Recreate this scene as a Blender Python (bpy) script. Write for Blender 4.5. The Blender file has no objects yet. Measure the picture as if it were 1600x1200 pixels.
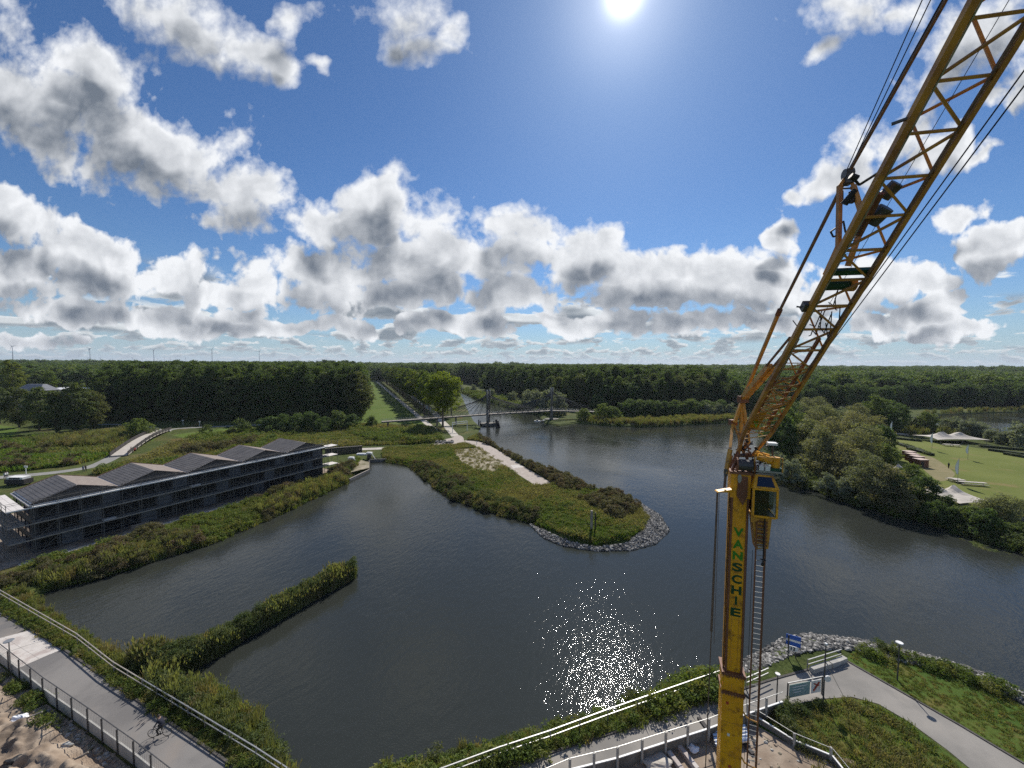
import bpy, bmesh, math, random
import numpy as np
from mathutils import Vector, Matrix, Euler
from mathutils.geometry import delaunay_2d_cdt
R = random.Random(7)
NR = np.random.RandomState(7)
sc = bpy.context.scene
col = sc.collection
rad = math.radians

# ------------------------------------------------------------------ camera
F = 601.0; CZ = 31.2
P_, R_ = rad(-3.0), rad(0.36)
fwd = Vector((0, math.cos(P_), math.sin(P_)))
_up = Vector((0, -math.sin(P_), math.cos(P_))); _rt = Vector((1, 0, 0))
rt = _rt * math.cos(R_) + _up * math.sin(R_)
up = _up * math.cos(R_) - _rt * math.sin(R_)
CAM = Vector((0, 0, CZ))
cd = bpy.data.cameras.new('camera'); cam = bpy.data.objects.new('camera', cd); col.objects.link(cam)
cd.sensor_fit = 'HORIZONTAL'; cd.sensor_width = 36; cd.lens = 36 * F / 1600
cd.clip_start = 0.1; cd.clip_end = 30000
m3 = Matrix((rt, up, -fwd)).transposed()
cam.matrix_world = Matrix.Translation(CAM) @ m3.to_4x4()
sc.camera = cam

def ray(px, py): return fwd + rt * ((px - 800) / F) + up * ((600 - py) / F)
def G(px, py, z=1.0):
    d = ray(px, py); return CAM + d * ((z - CZ) / d.z)
def W(px, py, depth): return CAM + ray(px, py) * depth
def GP(pts, z=1.0):
    return [G(x, y, z).xy.copy() for x, y in pts]

# ------------------------------------------------------------------ sun, sky
SUN = ray(976, -12).normalized()
sun_el = math.asin(SUN.z); sun_az = math.atan2(SUN.x, SUN.y)
sd = bpy.data.lights.new('sun', 'SUN'); so = bpy.data.objects.new('sun', sd); col.objects.link(so)
sd.energy = 5.0; sd.angle = rad(0.53); sd.color = (1.0, 0.95, 0.87)
so.rotation_euler = (-SUN).to_track_quat('-Z', 'Y').to_euler()
so.location = (0, 0, 200)
sc.view_settings.view_transform = 'Standard'; sc.view_settings.look = 'None'
sc.view_settings.gamma = 1; sc.view_settings.use_curve_mapping = False
sc.view_settings.exposure = 0.1
sc.cycles.use_denoising = False
sc.cycles.max_bounces = 5; sc.cycles.diffuse_bounces = 2; sc.cycles.glossy_bounces = 3
sc.cycles.transmission_bounces = 4; sc.cycles.transparent_max_bounces = 8
sc.cycles.sample_clamp_indirect = 4; sc.cycles.caustics_reflective = False; sc.cycles.caustics_refractive = False

class NT:
    """tiny node-tree writer"""
    def __init__(s, nt): s.nt = nt
    def n(s, t, **k):
        o = s.nt.nodes.new(t)
        for a, b in k.items(): setattr(o, a, b)
        return o
    def put(s, sock, v):
        if hasattr(v, 'is_output'): s.nt.links.new(v, sock)
        elif v is not None: sock.default_value = v
    def m(s, op, a, b=None, c=None, clamp=False):
        o = s.n('ShaderNodeMath', operation=op, use_clamp=clamp)
        s.put(o.inputs[0], a); s.put(o.inputs[1], b); s.put(o.inputs[2], c)
        return o.outputs[0]
    def v(s, op, a, b=None, c=None):
        o = s.n('ShaderNodeVectorMath', operation=op)
        s.put(o.inputs[0], a)
        if op == 'SCALE': s.put(o.inputs[3], b)
        else: s.put(o.inputs[1], b); s.put(o.inputs[2], c)
        return o.outputs['Value'] if op in ('DOT_PRODUCT', 'LENGTH', 'DISTANCE') else o.outputs['Vector']
    def mix(s, f, a, b, t='RGBA', blend='MIX'):
        o = s.n('ShaderNodeMix', data_type=t); o.blend_type = blend if t == 'RGBA' else 'MIX'
        i = {'RGBA': (6, 7, 2), 'VECTOR': (4, 5, 1), 'FLOAT': (2, 3, 0)}[t]
        s.put(o.inputs[0], f); s.put(o.inputs[i[0]], a); s.put(o.inputs[i[1]], b)
        return o.outputs[i[2]]
    def noise(s, vec, scale, detail=4, rough=0.5, dist=0.0, dims='3D', color=False):
        o = s.n('ShaderNodeTexNoise', noise_dimensions=dims)
        s.put(o.inputs['Vector'], vec); s.put(o.inputs['Scale'], scale)
        o.inputs['Detail'].default_value = detail; o.inputs['Roughness'].default_value = rough
        o.inputs['Distortion'].default_value = dist
        return o.outputs['Color' if color else 'Fac']
    def sm(s, x, a, b):
        o = s.n('ShaderNodeMapRange', interpolation_type='SMOOTHSTEP')
        s.put(o.inputs[0], x); o.inputs[1].default_value = a; o.inputs[2].default_value = b
        return o.outputs[0]
    def lin(s, x, a, b, c, d):
        o = s.n('ShaderNodeMapRange'); s.put(o.inputs[0], x)
        for i, q in enumerate((a, b, c, d)): o.inputs[i + 1].default_value = q
        return o.outputs[0]
    def xyz(s, x, y, z):
        o = s.n('ShaderNodeCombineXYZ'); s.put(o.inputs[0], x); s.put(o.inputs[1], y); s.put(o.inputs[2], z); return o.outputs[0]

world = bpy.data.worlds.new('World'); sc.world = world; world.use_nodes = True
SKY_STRENGTH = 0.085
def build_world():
    t = NT(world.node_tree); world.node_tree.nodes.clear()
    out = t.n('ShaderNodeOutputWorld')
    tc = t.n('ShaderNodeTexCoord'); D = t.v('NORMALIZE', tc.outputs['Generated'])
    sky = t.n('ShaderNodeTexSky', sky_type='NISHITA'); sky.sun_disc = False
    sky.sun_elevation = sun_el; sky.sun_rotation = sun_az; sky.altitude = 10
    sky.air_density = 1.0; sky.dust_density = 0.25; sky.ozone_density = 2.0
    sep = t.n('ShaderNodeSeparateXYZ'); t.put(sep.inputs[0], D)
    # --- cloud group: tangent-plane bearing (u right, v up) of a sky direction
    g = bpy.data.node_groups.new('cloud_field', 'ShaderNodeTree')
    g.interface.new_socket('P', in_out='INPUT', socket_type='NodeSocketVector')
    g.interface.new_socket('Density', in_out='OUTPUT', socket_type='NodeSocketFloat'); g.interface.new_socket('Smooth', in_out='OUTPUT', socket_type='NodeSocketFloat'); g.interface.new_socket('Puff', in_out='OUTPUT', socket_type='NodeSocketFloat')
    q = NT(g); gi = q.n('NodeGroupInput'); go = q.n('NodeGroupOutput')
    P = gi.outputs[0]
    w = q.noise(P, 5.0, 3, 0.55, color=True, dims='2D')
    w = q.v('SUBTRACT', w, (0.5, 0.5, 0.5))
    Pw = q.v('MULTIPLY_ADD', w, (0.16, 0.11, 0.0), P)
    def blob_uv(px, py):
        d = ray(px, py); return d.x / d.y, d.z / d.y
    A = [  # px, py, rx, ry, tilt family
     (20,120,135,100,1),(110,165,150,95,1),(210,215,145,92,1),(310,262,120,76,1),(390,295,80,50,1),(130,100,100,50,1),(-40,60,90,60,1),(160,190,160,80,1),(260,235,120,80,1),
     (240,20,90,40,1),(310,45,110,50,1),(390,80,90,46,1),(430,105,50,34,1),(505,105,34,14,1),(455,20,40,24,0),
     (640,20,78,52,0),(660,60,56,38,0),(610,75,34,26,0),(700,30,34,34,0),
     (20,340,95,52,1),(90,375,110,48,1),(170,395,80,32,1),(60,410,130,42,0),(150,440,120,30,0),(-20,300,60,40,0),
     (272,432,52,36,0),(330,452,60,28,0),(400,430,62,44,0),(460,425,64,42,0),(540,440,110,46,0),(600,465,80,24,0),(380,462,90,26,0),
     (495,345,62,44,0),(560,330,50,36,0),(600,300,55,44,0),(590,350,110,60,0),(660,345,78,48,0),(700,390,90,56,0),(640,410,90,46,0),(760,410,70,50,0),
     (700,455,60,30,0),(800,455,100,38,0),(830,360,66,40,0),(900,370,70,42,0),(960,375,46,38,0),(850,400,130,52,0),(930,420,80,40,0),
     (1000,435,100,50,0),(1080,425,80,42,0),(1150,440,100,46,0),(1220,440,100,46,0),(1300,450,100,38,0),(1060,465,210,24,0),(1390,440,80,34,0),(1440,440,46,20,0),
     (1345,245,60,42,2),(1285,278,62,28,2),(1400,222,56,34,2),(1470,235,66,26,2),(1245,300,36,18,2),(1530,235,44,14,2),
     (1500,338,56,26,2),(1550,380,84,42,0),(1600,370,60,40,0),(1240,355,26,20,0),(1235,380,22,16,0),
     (1340,15,80,40,0),(1400,30,60,30,0),(1290,68,40,14,2),(1470,90,80,50,2),(1540,50,80,60,2),(1600,120,70,60,0),(1560,150,40,24,2),
     (1460,475,50,18,2),(1430,485,70,16,0),(1380,505,60,18,0),(1500,510,60,18,0),(760,505,60,18,0),(930,505,110,20,0),(1080,500,80,18,0),(700,500,30,12,0),
     (1180,505,90,18,0),(120,490,150,26,0),(300,500,120,24,0),(40,530,120,16,0),(560,510,60,16,0),
     (640,508,50,14,0),(440,520,110,16,0),(850,492,40,10,0)]
    fams = {0: 0.0, 1: rad(-30), 2: rad(25)}
    Lm = None
    for k, ang in fams.items():
        c, s_ = math.cos(ang), math.sin(ang)
        if k == 0: Pf = Pw
        else: Pf = q.xyz(q.v('DOT_PRODUCT', Pw, (c, s_, 0)), q.v('DOT_PRODUCT', Pw, (-s_, c, 0)), 0.0)
        for (px, py, rx, ry, kk) in A:
            if kk != k: continue
            u0, v0 = blob_uv(px, py)
            # local scale of the tangent plane is the same everywhere for a near-level camera
            u1, v1 = u0 * c + v0 * s_, -u0 * s_ + v0 * c
            ax, ay = F / (rx * 1.0), F / (ry * 1.0)
            a = q.v('MULTIPLY_ADD', Pf, (ax, ay, 0), (-u1 * ax, -v1 * ay, 0))
            L = q.v('LENGTH', a)
            Lm = L if Lm is None else q.m('SMOOTH_MIN', Lm, L, 0.25) if False else (L if Lm is None else q.m('MINIMUM', Lm, L))
    base = q.m('SUBTRACT', 1.0, Lm)
    base = q.m('MAXIMUM', base, -1.0)
    lowsc = q.n('ShaderNodeSeparateXYZ'); q.put(lowsc.inputs[0], P)
    n1 = q.noise(Pw, 7.0, 2.5, 0.5, dims='2D')
    sm_ = q.m('MULTIPLY_ADD', q.m('SUBTRACT', n1, 0.5), 1.7, base)
    vo = q.n('ShaderNodeTexVoronoi', feature='SMOOTH_F1', voronoi_dimensions='2D', normalize=True); q.put(vo.inputs['Vector'], Pw); vo.inputs['Scale'].default_value = 13.0
    vo.inputs['Detail'].default_value = 2.0; vo.inputs['Roughness'].default_value = 0.55; vo.inputs['Lacunarity'].default_value = 2.2; vo.inputs['Smoothness'].default_value = 0.6
    puff = q.m('SUBTRACT', 0.295, vo.outputs['Distance'])
    n2 = q.noise(P, 26.0, 5, 0.6, dims='2D')
    pw = q.lin(lowsc.outputs[1], 0.15, 0.8, 1.25, 0.55)
    d = q.m('MULTIPLY_ADD', puff, pw, sm_)
    d = q.m('MULTIPLY_ADD', q.m('SUBTRACT', n2, 0.5), 0.85, d)
    q.put(go.inputs[0], d); q.put(go.inputs[1], sm_)
    q.put(go.inputs[2], q.m('ADD', puff, q.m('MULTIPLY', q.m('SUBTRACT', n2, 0.5), 0.5)))
    yy = t.m('MAXIMUM', sep.outputs[1], 0.02)
    u = t.m('DIVIDE', sep.outputs[0], yy); vv = t.m('DIVIDE', sep.outputs[2], yy)
    Puv = t.xyz(u, vv, 0.37)
    def dens(off):
        o = t.n('ShaderNodeGroup'); o.node_tree = g
        t.put(o.inputs[0], t.v('ADD', Puv, off) if off else Puv); return o.outputs
    front = t.sm(sep.outputs[1], 0.12, 0.25)
    dA, sA, pA = dens(None)
    # toward the sun in the tangent plane (up and to the right), scaled
    # --- far decks: rows of small flat based cumulus, smaller and closer to the horizon
    elev = sep.outputs[2]
    az = t.m('ARCTAN2', sep.outputs[0], sep.outputs[1])
    def layer(s_, lo, hi, seed, thr, gain):
        P2 = t.xyz(t.m('MULTIPLY_ADD', az, s_, seed), t.m('MULTIPLY', elev, s_*3.0), 0.0)
        k1 = t.noise(P2, 1.0, 5, 0.58, dims='2D'); k2 = t.noise(t.v('ADD', P2, (0.04, 0.30, 0)), 1.0, 2, 0.5, dims='2D')
        m_ = t.m('MULTIPLY', t.sm(elev, lo[0], lo[1]), t.m('SUBTRACT', 1.0, t.sm(elev, hi[0], hi[1])))
        d_ = t.m('MULTIPLY', t.m('SUBTRACT', k1, thr), gain)
        a_ = t.m('MULTIPLY', t.sm(d_, 0.0, 0.35), m_)
        b_ = t.m('MULTIPLY_ADD', t.sm(k2, thr-0.06, thr+0.10), 0.75, t.m('MULTIPLY', t.sm(d_, 0.1, 1.0), 0.25))
        return a_, b_
    lays = [layer(4.6, (0.085, 0.11), (0.15, 0.20), 3.0, 0.52, 6.0), layer(8.5, (0.045, 0.06), (0.10, 0.12), 11.0, 0.50, 6.0), layer(17.0, (0.018, 0.028), (0.055, 0.07), 23.0, 0.50, 6.0), layer(30.0, (0.0, 0.006), (0.028, 0.036), 41.0, 0.50, 6.0)]
    zz = t.m('ADD', t.m('MAXIMUM', elev, 0.0), 0.30)
    PR = t.xyz(t.m('DIVIDE', sep.outputs[0], zz), t.m('DIVIDE', sep.outputs[1], zz), 5.0)
    r1 = t.noise(PR, 1.4, 7, 0.58)
    aR = t.m('MULTIPLY', t.m('MULTIPLY', t.sm(r1, 0.52, 0.60), t.m('SUBTRACT', 1.0, front)), t.sm(elev, 0.12, 0.2))
    soft = t.lin(sep.outputs[2], 0.12, 0.6, 0.22, 0.80)
    aA = t.m('MULTIPLY', t.m('SMOOTH_MIN', t.m('MAXIMUM', t.m('DIVIDE', t.m('ADD', dA, 0.03), soft), 0.0), 1.0, 0.25), front)
    # shading: cores and undersides grey, thin sun-side rims white
    thickA = t.sm(sA, 0.05, 1.15)
    relief = t.m('MULTIPLY', t.m('ADD', pA, 0.02), -0.62)
    far_ = t.sm(dens((0.015, 0.085, 0.0))[1], -0.1, 0.95)
    body = t.m('ADD', t.m('ADD', t.m('MULTIPLY', far_, 0.74), t.m('MULTIPLY', thickA, 0.26)), relief, clamp=True)
    body = t.m('POWER', body, 0.9)
    cA = t.mix(body, (0.86, 0.88, 0.91, 1), (0.155, 0.185, 0.232, 1))
    # aureole round the sun (scattering in thin haze)
    cs = t.m('MAXIMUM', t.v('DOT_PRODUCT', D, tuple(SUN)), 0.0)
    glow = t.m('ADD', t.m('MULTIPLY', t.m('POWER', cs, 30.0), 0.035), t.m('MULTIPLY', t.m('POWER', cs, 220.0), 0.30))
    glow = t.m('MULTIPLY_ADD', t.m('POWER', cs, 2600.0), 1.6, glow)
    skyc = t.v('SCALE', sky.outputs[0], SKY_STRENGTH)
    hz = t.m('POWER', t.m('SUBTRACT', 1.0, t.m('MAXIMUM', elev, 0.0)), 14.0)
    tint = t.v('MULTIPLY', skyc, (0.50, 0.72, 0.98))
    skyc = t.mix(hz, tint, (0.40, 0.52, 0.60, 1))
    c = t.mix(aR, skyc, t.mix(t.sm(r1, 0.55, 0.72), (0.80, 0.83, 0.86, 1), (0.36, 0.40, 0.45, 1)))
    for (a_, b_), (wh, gr, al) in zip(reversed(lays), ((0.72, 0.36, 0.8), (0.78, 0.30, 0.9), (0.80, 0.26, 0.95), (0.84, 0.23, 0.95))):
        ck = t.mix(b_, (wh, wh*1.04, wh*1.06, 1), (gr*0.80, gr*0.93, gr*1.08, 1)); c = t.mix(t.m('MULTIPLY', a_, al), c, ck)
    c = t.mix(t.m('MULTIPLY', t.m('POWER', hz, 2.5), 0.40), c, (0.46, 0.56, 0.62, 1))
    c = t.mix(aA, c, cA)
    c = t.v('ADD', c, t.v('SCALE', (1.0, 0.97, 0.93), glow))
    bg = t.n('ShaderNodeBackground'); t.put(bg.inputs[0], c); bg.inputs[1].default_value = 1.0
    t.put(out.inputs[0], bg.outputs[0])
build_world()
world.cycles.sampling_method = 'MANUAL'; world.cycles.sample_map_resolution = 512

# ------------------------------------------------------------------ materials
MATS = {}
def pmat(name, c1, c2=None, scale=1.0, rough=0.8, bump=0.0, bscale=None, metal=0.0, spec=0.4, c3=None, s3=0.05, lo=0.35, hi=0.65):
    if name in MATS: return MATS[name]
    m = bpy.data.materials.new(name); m.use_nodes = True; t = NT(m.node_tree)
    b = m.node_tree.nodes['Principled BSDF']
    pos = t.n('ShaderNodeTexCoord').outputs['Object']
    if c2:
        f = t.noise(pos, scale, 6, 0.6); f = t.sm(f, lo, hi)
        c = t.mix(f, (*c1, 1), (*c2, 1))
        if c3:
            f3 = t.sm(t.noise(pos, s3, 5, 0.6), 0.5, 0.68); c = t.mix(f3, c, (*c3, 1))
        t.put(b.inputs['Base Color'], c)
    else: b.inputs['Base Color'].default_value = (*c1, 1)
    b.inputs['Roughness'].default_value = rough; b.inputs['Metallic'].default_value = metal
    b.inputs['Specular IOR Level'].default_value = spec
    if bump:
        bp = t.n('ShaderNodeBump'); bp.inputs['Strength'].default_value = bump; bp.inputs['Distance'].default_value = 0.05
        t.put(bp.inputs['Height'], t.noise(pos, bscale or scale * 4, 5, 0.6)); t.put(b.inputs['Normal'], bp.outputs[0])
    MATS[name] = m; return m

def leafmat(name, ca, cb, cc, transl=0.35, rough=0.7, spec=0.14):
    """foliage: per-leaf value 'v', per-plant random; part of the light passes through the leaf"""
    m = bpy.data.materials.new(name); m.use_nodes = True; t = NT(m.node_tree)
    m.node_tree.nodes.clear(); out = t.n('ShaderNodeOutputMaterial')
    at = t.n('ShaderNodeAttribute', attribute_name='v').outputs['Fac']
    rnd = t.n('ShaderNodeObjectInfo').outputs['Random']
    f = t.m('MULTIPLY_ADD', at, 0.6, t.m('MULTIPLY', rnd, 0.4))
    c = t.mix(f, (*ca, 1), (*cb, 1))
    r2 = t.sm(t.m('FRACT', t.m('MULTIPLY', rnd, 7.3)), 0.45, 1.0)
    c = t.mix(t.m('MULTIPLY', r2, 0.8), c, (*cc, 1)); c = t.v('SCALE', c, 1.28)
    p = t.n('ShaderNodeBsdfPrincipled'); t.put(p.inputs['Base Color'], c); p.inputs['Roughness'].default_value = rough
    p.inputs['Specular IOR Level'].default_value = spec
    tr = t.n('ShaderNodeBsdfTranslucent'); t.put(tr.inputs[0], t.v('MULTIPLY', c, (1.5, 1.5, 0.6)))
    mx = t.n('ShaderNodeMixShader'); mx.inputs[0].default_value = transl
    t.put(mx.inputs[1], p.outputs[0]); t.put(mx.inputs[2], tr.outputs[0]); t.put(out.inputs[0], mx.outputs[0])
    MATS[name] = m; return m

M = dict(
 bark=pmat('bark', (0.09,0.07,0.05), (0.16,0.13,0.10), 3, 0.9, 0.6),
 asphalt=pmat('asphalt', (0.15,0.142,0.137), (0.215,0.202,0.19), 0.22, 0.9, 0.3, 25, c3=(0.235,0.205,0.18), s3=0.16),
 asphalt2=pmat('plaza_asphalt', (0.20,0.188,0.17), (0.275,0.255,0.228), 0.25, 0.9, 0.3, 25, c3=(0.30,0.275,0.24), s3=0.2),
 path=pmat('shell_path', (0.42,0.38,0.33), (0.50,0.46,0.40), 0.6, 0.95, 0.2, 8),
 greypath=pmat('grey_path', (0.22,0.215,0.20), (0.27,0.26,0.24), 0.4, 0.95),
 brickpath=pmat('brick_path', (0.34,0.29,0.25), (0.43,0.375,0.325), 1.2, 0.95),
 slab=pmat('concrete_slab', (0.50,0.46,0.42), (0.58,0.54,0.50), 0.9, 0.9, 0.2, 9, c3=(0.40,0.34,0.31), s3=0.5),
 concrete=pmat('concrete', (0.34,0.33,0.30), (0.44,0.42,0.38), 1.5, 0.9, 0.2, 12),
 darkconcrete=pmat('weathered_concrete', (0.12,0.115,0.10), (0.2,0.19,0.17), 1.0, 0.9, 0.2, 9),
 sand=pmat('sand_soil', (0.36,0.29,0.22), (0.24,0.18,0.13), 0.5, 0.95, 0.8, 3, c3=(0.13,0.10,0.075), s3=0.3),
 sandpatch=pmat('dry_sand', (0.34,0.29,0.215), (0.15,0.135,0.070), 0.45, 0.95, 0.4, 4),
 kerb=pmat('dark_kerb', (0.06,0.055,0.05), (0.10,0.09,0.08), 4, 0.9),
 wood=pmat('grey_timber', (0.24,0.215,0.185), (0.34,0.305,0.26), 4, 0.85),
 darkwood=pmat('dark_timber', (0.035,0.03,0.03), (0.055,0.05,0.048), 4, 0.8),
 galv=pmat('galvanised_steel', (0.30,0.30,0.29), (0.38,0.38,0.37), 6, 0.45, metal=0.6),
 steel=pmat('dark_steel', (0.07,0.07,0.075), (0.10,0.10,0.10), 5, 0.5, metal=0.4),
 rust=pmat('rusty_steel', (0.12,0.075,0.05), (0.2,0.13,0.09), 6, 0.8),
 white=pmat('white_paint', (0.78,0.78,0.76), (0.70,0.69,0.66), 3, 0.5),
 offwhite=pmat('tent_canvas', (0.44,0.40,0.34), (0.52,0.47,0.41), 1.0, 0.8),
 flag=pmat('white_cloth', (0.75,0.76,0.78), rough=0.8),
 yellow=pmat('yellow_paint', (0.84,0.41,0.014), (0.74,0.33,0.014), 1.2, 0.42, c3=(0.30,0.13,0.02), s3=2.2, spec=0.5),
 yellow2=pmat('faded_yellow_paint', (0.66,0.33,0.05), (0.50,0.24,0.04), 2.0, 0.5, c3=(0.22,0.11,0.04), s3=3.0),
 jib=pmat('worn_yellow_paint', (0.56,0.28,0.06), (0.40,0.19,0.06), 1.5, 0.55, c3=(0.24,0.10,0.06), s3=0.6),
 jibred=pmat('oxide_paint', (0.16,0.065,0.035), (0.22,0.09,0.045), 3, 0.6),
 green=pmat('green_paint', (0.010,0.075,0.035), (0.010,0.05,0.028), 3, 0.5),
 lime=pmat('lime_paint', (0.16,0.33,0.02), rough=0.5),
 letter1=pmat('letter_green', (0.04,0.22,0.015), rough=0.5),
 letter2=pmat('letter_dark_green', (0.008,0.055,0.02), rough=0.5),
 black=pmat('black_rubber', (0.015,0.015,0.016), rough=0.6),
 navy=pmat('navy_cloth', (0.012,0.014,0.03), (0.02,0.022,0.04), 8, 0.85),
 skin=pmat('skin', (0.45,0.27,0.19), rough=0.6),
 hair=pmat('dark_hair', (0.03,0.022,0.016), rough=0.7),
 orange=pmat('orange_cloth', (0.55,0.17,0.03), rough=0.7),
 blue=pmat('sign_blue', (0.02,0.10,0.42), rough=0.4),
 redp=pmat('red_paint', (0.40,0.05,0.03), rough=0.5),
 stone=pmat('riprap_stone', (0.12,0.117,0.11), (0.42,0.40,0.37), 1.3, 0.9, 0.5, 6, lo=0.4, hi=0.6),
 stone2=pmat('riprap_stone_dark', (0.05,0.05,0.05), (0.13,0.125,0.115), 1.1, 0.9, 0.5, 6),
 chrome=pmat('aluminium_tube', (0.75,0.76,0.78), rough=0.25, metal=0.9),
 brown=pmat('brown_crate_wood', (0.14,0.06,0.035), (0.20,0.09,0.05), 3, 0.8),
 pinkroof=pmat('pale_crate_lid', (0.50,0.38,0.32), (0.58,0.46,0.40), 2, 0.8),
 worn=pmat('worn_turf', (0.17,0.15,0.06), (0.22,0.18,0.085), 0.5, 0.95),
 solar=pmat('solar_panel', (0.105,0.098,0.094), (0.14,0.13,0.125), 0.6, 0.6, spec=0.25),
 scaf=pmat('dull_scaffold_tube', (0.13,0.125,0.115), (0.19,0.18,0.165), 5, 0.6, metal=0.3),
 darkglass=pmat('unlit_window', (0.010,0.011,0.014), rough=0.35),
 roofbrown=pmat('brown_roof_boards', (0.19,0.155,0.135), (0.25,0.21,0.18), 2, 0.85),
 rooftrim=pmat('roof_edge', (0.13,0.065,0.04), (0.17,0.09,0.06), 2, 0.8),
 plaster=pmat('light_roof_board', (0.60,0.56,0.52), (0.68,0.64,0.60), 2, 0.8),
 cladding=pmat('dark_cladding', (0.045,0.044,0.046), (0.07,0.067,0.066), 1.5, 0.7),
 panel=pmat('grey_facade_panel', (0.09,0.094,0.105), (0.15,0.155,0.165), 1.0, 0.7),
 housewall=pmat('house_wall', (0.30,0.27,0.25), (0.36,0.33,0.30), 1.0, 0.8),
 greyroof=pmat('slate_roof', (0.16,0.17,0.20), (0.2,0.21,0.24), 1.0, 0.8),
 turbine=pmat('turbine_white', (0.33,0.37,0.42), rough=0.5),
 hedge=pmat('hedge_core', (0.02,0.03,0.012), (0.035,0.045,0.018), 2, 0.95, 1.0, 3),
)
gm = bpy.data.materials.new('window_glass'); gm.use_nodes = True
b = gm.node_tree.nodes['Principled BSDF']; b.inputs['Base Color'].default_value = (0.02, 0.03, 0.06, 1); b.inputs['Roughness'].default_value = 0.05
M['glass'] = gm
def weathered(m):
    nt = m.node_tree; t = NT(nt); b = nt.nodes['Principled BSDF']; src = b.inputs['Base Color'].links[0].from_socket
    pos = t.n('ShaderNodeTexCoord').outputs['Object']; v = t.v('MULTIPLY', pos, (5.0, 5.0, 0.35))
    s1 = t.sm(t.noise(v, 1.6, 6, 0.65), 0.52, 0.72); s2 = t.sm(t.noise(pos, 7.0, 6, 0.7), 0.60, 0.70)
    c = t.mix(t.m('MULTIPLY', s1, 0.30), src, (0.17, 0.085, 0.03, 1)); c = t.mix(t.m('MULTIPLY', s2, 0.6), c, (0.09, 0.05, 0.03, 1))
    t.put(b.inputs['Base Color'], c); t.put(b.inputs['Roughness'], t.m('MULTIPLY_ADD', s1, 0.3, 0.42))
for k_ in ('yellow', 'yellow2'): weathered(M[k_])
cg = bpy.data.materials.new('clear_glass'); cg.use_nodes = True
t_ = NT(cg.node_tree); cg.node_tree.nodes.clear(); o_ = t_.n('ShaderNodeOutputMaterial'); mx = t_.n('ShaderNodeMixShader')
tp = t_.n('ShaderNodeBsdfTransparent'); tp.inputs[0].default_value = (0.8, 0.85, 0.85, 1); gl = t_.n('ShaderNodeBsdfGlossy'); gl.inputs['Roughness'].default_value = 0.03
fr = t_.n('ShaderNodeFresnel'); t_.put(mx.inputs[0], fr.outputs[0]); t_.put(mx.inputs[1], tp.outputs[0]); t_.put(mx.inputs[2], gl.outputs[0]); t_.put(o_.inputs[0], mx.outputs[0])
M['clear'] = cg

def ground_material():
    m = bpy.data.materials.new('meadow_ground'); m.use_nodes = True; t = NT(m.node_tree)
    b = m.node_tree.nodes['Principled BSDF']
    pos = t.n('ShaderNodeTexCoord').outputs['Object']
    a = t.sm(t.noise(pos, 0.035, 6, 0.6), 0.35, 0.65)
    c = t.mix(a, (0.055, 0.075, 0.022, 1), (0.085, 0.105, 0.030, 1))
    a2 = t.sm(t.noise(t.v('ADD', pos, (90, 40, 0)), 0.06, 5, 0.6), 0.52, 0.68)
    c = t.mix(a2, c, (0.13, 0.115, 0.045, 1))
    a3 = t.sm(t.noise(t.v('ADD', pos, (20, 70, 0)), 0.08, 6, 0.65), 0.60, 0.72)
    c = t.mix(a3, c, (0.16, 0.10, 0.04, 1))
    f = t.noise(pos, 1.4, 6, 0.7)
    c = t.mix(0.75, c, t.mix(t.sm(f, 0.3, 0.7), (0.45, 0.5, 0.4, 1), (1.35, 1.3, 1.3, 1)), blend='MULTIPLY')
    t.put(b.inputs['Base Color'], c); b.inputs['Roughness'].default_value = 0.95; b.inputs['Specular IOR Level'].default_value = 0.1
    bp = t.n('ShaderNodeBump'); bp.inputs['Strength'].default_value = 1.0; bp.inputs['Distance'].default_value = 0.35
    t.put(bp.inputs['Height'], t.noise(pos, 1.1, 6, 0.7)); t.put(b.inputs['Normal'], bp.outputs[0])
    return m
M['ground'] = ground_material()
def grass_mat(name, ca, cb, cc, bump=0.6, big=0.03):
    m = bpy.data.materials.new(name); m.use_nodes = True; t = NT(m.node_tree)
    b = m.node_tree.nodes['Principled BSDF']; pos = t.n('ShaderNodeTexCoord').outputs['Object']
    c = t.mix(t.sm(t.noise(pos, big, 6, 0.6), 0.35, 0.65), (*ca, 1), (*cb, 1))
    c = t.mix(t.sm(t.noise(pos, big * 3.1, 6, 0.65), 0.52, 0.72), c, (*cc, 1))
    c = t.mix(0.6, c, t.mix(t.noise(pos, 3.0, 5, 0.7), (0.6, 0.6, 0.6, 1), (1.4, 1.4, 1.4, 1)), blend='MULTIPLY')
    t.put(b.inputs['Base Color'], c); b.inputs['Roughness'].default_value = 0.95; b.inputs['Specular IOR Level'].default_value = 0.1
    bp = t.n('ShaderNodeBump'); bp.inputs['Strength'].default_value = bump; bp.inputs['Distance'].default_value = 0.1
    t.put(bp.inputs['Height'], t.noise(pos, 4, 5, 0.7)); t.put(b.inputs['Normal'], bp.outputs[0])
    return m
M['lawn'] = grass_mat('mown_lawn', (0.115,0.140,0.030), (0.155,0.175,0.045), (0.20,0.165,0.065), 0.5, 0.035)
M['lane'] = grass_mat('bright_grass', (0.08,0.125,0.022), (0.10,0.145,0.028), (0.12,0.13,0.04), 0.5, 0.05)
M['verge'] = grass_mat('verge_grass', (0.055,0.10,0.018), (0.09,0.115,0.022), (0.14,0.12,0.035), 0.8, 0.12)

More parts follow.
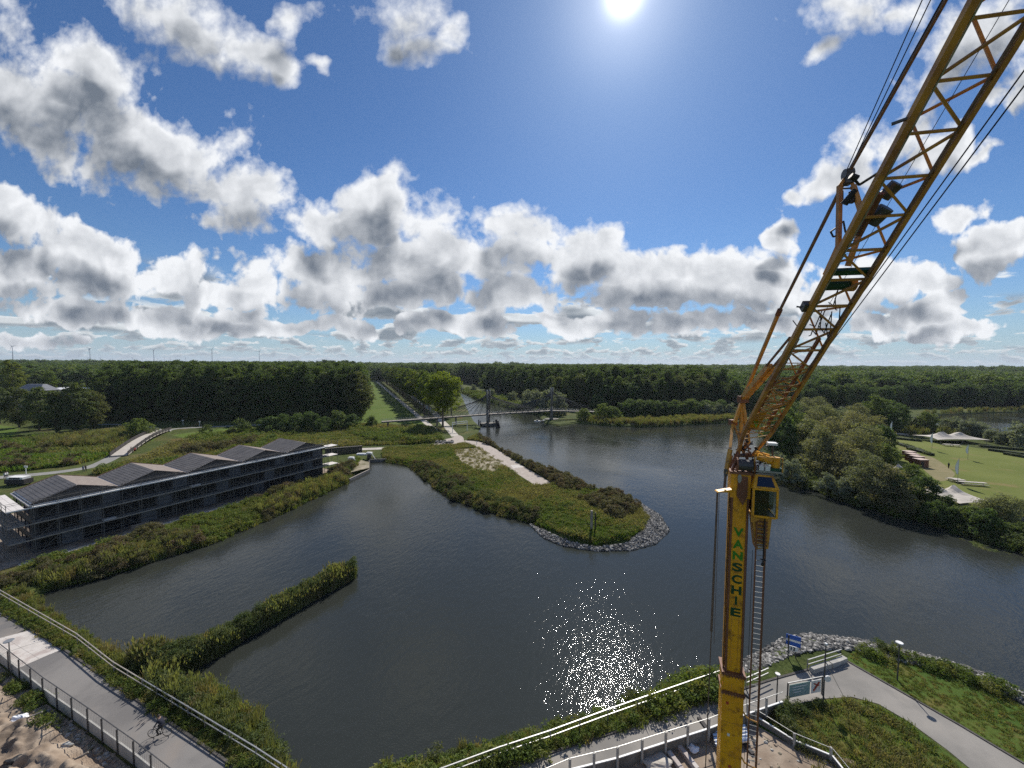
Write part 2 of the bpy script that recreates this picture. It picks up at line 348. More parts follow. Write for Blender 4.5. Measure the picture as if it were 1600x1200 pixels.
def water_material():
    m = bpy.data.materials.new('lake_water'); m.use_nodes = True; t = NT(m.node_tree)
    b = m.node_tree.nodes['Principled BSDF']
    pos = t.n('ShaderNodeTexCoord').outputs['Object']
    b.inputs['Base Color'].default_value = (0.030, 0.033, 0.028, 1)
    b.inputs['Roughness'].default_value = 0.02; b.inputs['IOR'].default_value = 1.333
    gust = t.sm(t.noise(pos, 0.025, 4, 0.55, 0.6), 0.32, 0.68)
    # wind ripples run roughly from the left rear; crests are short arcs
    rot = t.n('ShaderNodeMapping'); rot.inputs['Rotation'].default_value = (0, 0, rad(28)); t.put(rot.inputs[0], pos)
    st = t.v('MULTIPLY', rot.outputs[0], (1.0, 0.42, 1.0))
    n1 = t.noise(st, 1.6, 1.5, 0.45, 0.4)
    n2 = t.noise(pos, 6.6, 1.0, 0.4, 0.2)
    n3 = t.noise(t.v('MULTIPLY', pos, (1, 1, 1)), 0.35, 3, 0.5, 0.4)
    h = t.m('ADD', t.m('MULTIPLY', n1, 0.058), t.m('MULTIPLY', n2, 0.023))
    h = t.m('MULTIPLY_ADD', n3, 0.04, h)
    h = t.m('MULTIPLY', h, t.m('MULTIPLY_ADD', gust, 0.65, 0.30))
    bp = t.n('ShaderNodeBump'); bp.inputs['Strength'].default_value = 1.0; bp.inputs['Distance'].default_value = 1.0
    t.put(bp.inputs['Height'], h); t.put(b.inputs['Normal'], bp.outputs[0])
    return m
M['water'] = water_material()

L = dict(
 poplar=leafmat('poplar_leaves', (0.034,0.056,0.022), (0.080,0.115,0.038), (0.090,0.125,0.036)),
 alley=leafmat('alley_leaves', (0.055,0.088,0.020), (0.105,0.140,0.032), (0.12,0.135,0.030), 0.45),
 broad=leafmat('broad_leaves', (0.042,0.070,0.028), (0.090,0.130,0.046), (0.115,0.145,0.046)),
 willow=leafmat('willow_leaves', (0.095,0.108,0.062), (0.175,0.182,0.100), (0.18,0.165,0.090), 0.35),
 silver=leafmat('silver_leaves', (0.12,0.14,0.10), (0.20,0.22,0.16), (0.15,0.17,0.12), 0.3),
 bush=leafmat('bush_leaves', (0.045,0.068,0.026), (0.100,0.125,0.048), (0.10,0.105,0.045)),
 heath=leafmat('brown_bush_leaves', (0.070,0.068,0.035), (0.13,0.12,0.065), (0.12,0.085,0.060), 0.3),
 herb=leafmat('herb_leaves', (0.060,0.095,0.024), (0.13,0.165,0.042), (0.155,0.150,0.045), 0.35),
 reed=leafmat('reed_blades', (0.075,0.100,0.036), (0.185,0.190,0.080), (0.19,0.145,0.080), 0.3),
 gras=leafmat('grass_blades', (0.075,0.105,0.026), (0.155,0.175,0.050), (0.22,0.175,0.075), 0.35),
)

# ------------------------------------------------------------------ object helpers
def tag(o, label=None, cat=None, group=None, kind=None):
    if label: o['label'] = label
    if cat: o['category'] = cat
    if group: o['group'] = group
    if kind: o['kind'] = kind
    return o
LOC = {}
def empty(name, loc=(0, 0, 0), label=None, cat=None, group=None, rz=0):
    o = bpy.data.objects.new(name, None); col.objects.link(o); o.location = loc
    o.rotation_euler.z = rz; o.empty_display_size = 0.3
    return tag(o, label, cat, group)
def wloc(o):
    v = Vector((0, 0, 0))
    while o: v += o.location; o = o.parent
    return v
class MB:
    def __init__(s): s.v = []; s.f = []
    def quad(s, a, b, c, d):
        n = len(s.v); s.v += [tuple(a), tuple(b), tuple(c), tuple(d)]; s.f.append((n, n+1, n+2, n+3)); return s
    def tri(s, a, b, c):
        n = len(s.v); s.v += [tuple(a), tuple(b), tuple(c)]; s.f.append((n, n+1, n+2)); return s
    def hexa(s, p):  # 8 points: bottom 4 ccw, top 4
        n = len(s.v); s.v += [tuple(q) for q in p]
        s.f += [(n+3, n+2, n+1, n), (n+4, n+5, n+6, n+7)] + [(n+i, n+(i+1) % 4, n+4+(i+1) % 4, n+4+i) for i in range(4)]; return s
    def box(s, c, sz, ex=Vector((1, 0, 0)), ey=None):
        ex = Vector(ex).normalized(); ey = Vector(ey).normalized() if ey is not None else Vector((-ex.y, ex.x, 0)).normalized()
        ez = ex.cross(ey); c = Vector(c); x, y, z = ex*sz[0]/2, ey*sz[1]/2, ez*sz[2]/2
        return s.hexa([c-x-y-z, c+x-y-z, c+x+y-z, c-x+y-z, c-x-y+z, c+x-y+z, c+x+y+z, c-x+y+z])
    def bar(s, a, b, w, h=None, upv=(0, 0, 1)):
        a, b = Vector(a), Vector(b); d = b-a
        if d.length < 1e-6: return s
        h = h or w; x = d.normalized(); u = Vector(upv)
        if abs(x.dot(u)) > 0.98: u = Vector((1, 0, 0))
        y = u.cross(x).normalized(); z = x.cross(y)
        y, z = y*w/2, z*h/2
        return s.hexa([a-y-z, b-y-z, b+y-z, a+y-z, a-y+z, b-y+z, b+y+z, a+y+z])
    def tube(s, a, b, r0, r1=None, n=8, caps=True):
        a, b = Vector(a), Vector(b); r1 = r0 if r1 is None else r1
        x = (b-a).normalized(); u = Vector((0, 0, 1)) if abs(x.z) < 0.95 else Vector((1, 0, 0))
        y = u.cross(x).normalized(); z = x.cross(y); k = len(s.v)
        for p, r in ((a, r0), (b, r1)):
            for i in range(n):
                t = 2*math.pi*i/n; s.v.append(tuple(p + y*math.cos(t)*r + z*math.sin(t)*r))
        for i in range(n): j = (i+1) % n; s.f.append((k+i, k+j, k+n+j, k+n+i))
        if caps: s.f += [tuple(range(k+n-1, k-1, -1)), tuple(range(k+n, k+2*n))]
        return s
    def path(s, pts, r, n=6):
        for a, b in zip(pts[:-1], pts[1:]): s.tube(a, b, r, r, n)
        return s
    def prism(s, poly, z0, z1):
        n = len(s.v); k = len(poly)
        s.v += [(p[0], p[1], z0) for p in poly] + [(p[0], p[1], z1) for p in poly]
        s.f += [tuple(range(n+k-1, n-1, -1)), tuple(range(n+k, n+2*k))] + [(n+i, n+(i+1) % k, n+k+(i+1) % k, n+k+i) for i in range(k)]
        return s
    def build(s, name, mat, parent=None, smooth=False, local=False):
        if parent is not None and not local:
            w = wloc(parent); vs = [(x-w.x, y-w.y, z-w.z) for x, y, z in s.v]
        else: vs = s.v
        me = bpy.data.meshes.new(name); me.from_pydata(vs, [], s.f); me.update()
        if smooth: me.polygons.foreach_set('use_smooth', [True]*len(me.polygons))
        o = bpy.data.objects.new(name, me); me.materials.append(M[mat] if isinstance(mat, str) else mat)
        col.objects.link(o)
        if parent is not None: o.parent = parent
        return o
def rebase(o, loc):
    """move the origin of a single-mesh thing to loc"""
    loc = Vector(loc); o.data.transform(Matrix.Translation(-loc)); o.location = loc; return o
def copy_tree(o, parent=None):
    c = o.copy(); col.objects.link(c); c.parent = parent
    for ch in list(o.children): copy_tree(ch, c)
    return c

def npmesh(name, V, Fq, mat, vals=None, smooth=False):
    V = np.asarray(V, dtype=np.float32); Fq = np.asarray(Fq, dtype=np.int32)
    me = bpy.data.meshes.new(name); k = Fq.shape[1]
    me.vertices.add(len(V)); me.vertices.foreach_set('co', V.ravel())
    me.loops.add(Fq.size); me.loops.foreach_set('vertex_index', Fq.ravel())
    me.polygons.add(len(Fq)); me.polygons.foreach_set('loop_start', np.arange(0, Fq.size, k, dtype=np.int32))
    me.polygons.foreach_set('loop_total', np.full(len(Fq), k, dtype=np.int32))
    me.update(calc_edges=True)
    if vals is not None:
        a = me.attributes.new('v', 'FLOAT', 'FACE'); a.data.foreach_set('value', np.asarray(vals, dtype=np.float32))
    me.materials.append(mat); return me

def inpoly(x, y, poly):
    """vectorised point in polygon"""
    x = np.asarray(x); y = np.asarray(y); c = np.zeros(x.shape, bool); n = len(poly); j = n-1
    for i in range(n):
        xi, yi = poly[i]; xj, yj = poly[j]
        if yi != yj:
            t = ((yi > y) != (yj > y)) & (x < (xj-xi)*(y-yi)/(yj-yi)+xi); c ^= t
        j = i
    return c
def area(poly):
    return abs(sum(poly[i][0]*poly[(i+1) % len(poly)][1]-poly[(i+1) % len(poly)][0]*poly[i][1] for i in range(len(poly))))/2
def dist_to(x, y, line):
    d = np.full(np.shape(x), 1e9)
    for (x0, y0), (x1, y1) in zip(line[:-1], line[1:]):
        dx, dy = x1-x0, y1-y0; L2 = dx*dx+dy*dy+1e-9
        t = np.clip(((x-x0)*dx+(y-y0)*dy)/L2, 0, 1); d = np.minimum(d, np.hypot(x-x0-t*dx, y-y0-t*dy))
    return d

# ------------------------------------------------------------------ leaf-card meshes
def cards(C, N, size, aspect=1.0, vals=None):
    """diamond leaf cards centred at C, facing N"""
    n = len(C); a = NR.normal(size=(n, 3)); N = N/np.linalg.norm(N, axis=1)[:, None]
    T = np.cross(N, a); T /= np.linalg.norm(T, axis=1)[:, None]+1e-9; B = np.cross(N, T)
    s = (size*NR.uniform(0.6, 1.3, n))[:, None]
    V = np.stack([C-T*s*aspect, C-B*s*0.6+N*s*0.12, C+T*s*aspect, C+B*s*0.6-N*s*0.12], 1).reshape(-1, 3)
    Fq = np.arange(4*n).reshape(n, 4); return V, Fq
def crown_mesh(name, mat, H, r, z0, lumps, per, leaf, rc, shape='round', seed=0, bias=0.55, aspect=1.0):
    rs = np.random.RandomState(seed); C = []; N = []; VV = []
    hz = (H-z0)/2; zc = z0+hz
    k = 0
    while k < lumps:
        d = rs.normal(size=3); d /= np.linalg.norm(d)
        q = rs.uniform(0.45, 1.0)**0.6
        if shape == 'poplar':
            tt = d[2]*q; rr = r*(0.78+0.22*math.cos(tt*2.2)) ; p = np.array([d[0]*rr*q*1.1, d[1]*rr*q*1.1, zc+tt*hz])
        elif shape == 'dome':
            p = np.array([d[0]*r*q, d[1]*r*q, z0+abs(d[2])*q*(H-z0)])
        else: p = np.array([d[0]*r*q, d[1]*r*q, zc+d[2]*hz*q])
        lob = 1+0.18*math.sin(3*math.atan2(p[1], p[0])+seed)+0.12*math.sin(5*math.atan2(p[1], p[0])+2*seed+p[2]*0.7)
        p[0] *= lob; p[1] *= lob
        R0 = rc*rs.uniform(0.6, 1.35); m = int(per*rs.uniform(0.7, 1.3))
        e = rs.normal(size=(m, 3)); e /= np.linalg.norm(e, axis=1)[:, None]
        e[:, 2] = np.where(rs.rand(m) < 0.6, np.abs(e[:, 2]), e[:, 2])
        rr = R0*rs.uniform(0.55, 1.12, (m, 1))
        pts = p+e*rr*np.array([1.1, 1.1, 0.8]); C.append(pts)
        N.append(e*bias+rs.normal(size=(m, 3))*0.45+np.array([0, 0, 0.15])); VV.append(np.clip(rs.normal(rs.uniform(0.2, 0.8), 0.2, m), 0, 1)); k += 1
    C = np.concatenate(C); N = np.concatenate(N); v = np.concatenate(VV)
    C[:, 2] = np.maximum(C[:, 2], 0.05)
    V, Fq = cards(C, N, leaf, aspect); return npmesh(name, V, Fq, mat, v)
def trunk_mesh(name, H, r0, limbs=5, zfork=0.3, spread=0.35, seed=0):
    rs = random.Random(seed); mb = MB(); pts = []; n = 6; x = y = 0
    for i in range(n+1):
        z = H*i/n; pts.append((Vector((x, y, z-0.3 if i == 0 else z)), r0*(1-0.85*i/n)+0.02)); x += rs.uniform(-1, 1)*H*0.008; y += rs.uniform(-1, 1)*H*0.008
    for (a, ra), (b_, rb) in zip(pts[:-1], pts[1:]): mb.tube(a, b_, ra, rb, 7, False)
    mb.tube(pts[0][0], pts[0][0]+Vector((0, 0, 0.8)), r0*1.5, r0, 7, False)
    for k in range(limbs):
        t = zfork+(0.85-zfork)*k/max(1, limbs-1); i = min(n-1, int(t*n)); a = pts[i][0].lerp(pts[i+1][0], t*n-i)
        ang = k*2.4+rs.random(); ln = H*spread*(1.1-t)
        mid = a+Vector((math.cos(ang)*ln*0.5, math.sin(ang)*ln*0.5, ln*0.45)); e = mid+Vector((math.cos(ang)*ln*0.4, math.sin(ang)*ln*0.4, ln*0.6))
        mb.tube(a, mid, r0*0.4*(1.1-t), r0*0.25*(1.1-t), 5, False); mb.tube(mid, e, r0*0.25*(1.1-t), 0.02, 5, False)
    me = bpy.data.meshes.new(name); me.from_pydata(mb.v, [], mb.f); me.update(); me.materials.append(M['bark'])
    me.polygons.foreach_set('use_smooth', [True]*len(me.polygons)); return me

def kindset(key, n, mk_crown, mk_trunk):
    return [(mk_crown(i), mk_trunk(i) if mk_trunk else None) for i in range(n)]
K = {}
K['poplar'] = kindset('poplar', 5, lambda i: crown_mesh('poplar_crown', L['poplar'], 27.5, 4.2, 1.2, 125, 44, 0.44, 1.45, 'poplar', 10+i), lambda i: trunk_mesh('poplar_trunk', 24, 0.35, 5, 0.3, 0.2, i))
K['alley'] = kindset('alley', 3, lambda i: crown_mesh('alley_crown', L['alley'], 25.5, 4.3, 6.0, 95, 55, 0.38, 1.3, 'poplar', 20+i), lambda i: trunk_mesh('alley_trunk', 22, 0.38, 6, 0.35, 0.22, 5+i))
K['broad'] = kindset('broad', 4, lambda i: crown_mesh('broad_crown', L['broad'], 15, 5.0, 0.8, 110, 56, 0.36, 1.45, 'round', 30+i), lambda i: trunk_mesh('broad_trunk', 12, 0.35, 6, 0.3, 0.35, 9+i))
K['willow'] = kindset('willow', 4, lambda i: crown_mesh('willow_crown', L['willow'], 11.5, 4.9, 0.1, 60, 190, 0.19, 1.75, 'dome', 40+i, 0.75, 1.2), lambda i: trunk_mesh('willow_trunk', 8, 0.4, 6, 0.25, 0.45, 20+i))
K['upright'] = kindset('upright', 4, lambda i: crown_mesh('upright_crown', L['bush'], 19, 4.6, 0.6, 130, 60, 0.34, 1.35, 'poplar', 140+i), lambda i: trunk_mesh('upright_trunk', 15, 0.35, 6, 0.2, 0.3, 60+i))
K['silver'] = kindset('silver', 2, lambda i: crown_mesh('silver_crown', L['silver'], 8, 3.6, 0.3, 70, 65, 0.24, 1.0, 'dome', 50+i, 0.7, 1.3), lambda i: trunk_mesh('silver_trunk', 6, 0.25, 5, 0.25, 0.4, 30+i))
K['bush'] = kindset('bush', 4, lambda i: crown_mesh('bush_foliage', L['bush'], 3.0, 1.9, 0.1, 34, 42, 0.16, 0.6, 'dome', 60+i), None)
K['bigbush'] = kindset('bigbush', 3, lambda i: crown_mesh('bush_foliage', L['broad'], 8, 4.6, 0.1, 70, 60, 0.30, 1.2, 'dome', 70+i), lambda i: trunk_mesh('bush_stem', 5, 0.2, 5, 0.15, 0.5, 50+i))

TREES = []
_T = ['','first','second','third','fourth','fifth','sixth','seventh','eighth','ninth','tenth','eleventh','twelfth','thirteenth','fourteenth','fifteenth','sixteenth','seventeenth','eighteenth','nineteenth']
def ordinal(n):
    if n < 20: return _T[n]
    t = {2: 'twenty', 3: 'thirty', 4: 'forty', 5: 'fifty', 6: 'sixty'}[n//10]
    return t+'-'+_T[n % 10] if n % 10 else {2: 'twentieth', 3: 'thirtieth', 4: 'fortieth', 5: 'fiftieth', 6: 'sixtieth'}[n//10]
def px_of(o):
    q = o.location-CAM; return 800+F*q.dot(rt)/q.dot(fwd)
def relabel(objs, fmt):
    for i, o in enumerate(sorted(objs, key=px_of)): o['label'] = fmt % ordinal(i+1)
def tree(kind, x, y, s, label, cat, group, z=1.0, name=None, sz=1.0, parts=True, i=None):
    c, tr = K[kind][R.randrange(len(K[kind])) if i is None else i]
    nm = name or {'poplar': 'poplar_tree', 'alley': 'poplar_tree', 'broad': 'broadleaf_tree', 'upright': 'broadleaf_tree', 'willow': 'willow_tree', 'silver': 'willow_shrub', 'bush': 'bush', 'bigbush': 'large_shrub'}[kind]
    rz = R.uniform(0, 6.28)
    if tr is None or not parts:
        o = bpy.data.objects.new(nm, c); col.objects.link(o)
    else:
        o = bpy.data.objects.new(nm, None); col.objects.link(o); o.empty_display_size = 0.3
        a = bpy.data.objects.new('crown', c); b_ = bpy.data.objects.new('trunk', tr)
        for q in (a, b_): col.objects.link(q); q.parent = o
    o.location = (x, y, z); o.rotation_euler = (0, 0, rz); o.scale = (s*R.uniform(0.92, 1.08), s*R.uniform(0.92, 1.08), s*sz)
    tag(o, label, cat, group); TREES.append(o); return o

# ------------------------------------------------------------------ scatter by geometry nodes
SRC = bpy.data.collections.new('scatter_sources')   # not linked to the scene
def scatter_group(coll):
    g = bpy.data.node_groups.new('scatter_'+coll.name, 'GeometryNodeTree')
    g.interface.new_socket('Geometry', in_out='INPUT', socket_type='NodeSocketGeometry')
    g.interface.new_socket('Geometry', in_out='OUTPUT', socket_type='NodeSocketGeometry')
    N = g.nodes; Lk = g.links
    gi = N.new('NodeGroupInput'); go = N.new('NodeGroupOutput'); ip = N.new('GeometryNodeInstanceOnPoints'); ci = N.new('GeometryNodeCollectionInfo')
    ci.inputs['Collection'].default_value = coll; ci.inputs['Separate Children'].default_value = True; ci.inputs['Reset Children'].default_value = True
    def attr(nm, ty):
        a = N.new('GeometryNodeInputNamedAttribute'); a.data_type = ty; a.inputs[0].default_value = nm; return a.outputs[0]
    Lk.new(gi.outputs[0], ip.inputs['Points']); Lk.new(ci.outputs[0], ip.inputs['Instance'])
    ip.inputs['Pick Instance'].default_value = True
    Lk.new(attr('idx', 'INT'), ip.inputs['Instance Index']); Lk.new(attr('rot', 'FLOAT_VECTOR'), ip.inputs['Rotation']); Lk.new(attr('scl', 'FLOAT_VECTOR'), ip.inputs['Scale'])
    Lk.new(ip.outputs[0], go.inputs[0]); return g
def src_coll(name, meshes):
    c = bpy.data.collections.new(name)
    for i, me in enumerate(meshes):
        o = bpy.data.objects.new('%s_%02d' % (name, i), me); c.objects.link(o)
    return scatter_group(c), len(meshes)
def stuff(name, src, P, S, label, cat, parent=None, kind='stuff', tilt=0.08):
    """P: n x 3 points, S: n or n x 3 scales"""
    P = np.asarray(P, dtype=np.float32); n = len(P)
    me = bpy.data.meshes.new(name); me.vertices.add(n); me.vertices.foreach_set('co', P.ravel())
    S = np.asarray(S, dtype=np.float32)
    if S.ndim == 1: S = np.repeat(S[:, None], 3, 1)
    a = me.attributes.new('scl', 'FLOAT_VECTOR', 'POINT'); a.data.foreach_set('vector', np.ascontiguousarray(S).ravel())
    r = np.zeros((n, 3), np.float32); r[:, :2] = NR.normal(0, tilt, (n, 2)); r[:, 2] = NR.uniform(0, 6.28, n)
    a = me.attributes.new('rot', 'FLOAT_VECTOR', 'POINT'); a.data.foreach_set('vector', r.ravel())
    a = me.attributes.new('idx', 'INT', 'POINT'); a.data.foreach_set('value', NR.randint(0, src[1], n).astype(np.int32))
    o = bpy.data.objects.new(name, me); col.objects.link(o); md = o.modifiers.new('scatter', 'NODES'); md.node_group = src[0]
    if parent: o.parent = parent
    tag(o, label, cat, None, kind); return o
def rand_in(poly, n, keep=None):
    xs = [p[0] for p in poly]; ys = [p[1] for p in poly]; out = []
    tot = 0
    while tot < n:
        x = NR.uniform(min(xs), max(xs), 4*n+50); y = NR.uniform(min(ys), max(ys), 4*n+50); m_ = inpoly(x, y, poly)
        if keep is not None: m_ &= keep(x, y)
        if not m_.any(): break
        out.append(np.stack([x[m_], y[m_]], 1)); tot += int(m_.sum())
        if len(out) > 60: break
    return np.concatenate(out)[:n] if out else np.zeros((0, 2))
def lowfreq(x, y, s, seed=0.0):
    """cheap smooth field in 0..1 for patchiness"""
    return 0.5+0.25*(np.sin(x/s+1.7*np.sin(y/s*0.8+seed)+seed)+np.sin(y/s*1.3+1.3*np.sin(x/s*1.1+2*seed)+3*seed))

def blade_mesh(name, mat, n, rad_, h, w, lean=0.35, plume=0, seed=0, seg=2):
    rs = np.random.RandomState(seed); V = []; Fq = []; vals = []
    for i in range(n):
        a = rs.uniform(0, 6.28); r = rad_*math.sqrt(rs.rand()); x, y = r*math.cos(a), r*math.sin(a)
        b_ = rs.uniform(0, 6.28); hh = h*rs.uniform(0.55, 1.05); ln = lean*hh*rs.uniform(0.2, 1); dx, dy = math.cos(b_)*ln, math.sin(b_)*ln
        px, py = -math.sin(b_)*w/2, math.cos(b_)*w/2; k = len(V)
        V += [(x-px, y-py, 0), (x+px, y+py, 0), (x+dx*.3+px, y+dy*.3+py, hh*.6), (x+dx*.3-px, y+dy*.3-py, hh*.6), (x+dx+px*.2, y+dy+py*.2, hh*(1-0.25*lean)), (x+dx-px*.2, y+dy-py*.2, hh*(1-0.25*lean))]
        Fq += [(k, k+1, k+2, k+3), (k+3, k+2, k+4, k+5)]; q = rs.rand(); vals += [q, q]
        if rs.rand() < plume:
            z = hh; k = len(V); V += [(x+dx*.9, y+dy*.9, z*.86), (x+dx+.07, y+dy, z*.95), (x+dx*1.1, y+dy*1.1, z*1.07), (x+dx-.07, y+dy, z*.95)]; Fq.append((k, k+1, k+2, k+3)); vals.append(1.0)
    return npmesh(name, V, Fq, mat, vals)
S_REED = src_coll('reed', [blade_mesh('reed_clump', L['reed'], 60, 0.55, 2.3, 0.055, 0.25, 0.3, i) for i in range(4)])
S_GRASS = src_coll('grass', [blade_mesh('grass_tuft', L['gras'], 46, 0.40, 0.42, 0.045, 0.7, 0, 10+i) for i in range(4)])
L['lone'] = leafmat('lone_tree_leaves', (0.075,0.115,0.018), (0.16,0.185,0.030), (0.19,0.19,0.03), 0.5)
L['dry'] = leafmat('dry_grass_blades', (0.115,0.108,0.048), (0.21,0.195,0.098), (0.165,0.135,0.065), 0.3)
L['fresh'] = leafmat('fresh_grass_blades', (0.055,0.105,0.020), (0.10,0.16,0.030), (0.12,0.17,0.035), 0.4)
S_DRY = src_coll('drygrass', [blade_mesh('dry_tuft', L['dry'], 40, 0.45, 0.6, 0.035, 0.6, 0.2, 210+i) for i in range(3)])
S_FRESH = src_coll('freshgrass', [blade_mesh('fresh_tuft', L['fresh'], 50, 0.45, 0.5, 0.045, 0.6, 0, 220+i) for i in range(3)])
S_HERB = src_coll('herb', [crown_mesh('herb_clump', L['herb'], 0.75, 0.5, 0.05, 14, 18, 0.055, 0.2, 'dome', 80+i, 0.7, 1.4) for i in range(4)])
S_HERB2 = src_coll('weed', [crown_mesh('weed_clump', L['bush'], 0.95, 0.55, 0.05, 16, 26, 0.048, 0.22, 'dome', 90+i, 0.7, 1.2) for i in range(4)])
S_HEATH = src_coll('heath', [crown_mesh('scrub_clump', L['heath'], 1.9, 1.0, 0.1, 26, 46, 0.075, 0.36, 'dome', 100+i, 0.6, 1.5) for i in range(4)])
S_BUSH = src_coll('shrubs', [c for c, _ in K['bush']])
S_POP = src_coll('poplars', [c for c, _ in K['poplar']])
S_BROAD = src_coll('broads', [crown_mesh('wood_crown', L['broad'], 15, 6.2, 0.5, 80, 44, 0.50, 1.8, 'round', 130+i) for i in range(4)])

# ------------------------------------------------------------------ lake outline and ground sheet
def dens_line(pts, step):
    out = []
    for i in range(len(pts)):
        a, b = Vector(pts[i]), Vector(pts[(i+1) % len(pts)]); d = (b-a).length
        st = step*(1 if max(a.length, b.length) < 130 else 3 if max(a.length, b.length) < 500 else 40)
        k = max(1, int(d/st))
        for j in range(k): out.append(a.lerp(b, j/k))
    return out
PX_LAKE = [(62,938),(80,924),(130,912),(230,882),(330,851),(420,813),(500,776),(540,756),(548,744),(576,736),(577,722),(604,722),(640,729),(652,740),(682,762),(702,777),(752,797),(800,810),(832,818),
 (850,840),(880,852),(930,859),(985,858),(1022,848),(1043,830),(1030,806),(1000,788),(960,776),(900,757),(850,738),(800,715),(770,698),(748,680),(752,668),(740,656),(731,640),(724,622),(718,613)]
lake = [G(x, y, 0).xy for x, y in PX_LAKE]
lake += [Vector((-75, 470)), Vector((-110, 640)), Vector((-95, 650)), Vector((-60, 470)), Vector((-48, 405))]
lake += [G(x, y, 0).xy for x, y in [(745,623),(772,631),(800,639),(838,648),(850,662),(872,667),(905,662),(950,666),(1000,668),(1060,666),(1120,662),(1150,661)]]
lake += [Vector((126, 196)), Vector((118, 165)), Vector((98, 135))]
lake += [G(x, y, 0).xy for x, y in [(1200,722),(1225,745),(1262,764),(1330,786),(1400,807),(1440,815),(1500,834),(1560,852),(1600,866)]]
lake += [Vector((100, 55)), Vector((190, 0)), Vector((190, -70)), Vector((150, -60)), Vector((110, -10)), Vector((72, 20))]
lake += [G(x, y, 0).xy for x, y in [(1640,1105),(1600,1086),(1560,1062),(1500,1040),(1440,1024),(1340,1000),(1265,992),(1222,1000),(1190,1016),(1140,1042),(1090,1060),(1040,1078),(960,1110),(880,1135),(800,1158),(700,1178),(600,1212),(540,1250),(480,1255),
 (455,1215),(430,1170),(402,1120),(370,1092),(330,1075),(262,1066),(222,1045),(190,1024),(150,1002),(112,975),(74,950)]]
lake_d = dens_line(lake, 1.6)
pond = [G(x, y, 0).xy for x, y in [(1430,666),(1455,670),(1500,674),(1560,679),(1640,684),(1800,694),(1900,652),(1700,645),(1600,644),(1520,646),(1450,650)]]
pond_d = dens_line(pond, 4.0)
LAKE = [(p.x, p.y) for p in lake]; POND = [(p.x, p.y) for p in pond]
def jitter(pts, a):
    n = len(pts); out = []
    for i, p in enumerate(pts):
        t = (pts[(i+1) % n]-pts[i-1]); t = Vector((-t.y, t.x)).normalized() if t.length > 0 else Vector((0, 0))
        out.append(p + t*(math.sin(i*0.9)*0.5+math.sin(i*2.3+1)*0.5)*a)
    return out
lake_d = jitter(lake_d, 0.30); LAKEJ = [(p.x, p.y) for p in lake_d]
def build_ground():
    V = []; Z = []; E = []
    for ring in (lake_d, pond_d):
        k = len(V); n = len(ring)
        for p in ring: V.append(p.copy()); Z.append(-0.5)
        E += [(k+i, k+(i+1) % n) for i in range(n)]
    ringpts = []
    for ring, poly in ((lake_d, LAKEJ), (pond_d, POND)):
        n = len(ring)
        for i, p in enumerate(ring):
            t = ring[(i+1) % n]-ring[i-1]; nn = Vector((-t.y, t.x)).normalized()
            for s_ in (1, -1):
                for w, z in ((0.9, 0.45), (2.2, 1.0)): ringpts.append((p.x+nn.x*w*s_, p.y+nn.y*w*s_, w, z))
    rx = np.array([q[0] for q in ringpts]); ry = np.array([q[1] for q in ringpts])
    inside = inpoly(rx, ry, LAKEJ) | inpoly(rx, ry, POND)
    LX = np.array(LAKEJ)
    for q, ins in zip(ringpts, inside):
        if ins: continue
        if np.min(np.hypot(LX[:, 0]-q[0], LX[:, 1]-q[1])) < q[2]*0.8: continue
        V.append(Vector(q[:2])); Z.append(q[3])
    for r in (15000, 5000, 2000, 900, 400):
        for i in range(24):
            V.append(Vector((r*math.cos(i*math.pi/12), r*math.sin(i*math.pi/12)))); Z.append(1.0)
    co, ed, fa, ov, oe, of = delaunay_2d_cdt([v for v in V], E, [], 0, 1e-4)
    zs = [0]*len(co)
    for i, o in enumerate(ov): zs[i] = min(Z[k] for k in o) if o else -0.5
    cx = np.array([sum(co[i].x for i in f)/3 for f in fa]); cy = np.array([sum(co[i].y for i in f)/3 for f in fa])
    wet = inpoly(cx, cy, LAKEJ) | inpoly(cx, cy, POND)
    fl = [tuple(f) for f, w in zip(fa, wet) if not w]
    me = bpy.data.meshes.new('ground'); me.from_pydata([(c.x, c.y, z) for c, z in zip(co, zs)], [], fl); me.update()
    o = bpy.data.objects.new('ground', me); col.objects.link(o); me.materials.append(M['ground']); tag(o, kind='structure')
    bm = bmesh.new(); bm.from_mesh(me); bmesh.ops.recalc_face_normals(bm, faces=bm.faces)
    if sum(f.normal.z*f.calc_area() for f in bm.faces) < 0: bmesh.ops.reverse_faces(bm, faces=bm.faces)
    bm.to_mesh(me); bm.free()
build_ground()
w = MB(); w.quad((-150, -90, 0), (460, -90, 0), (460, 700, 0), (-150, 700, 0)); tag(w.build('water', 'water'), kind='structure')

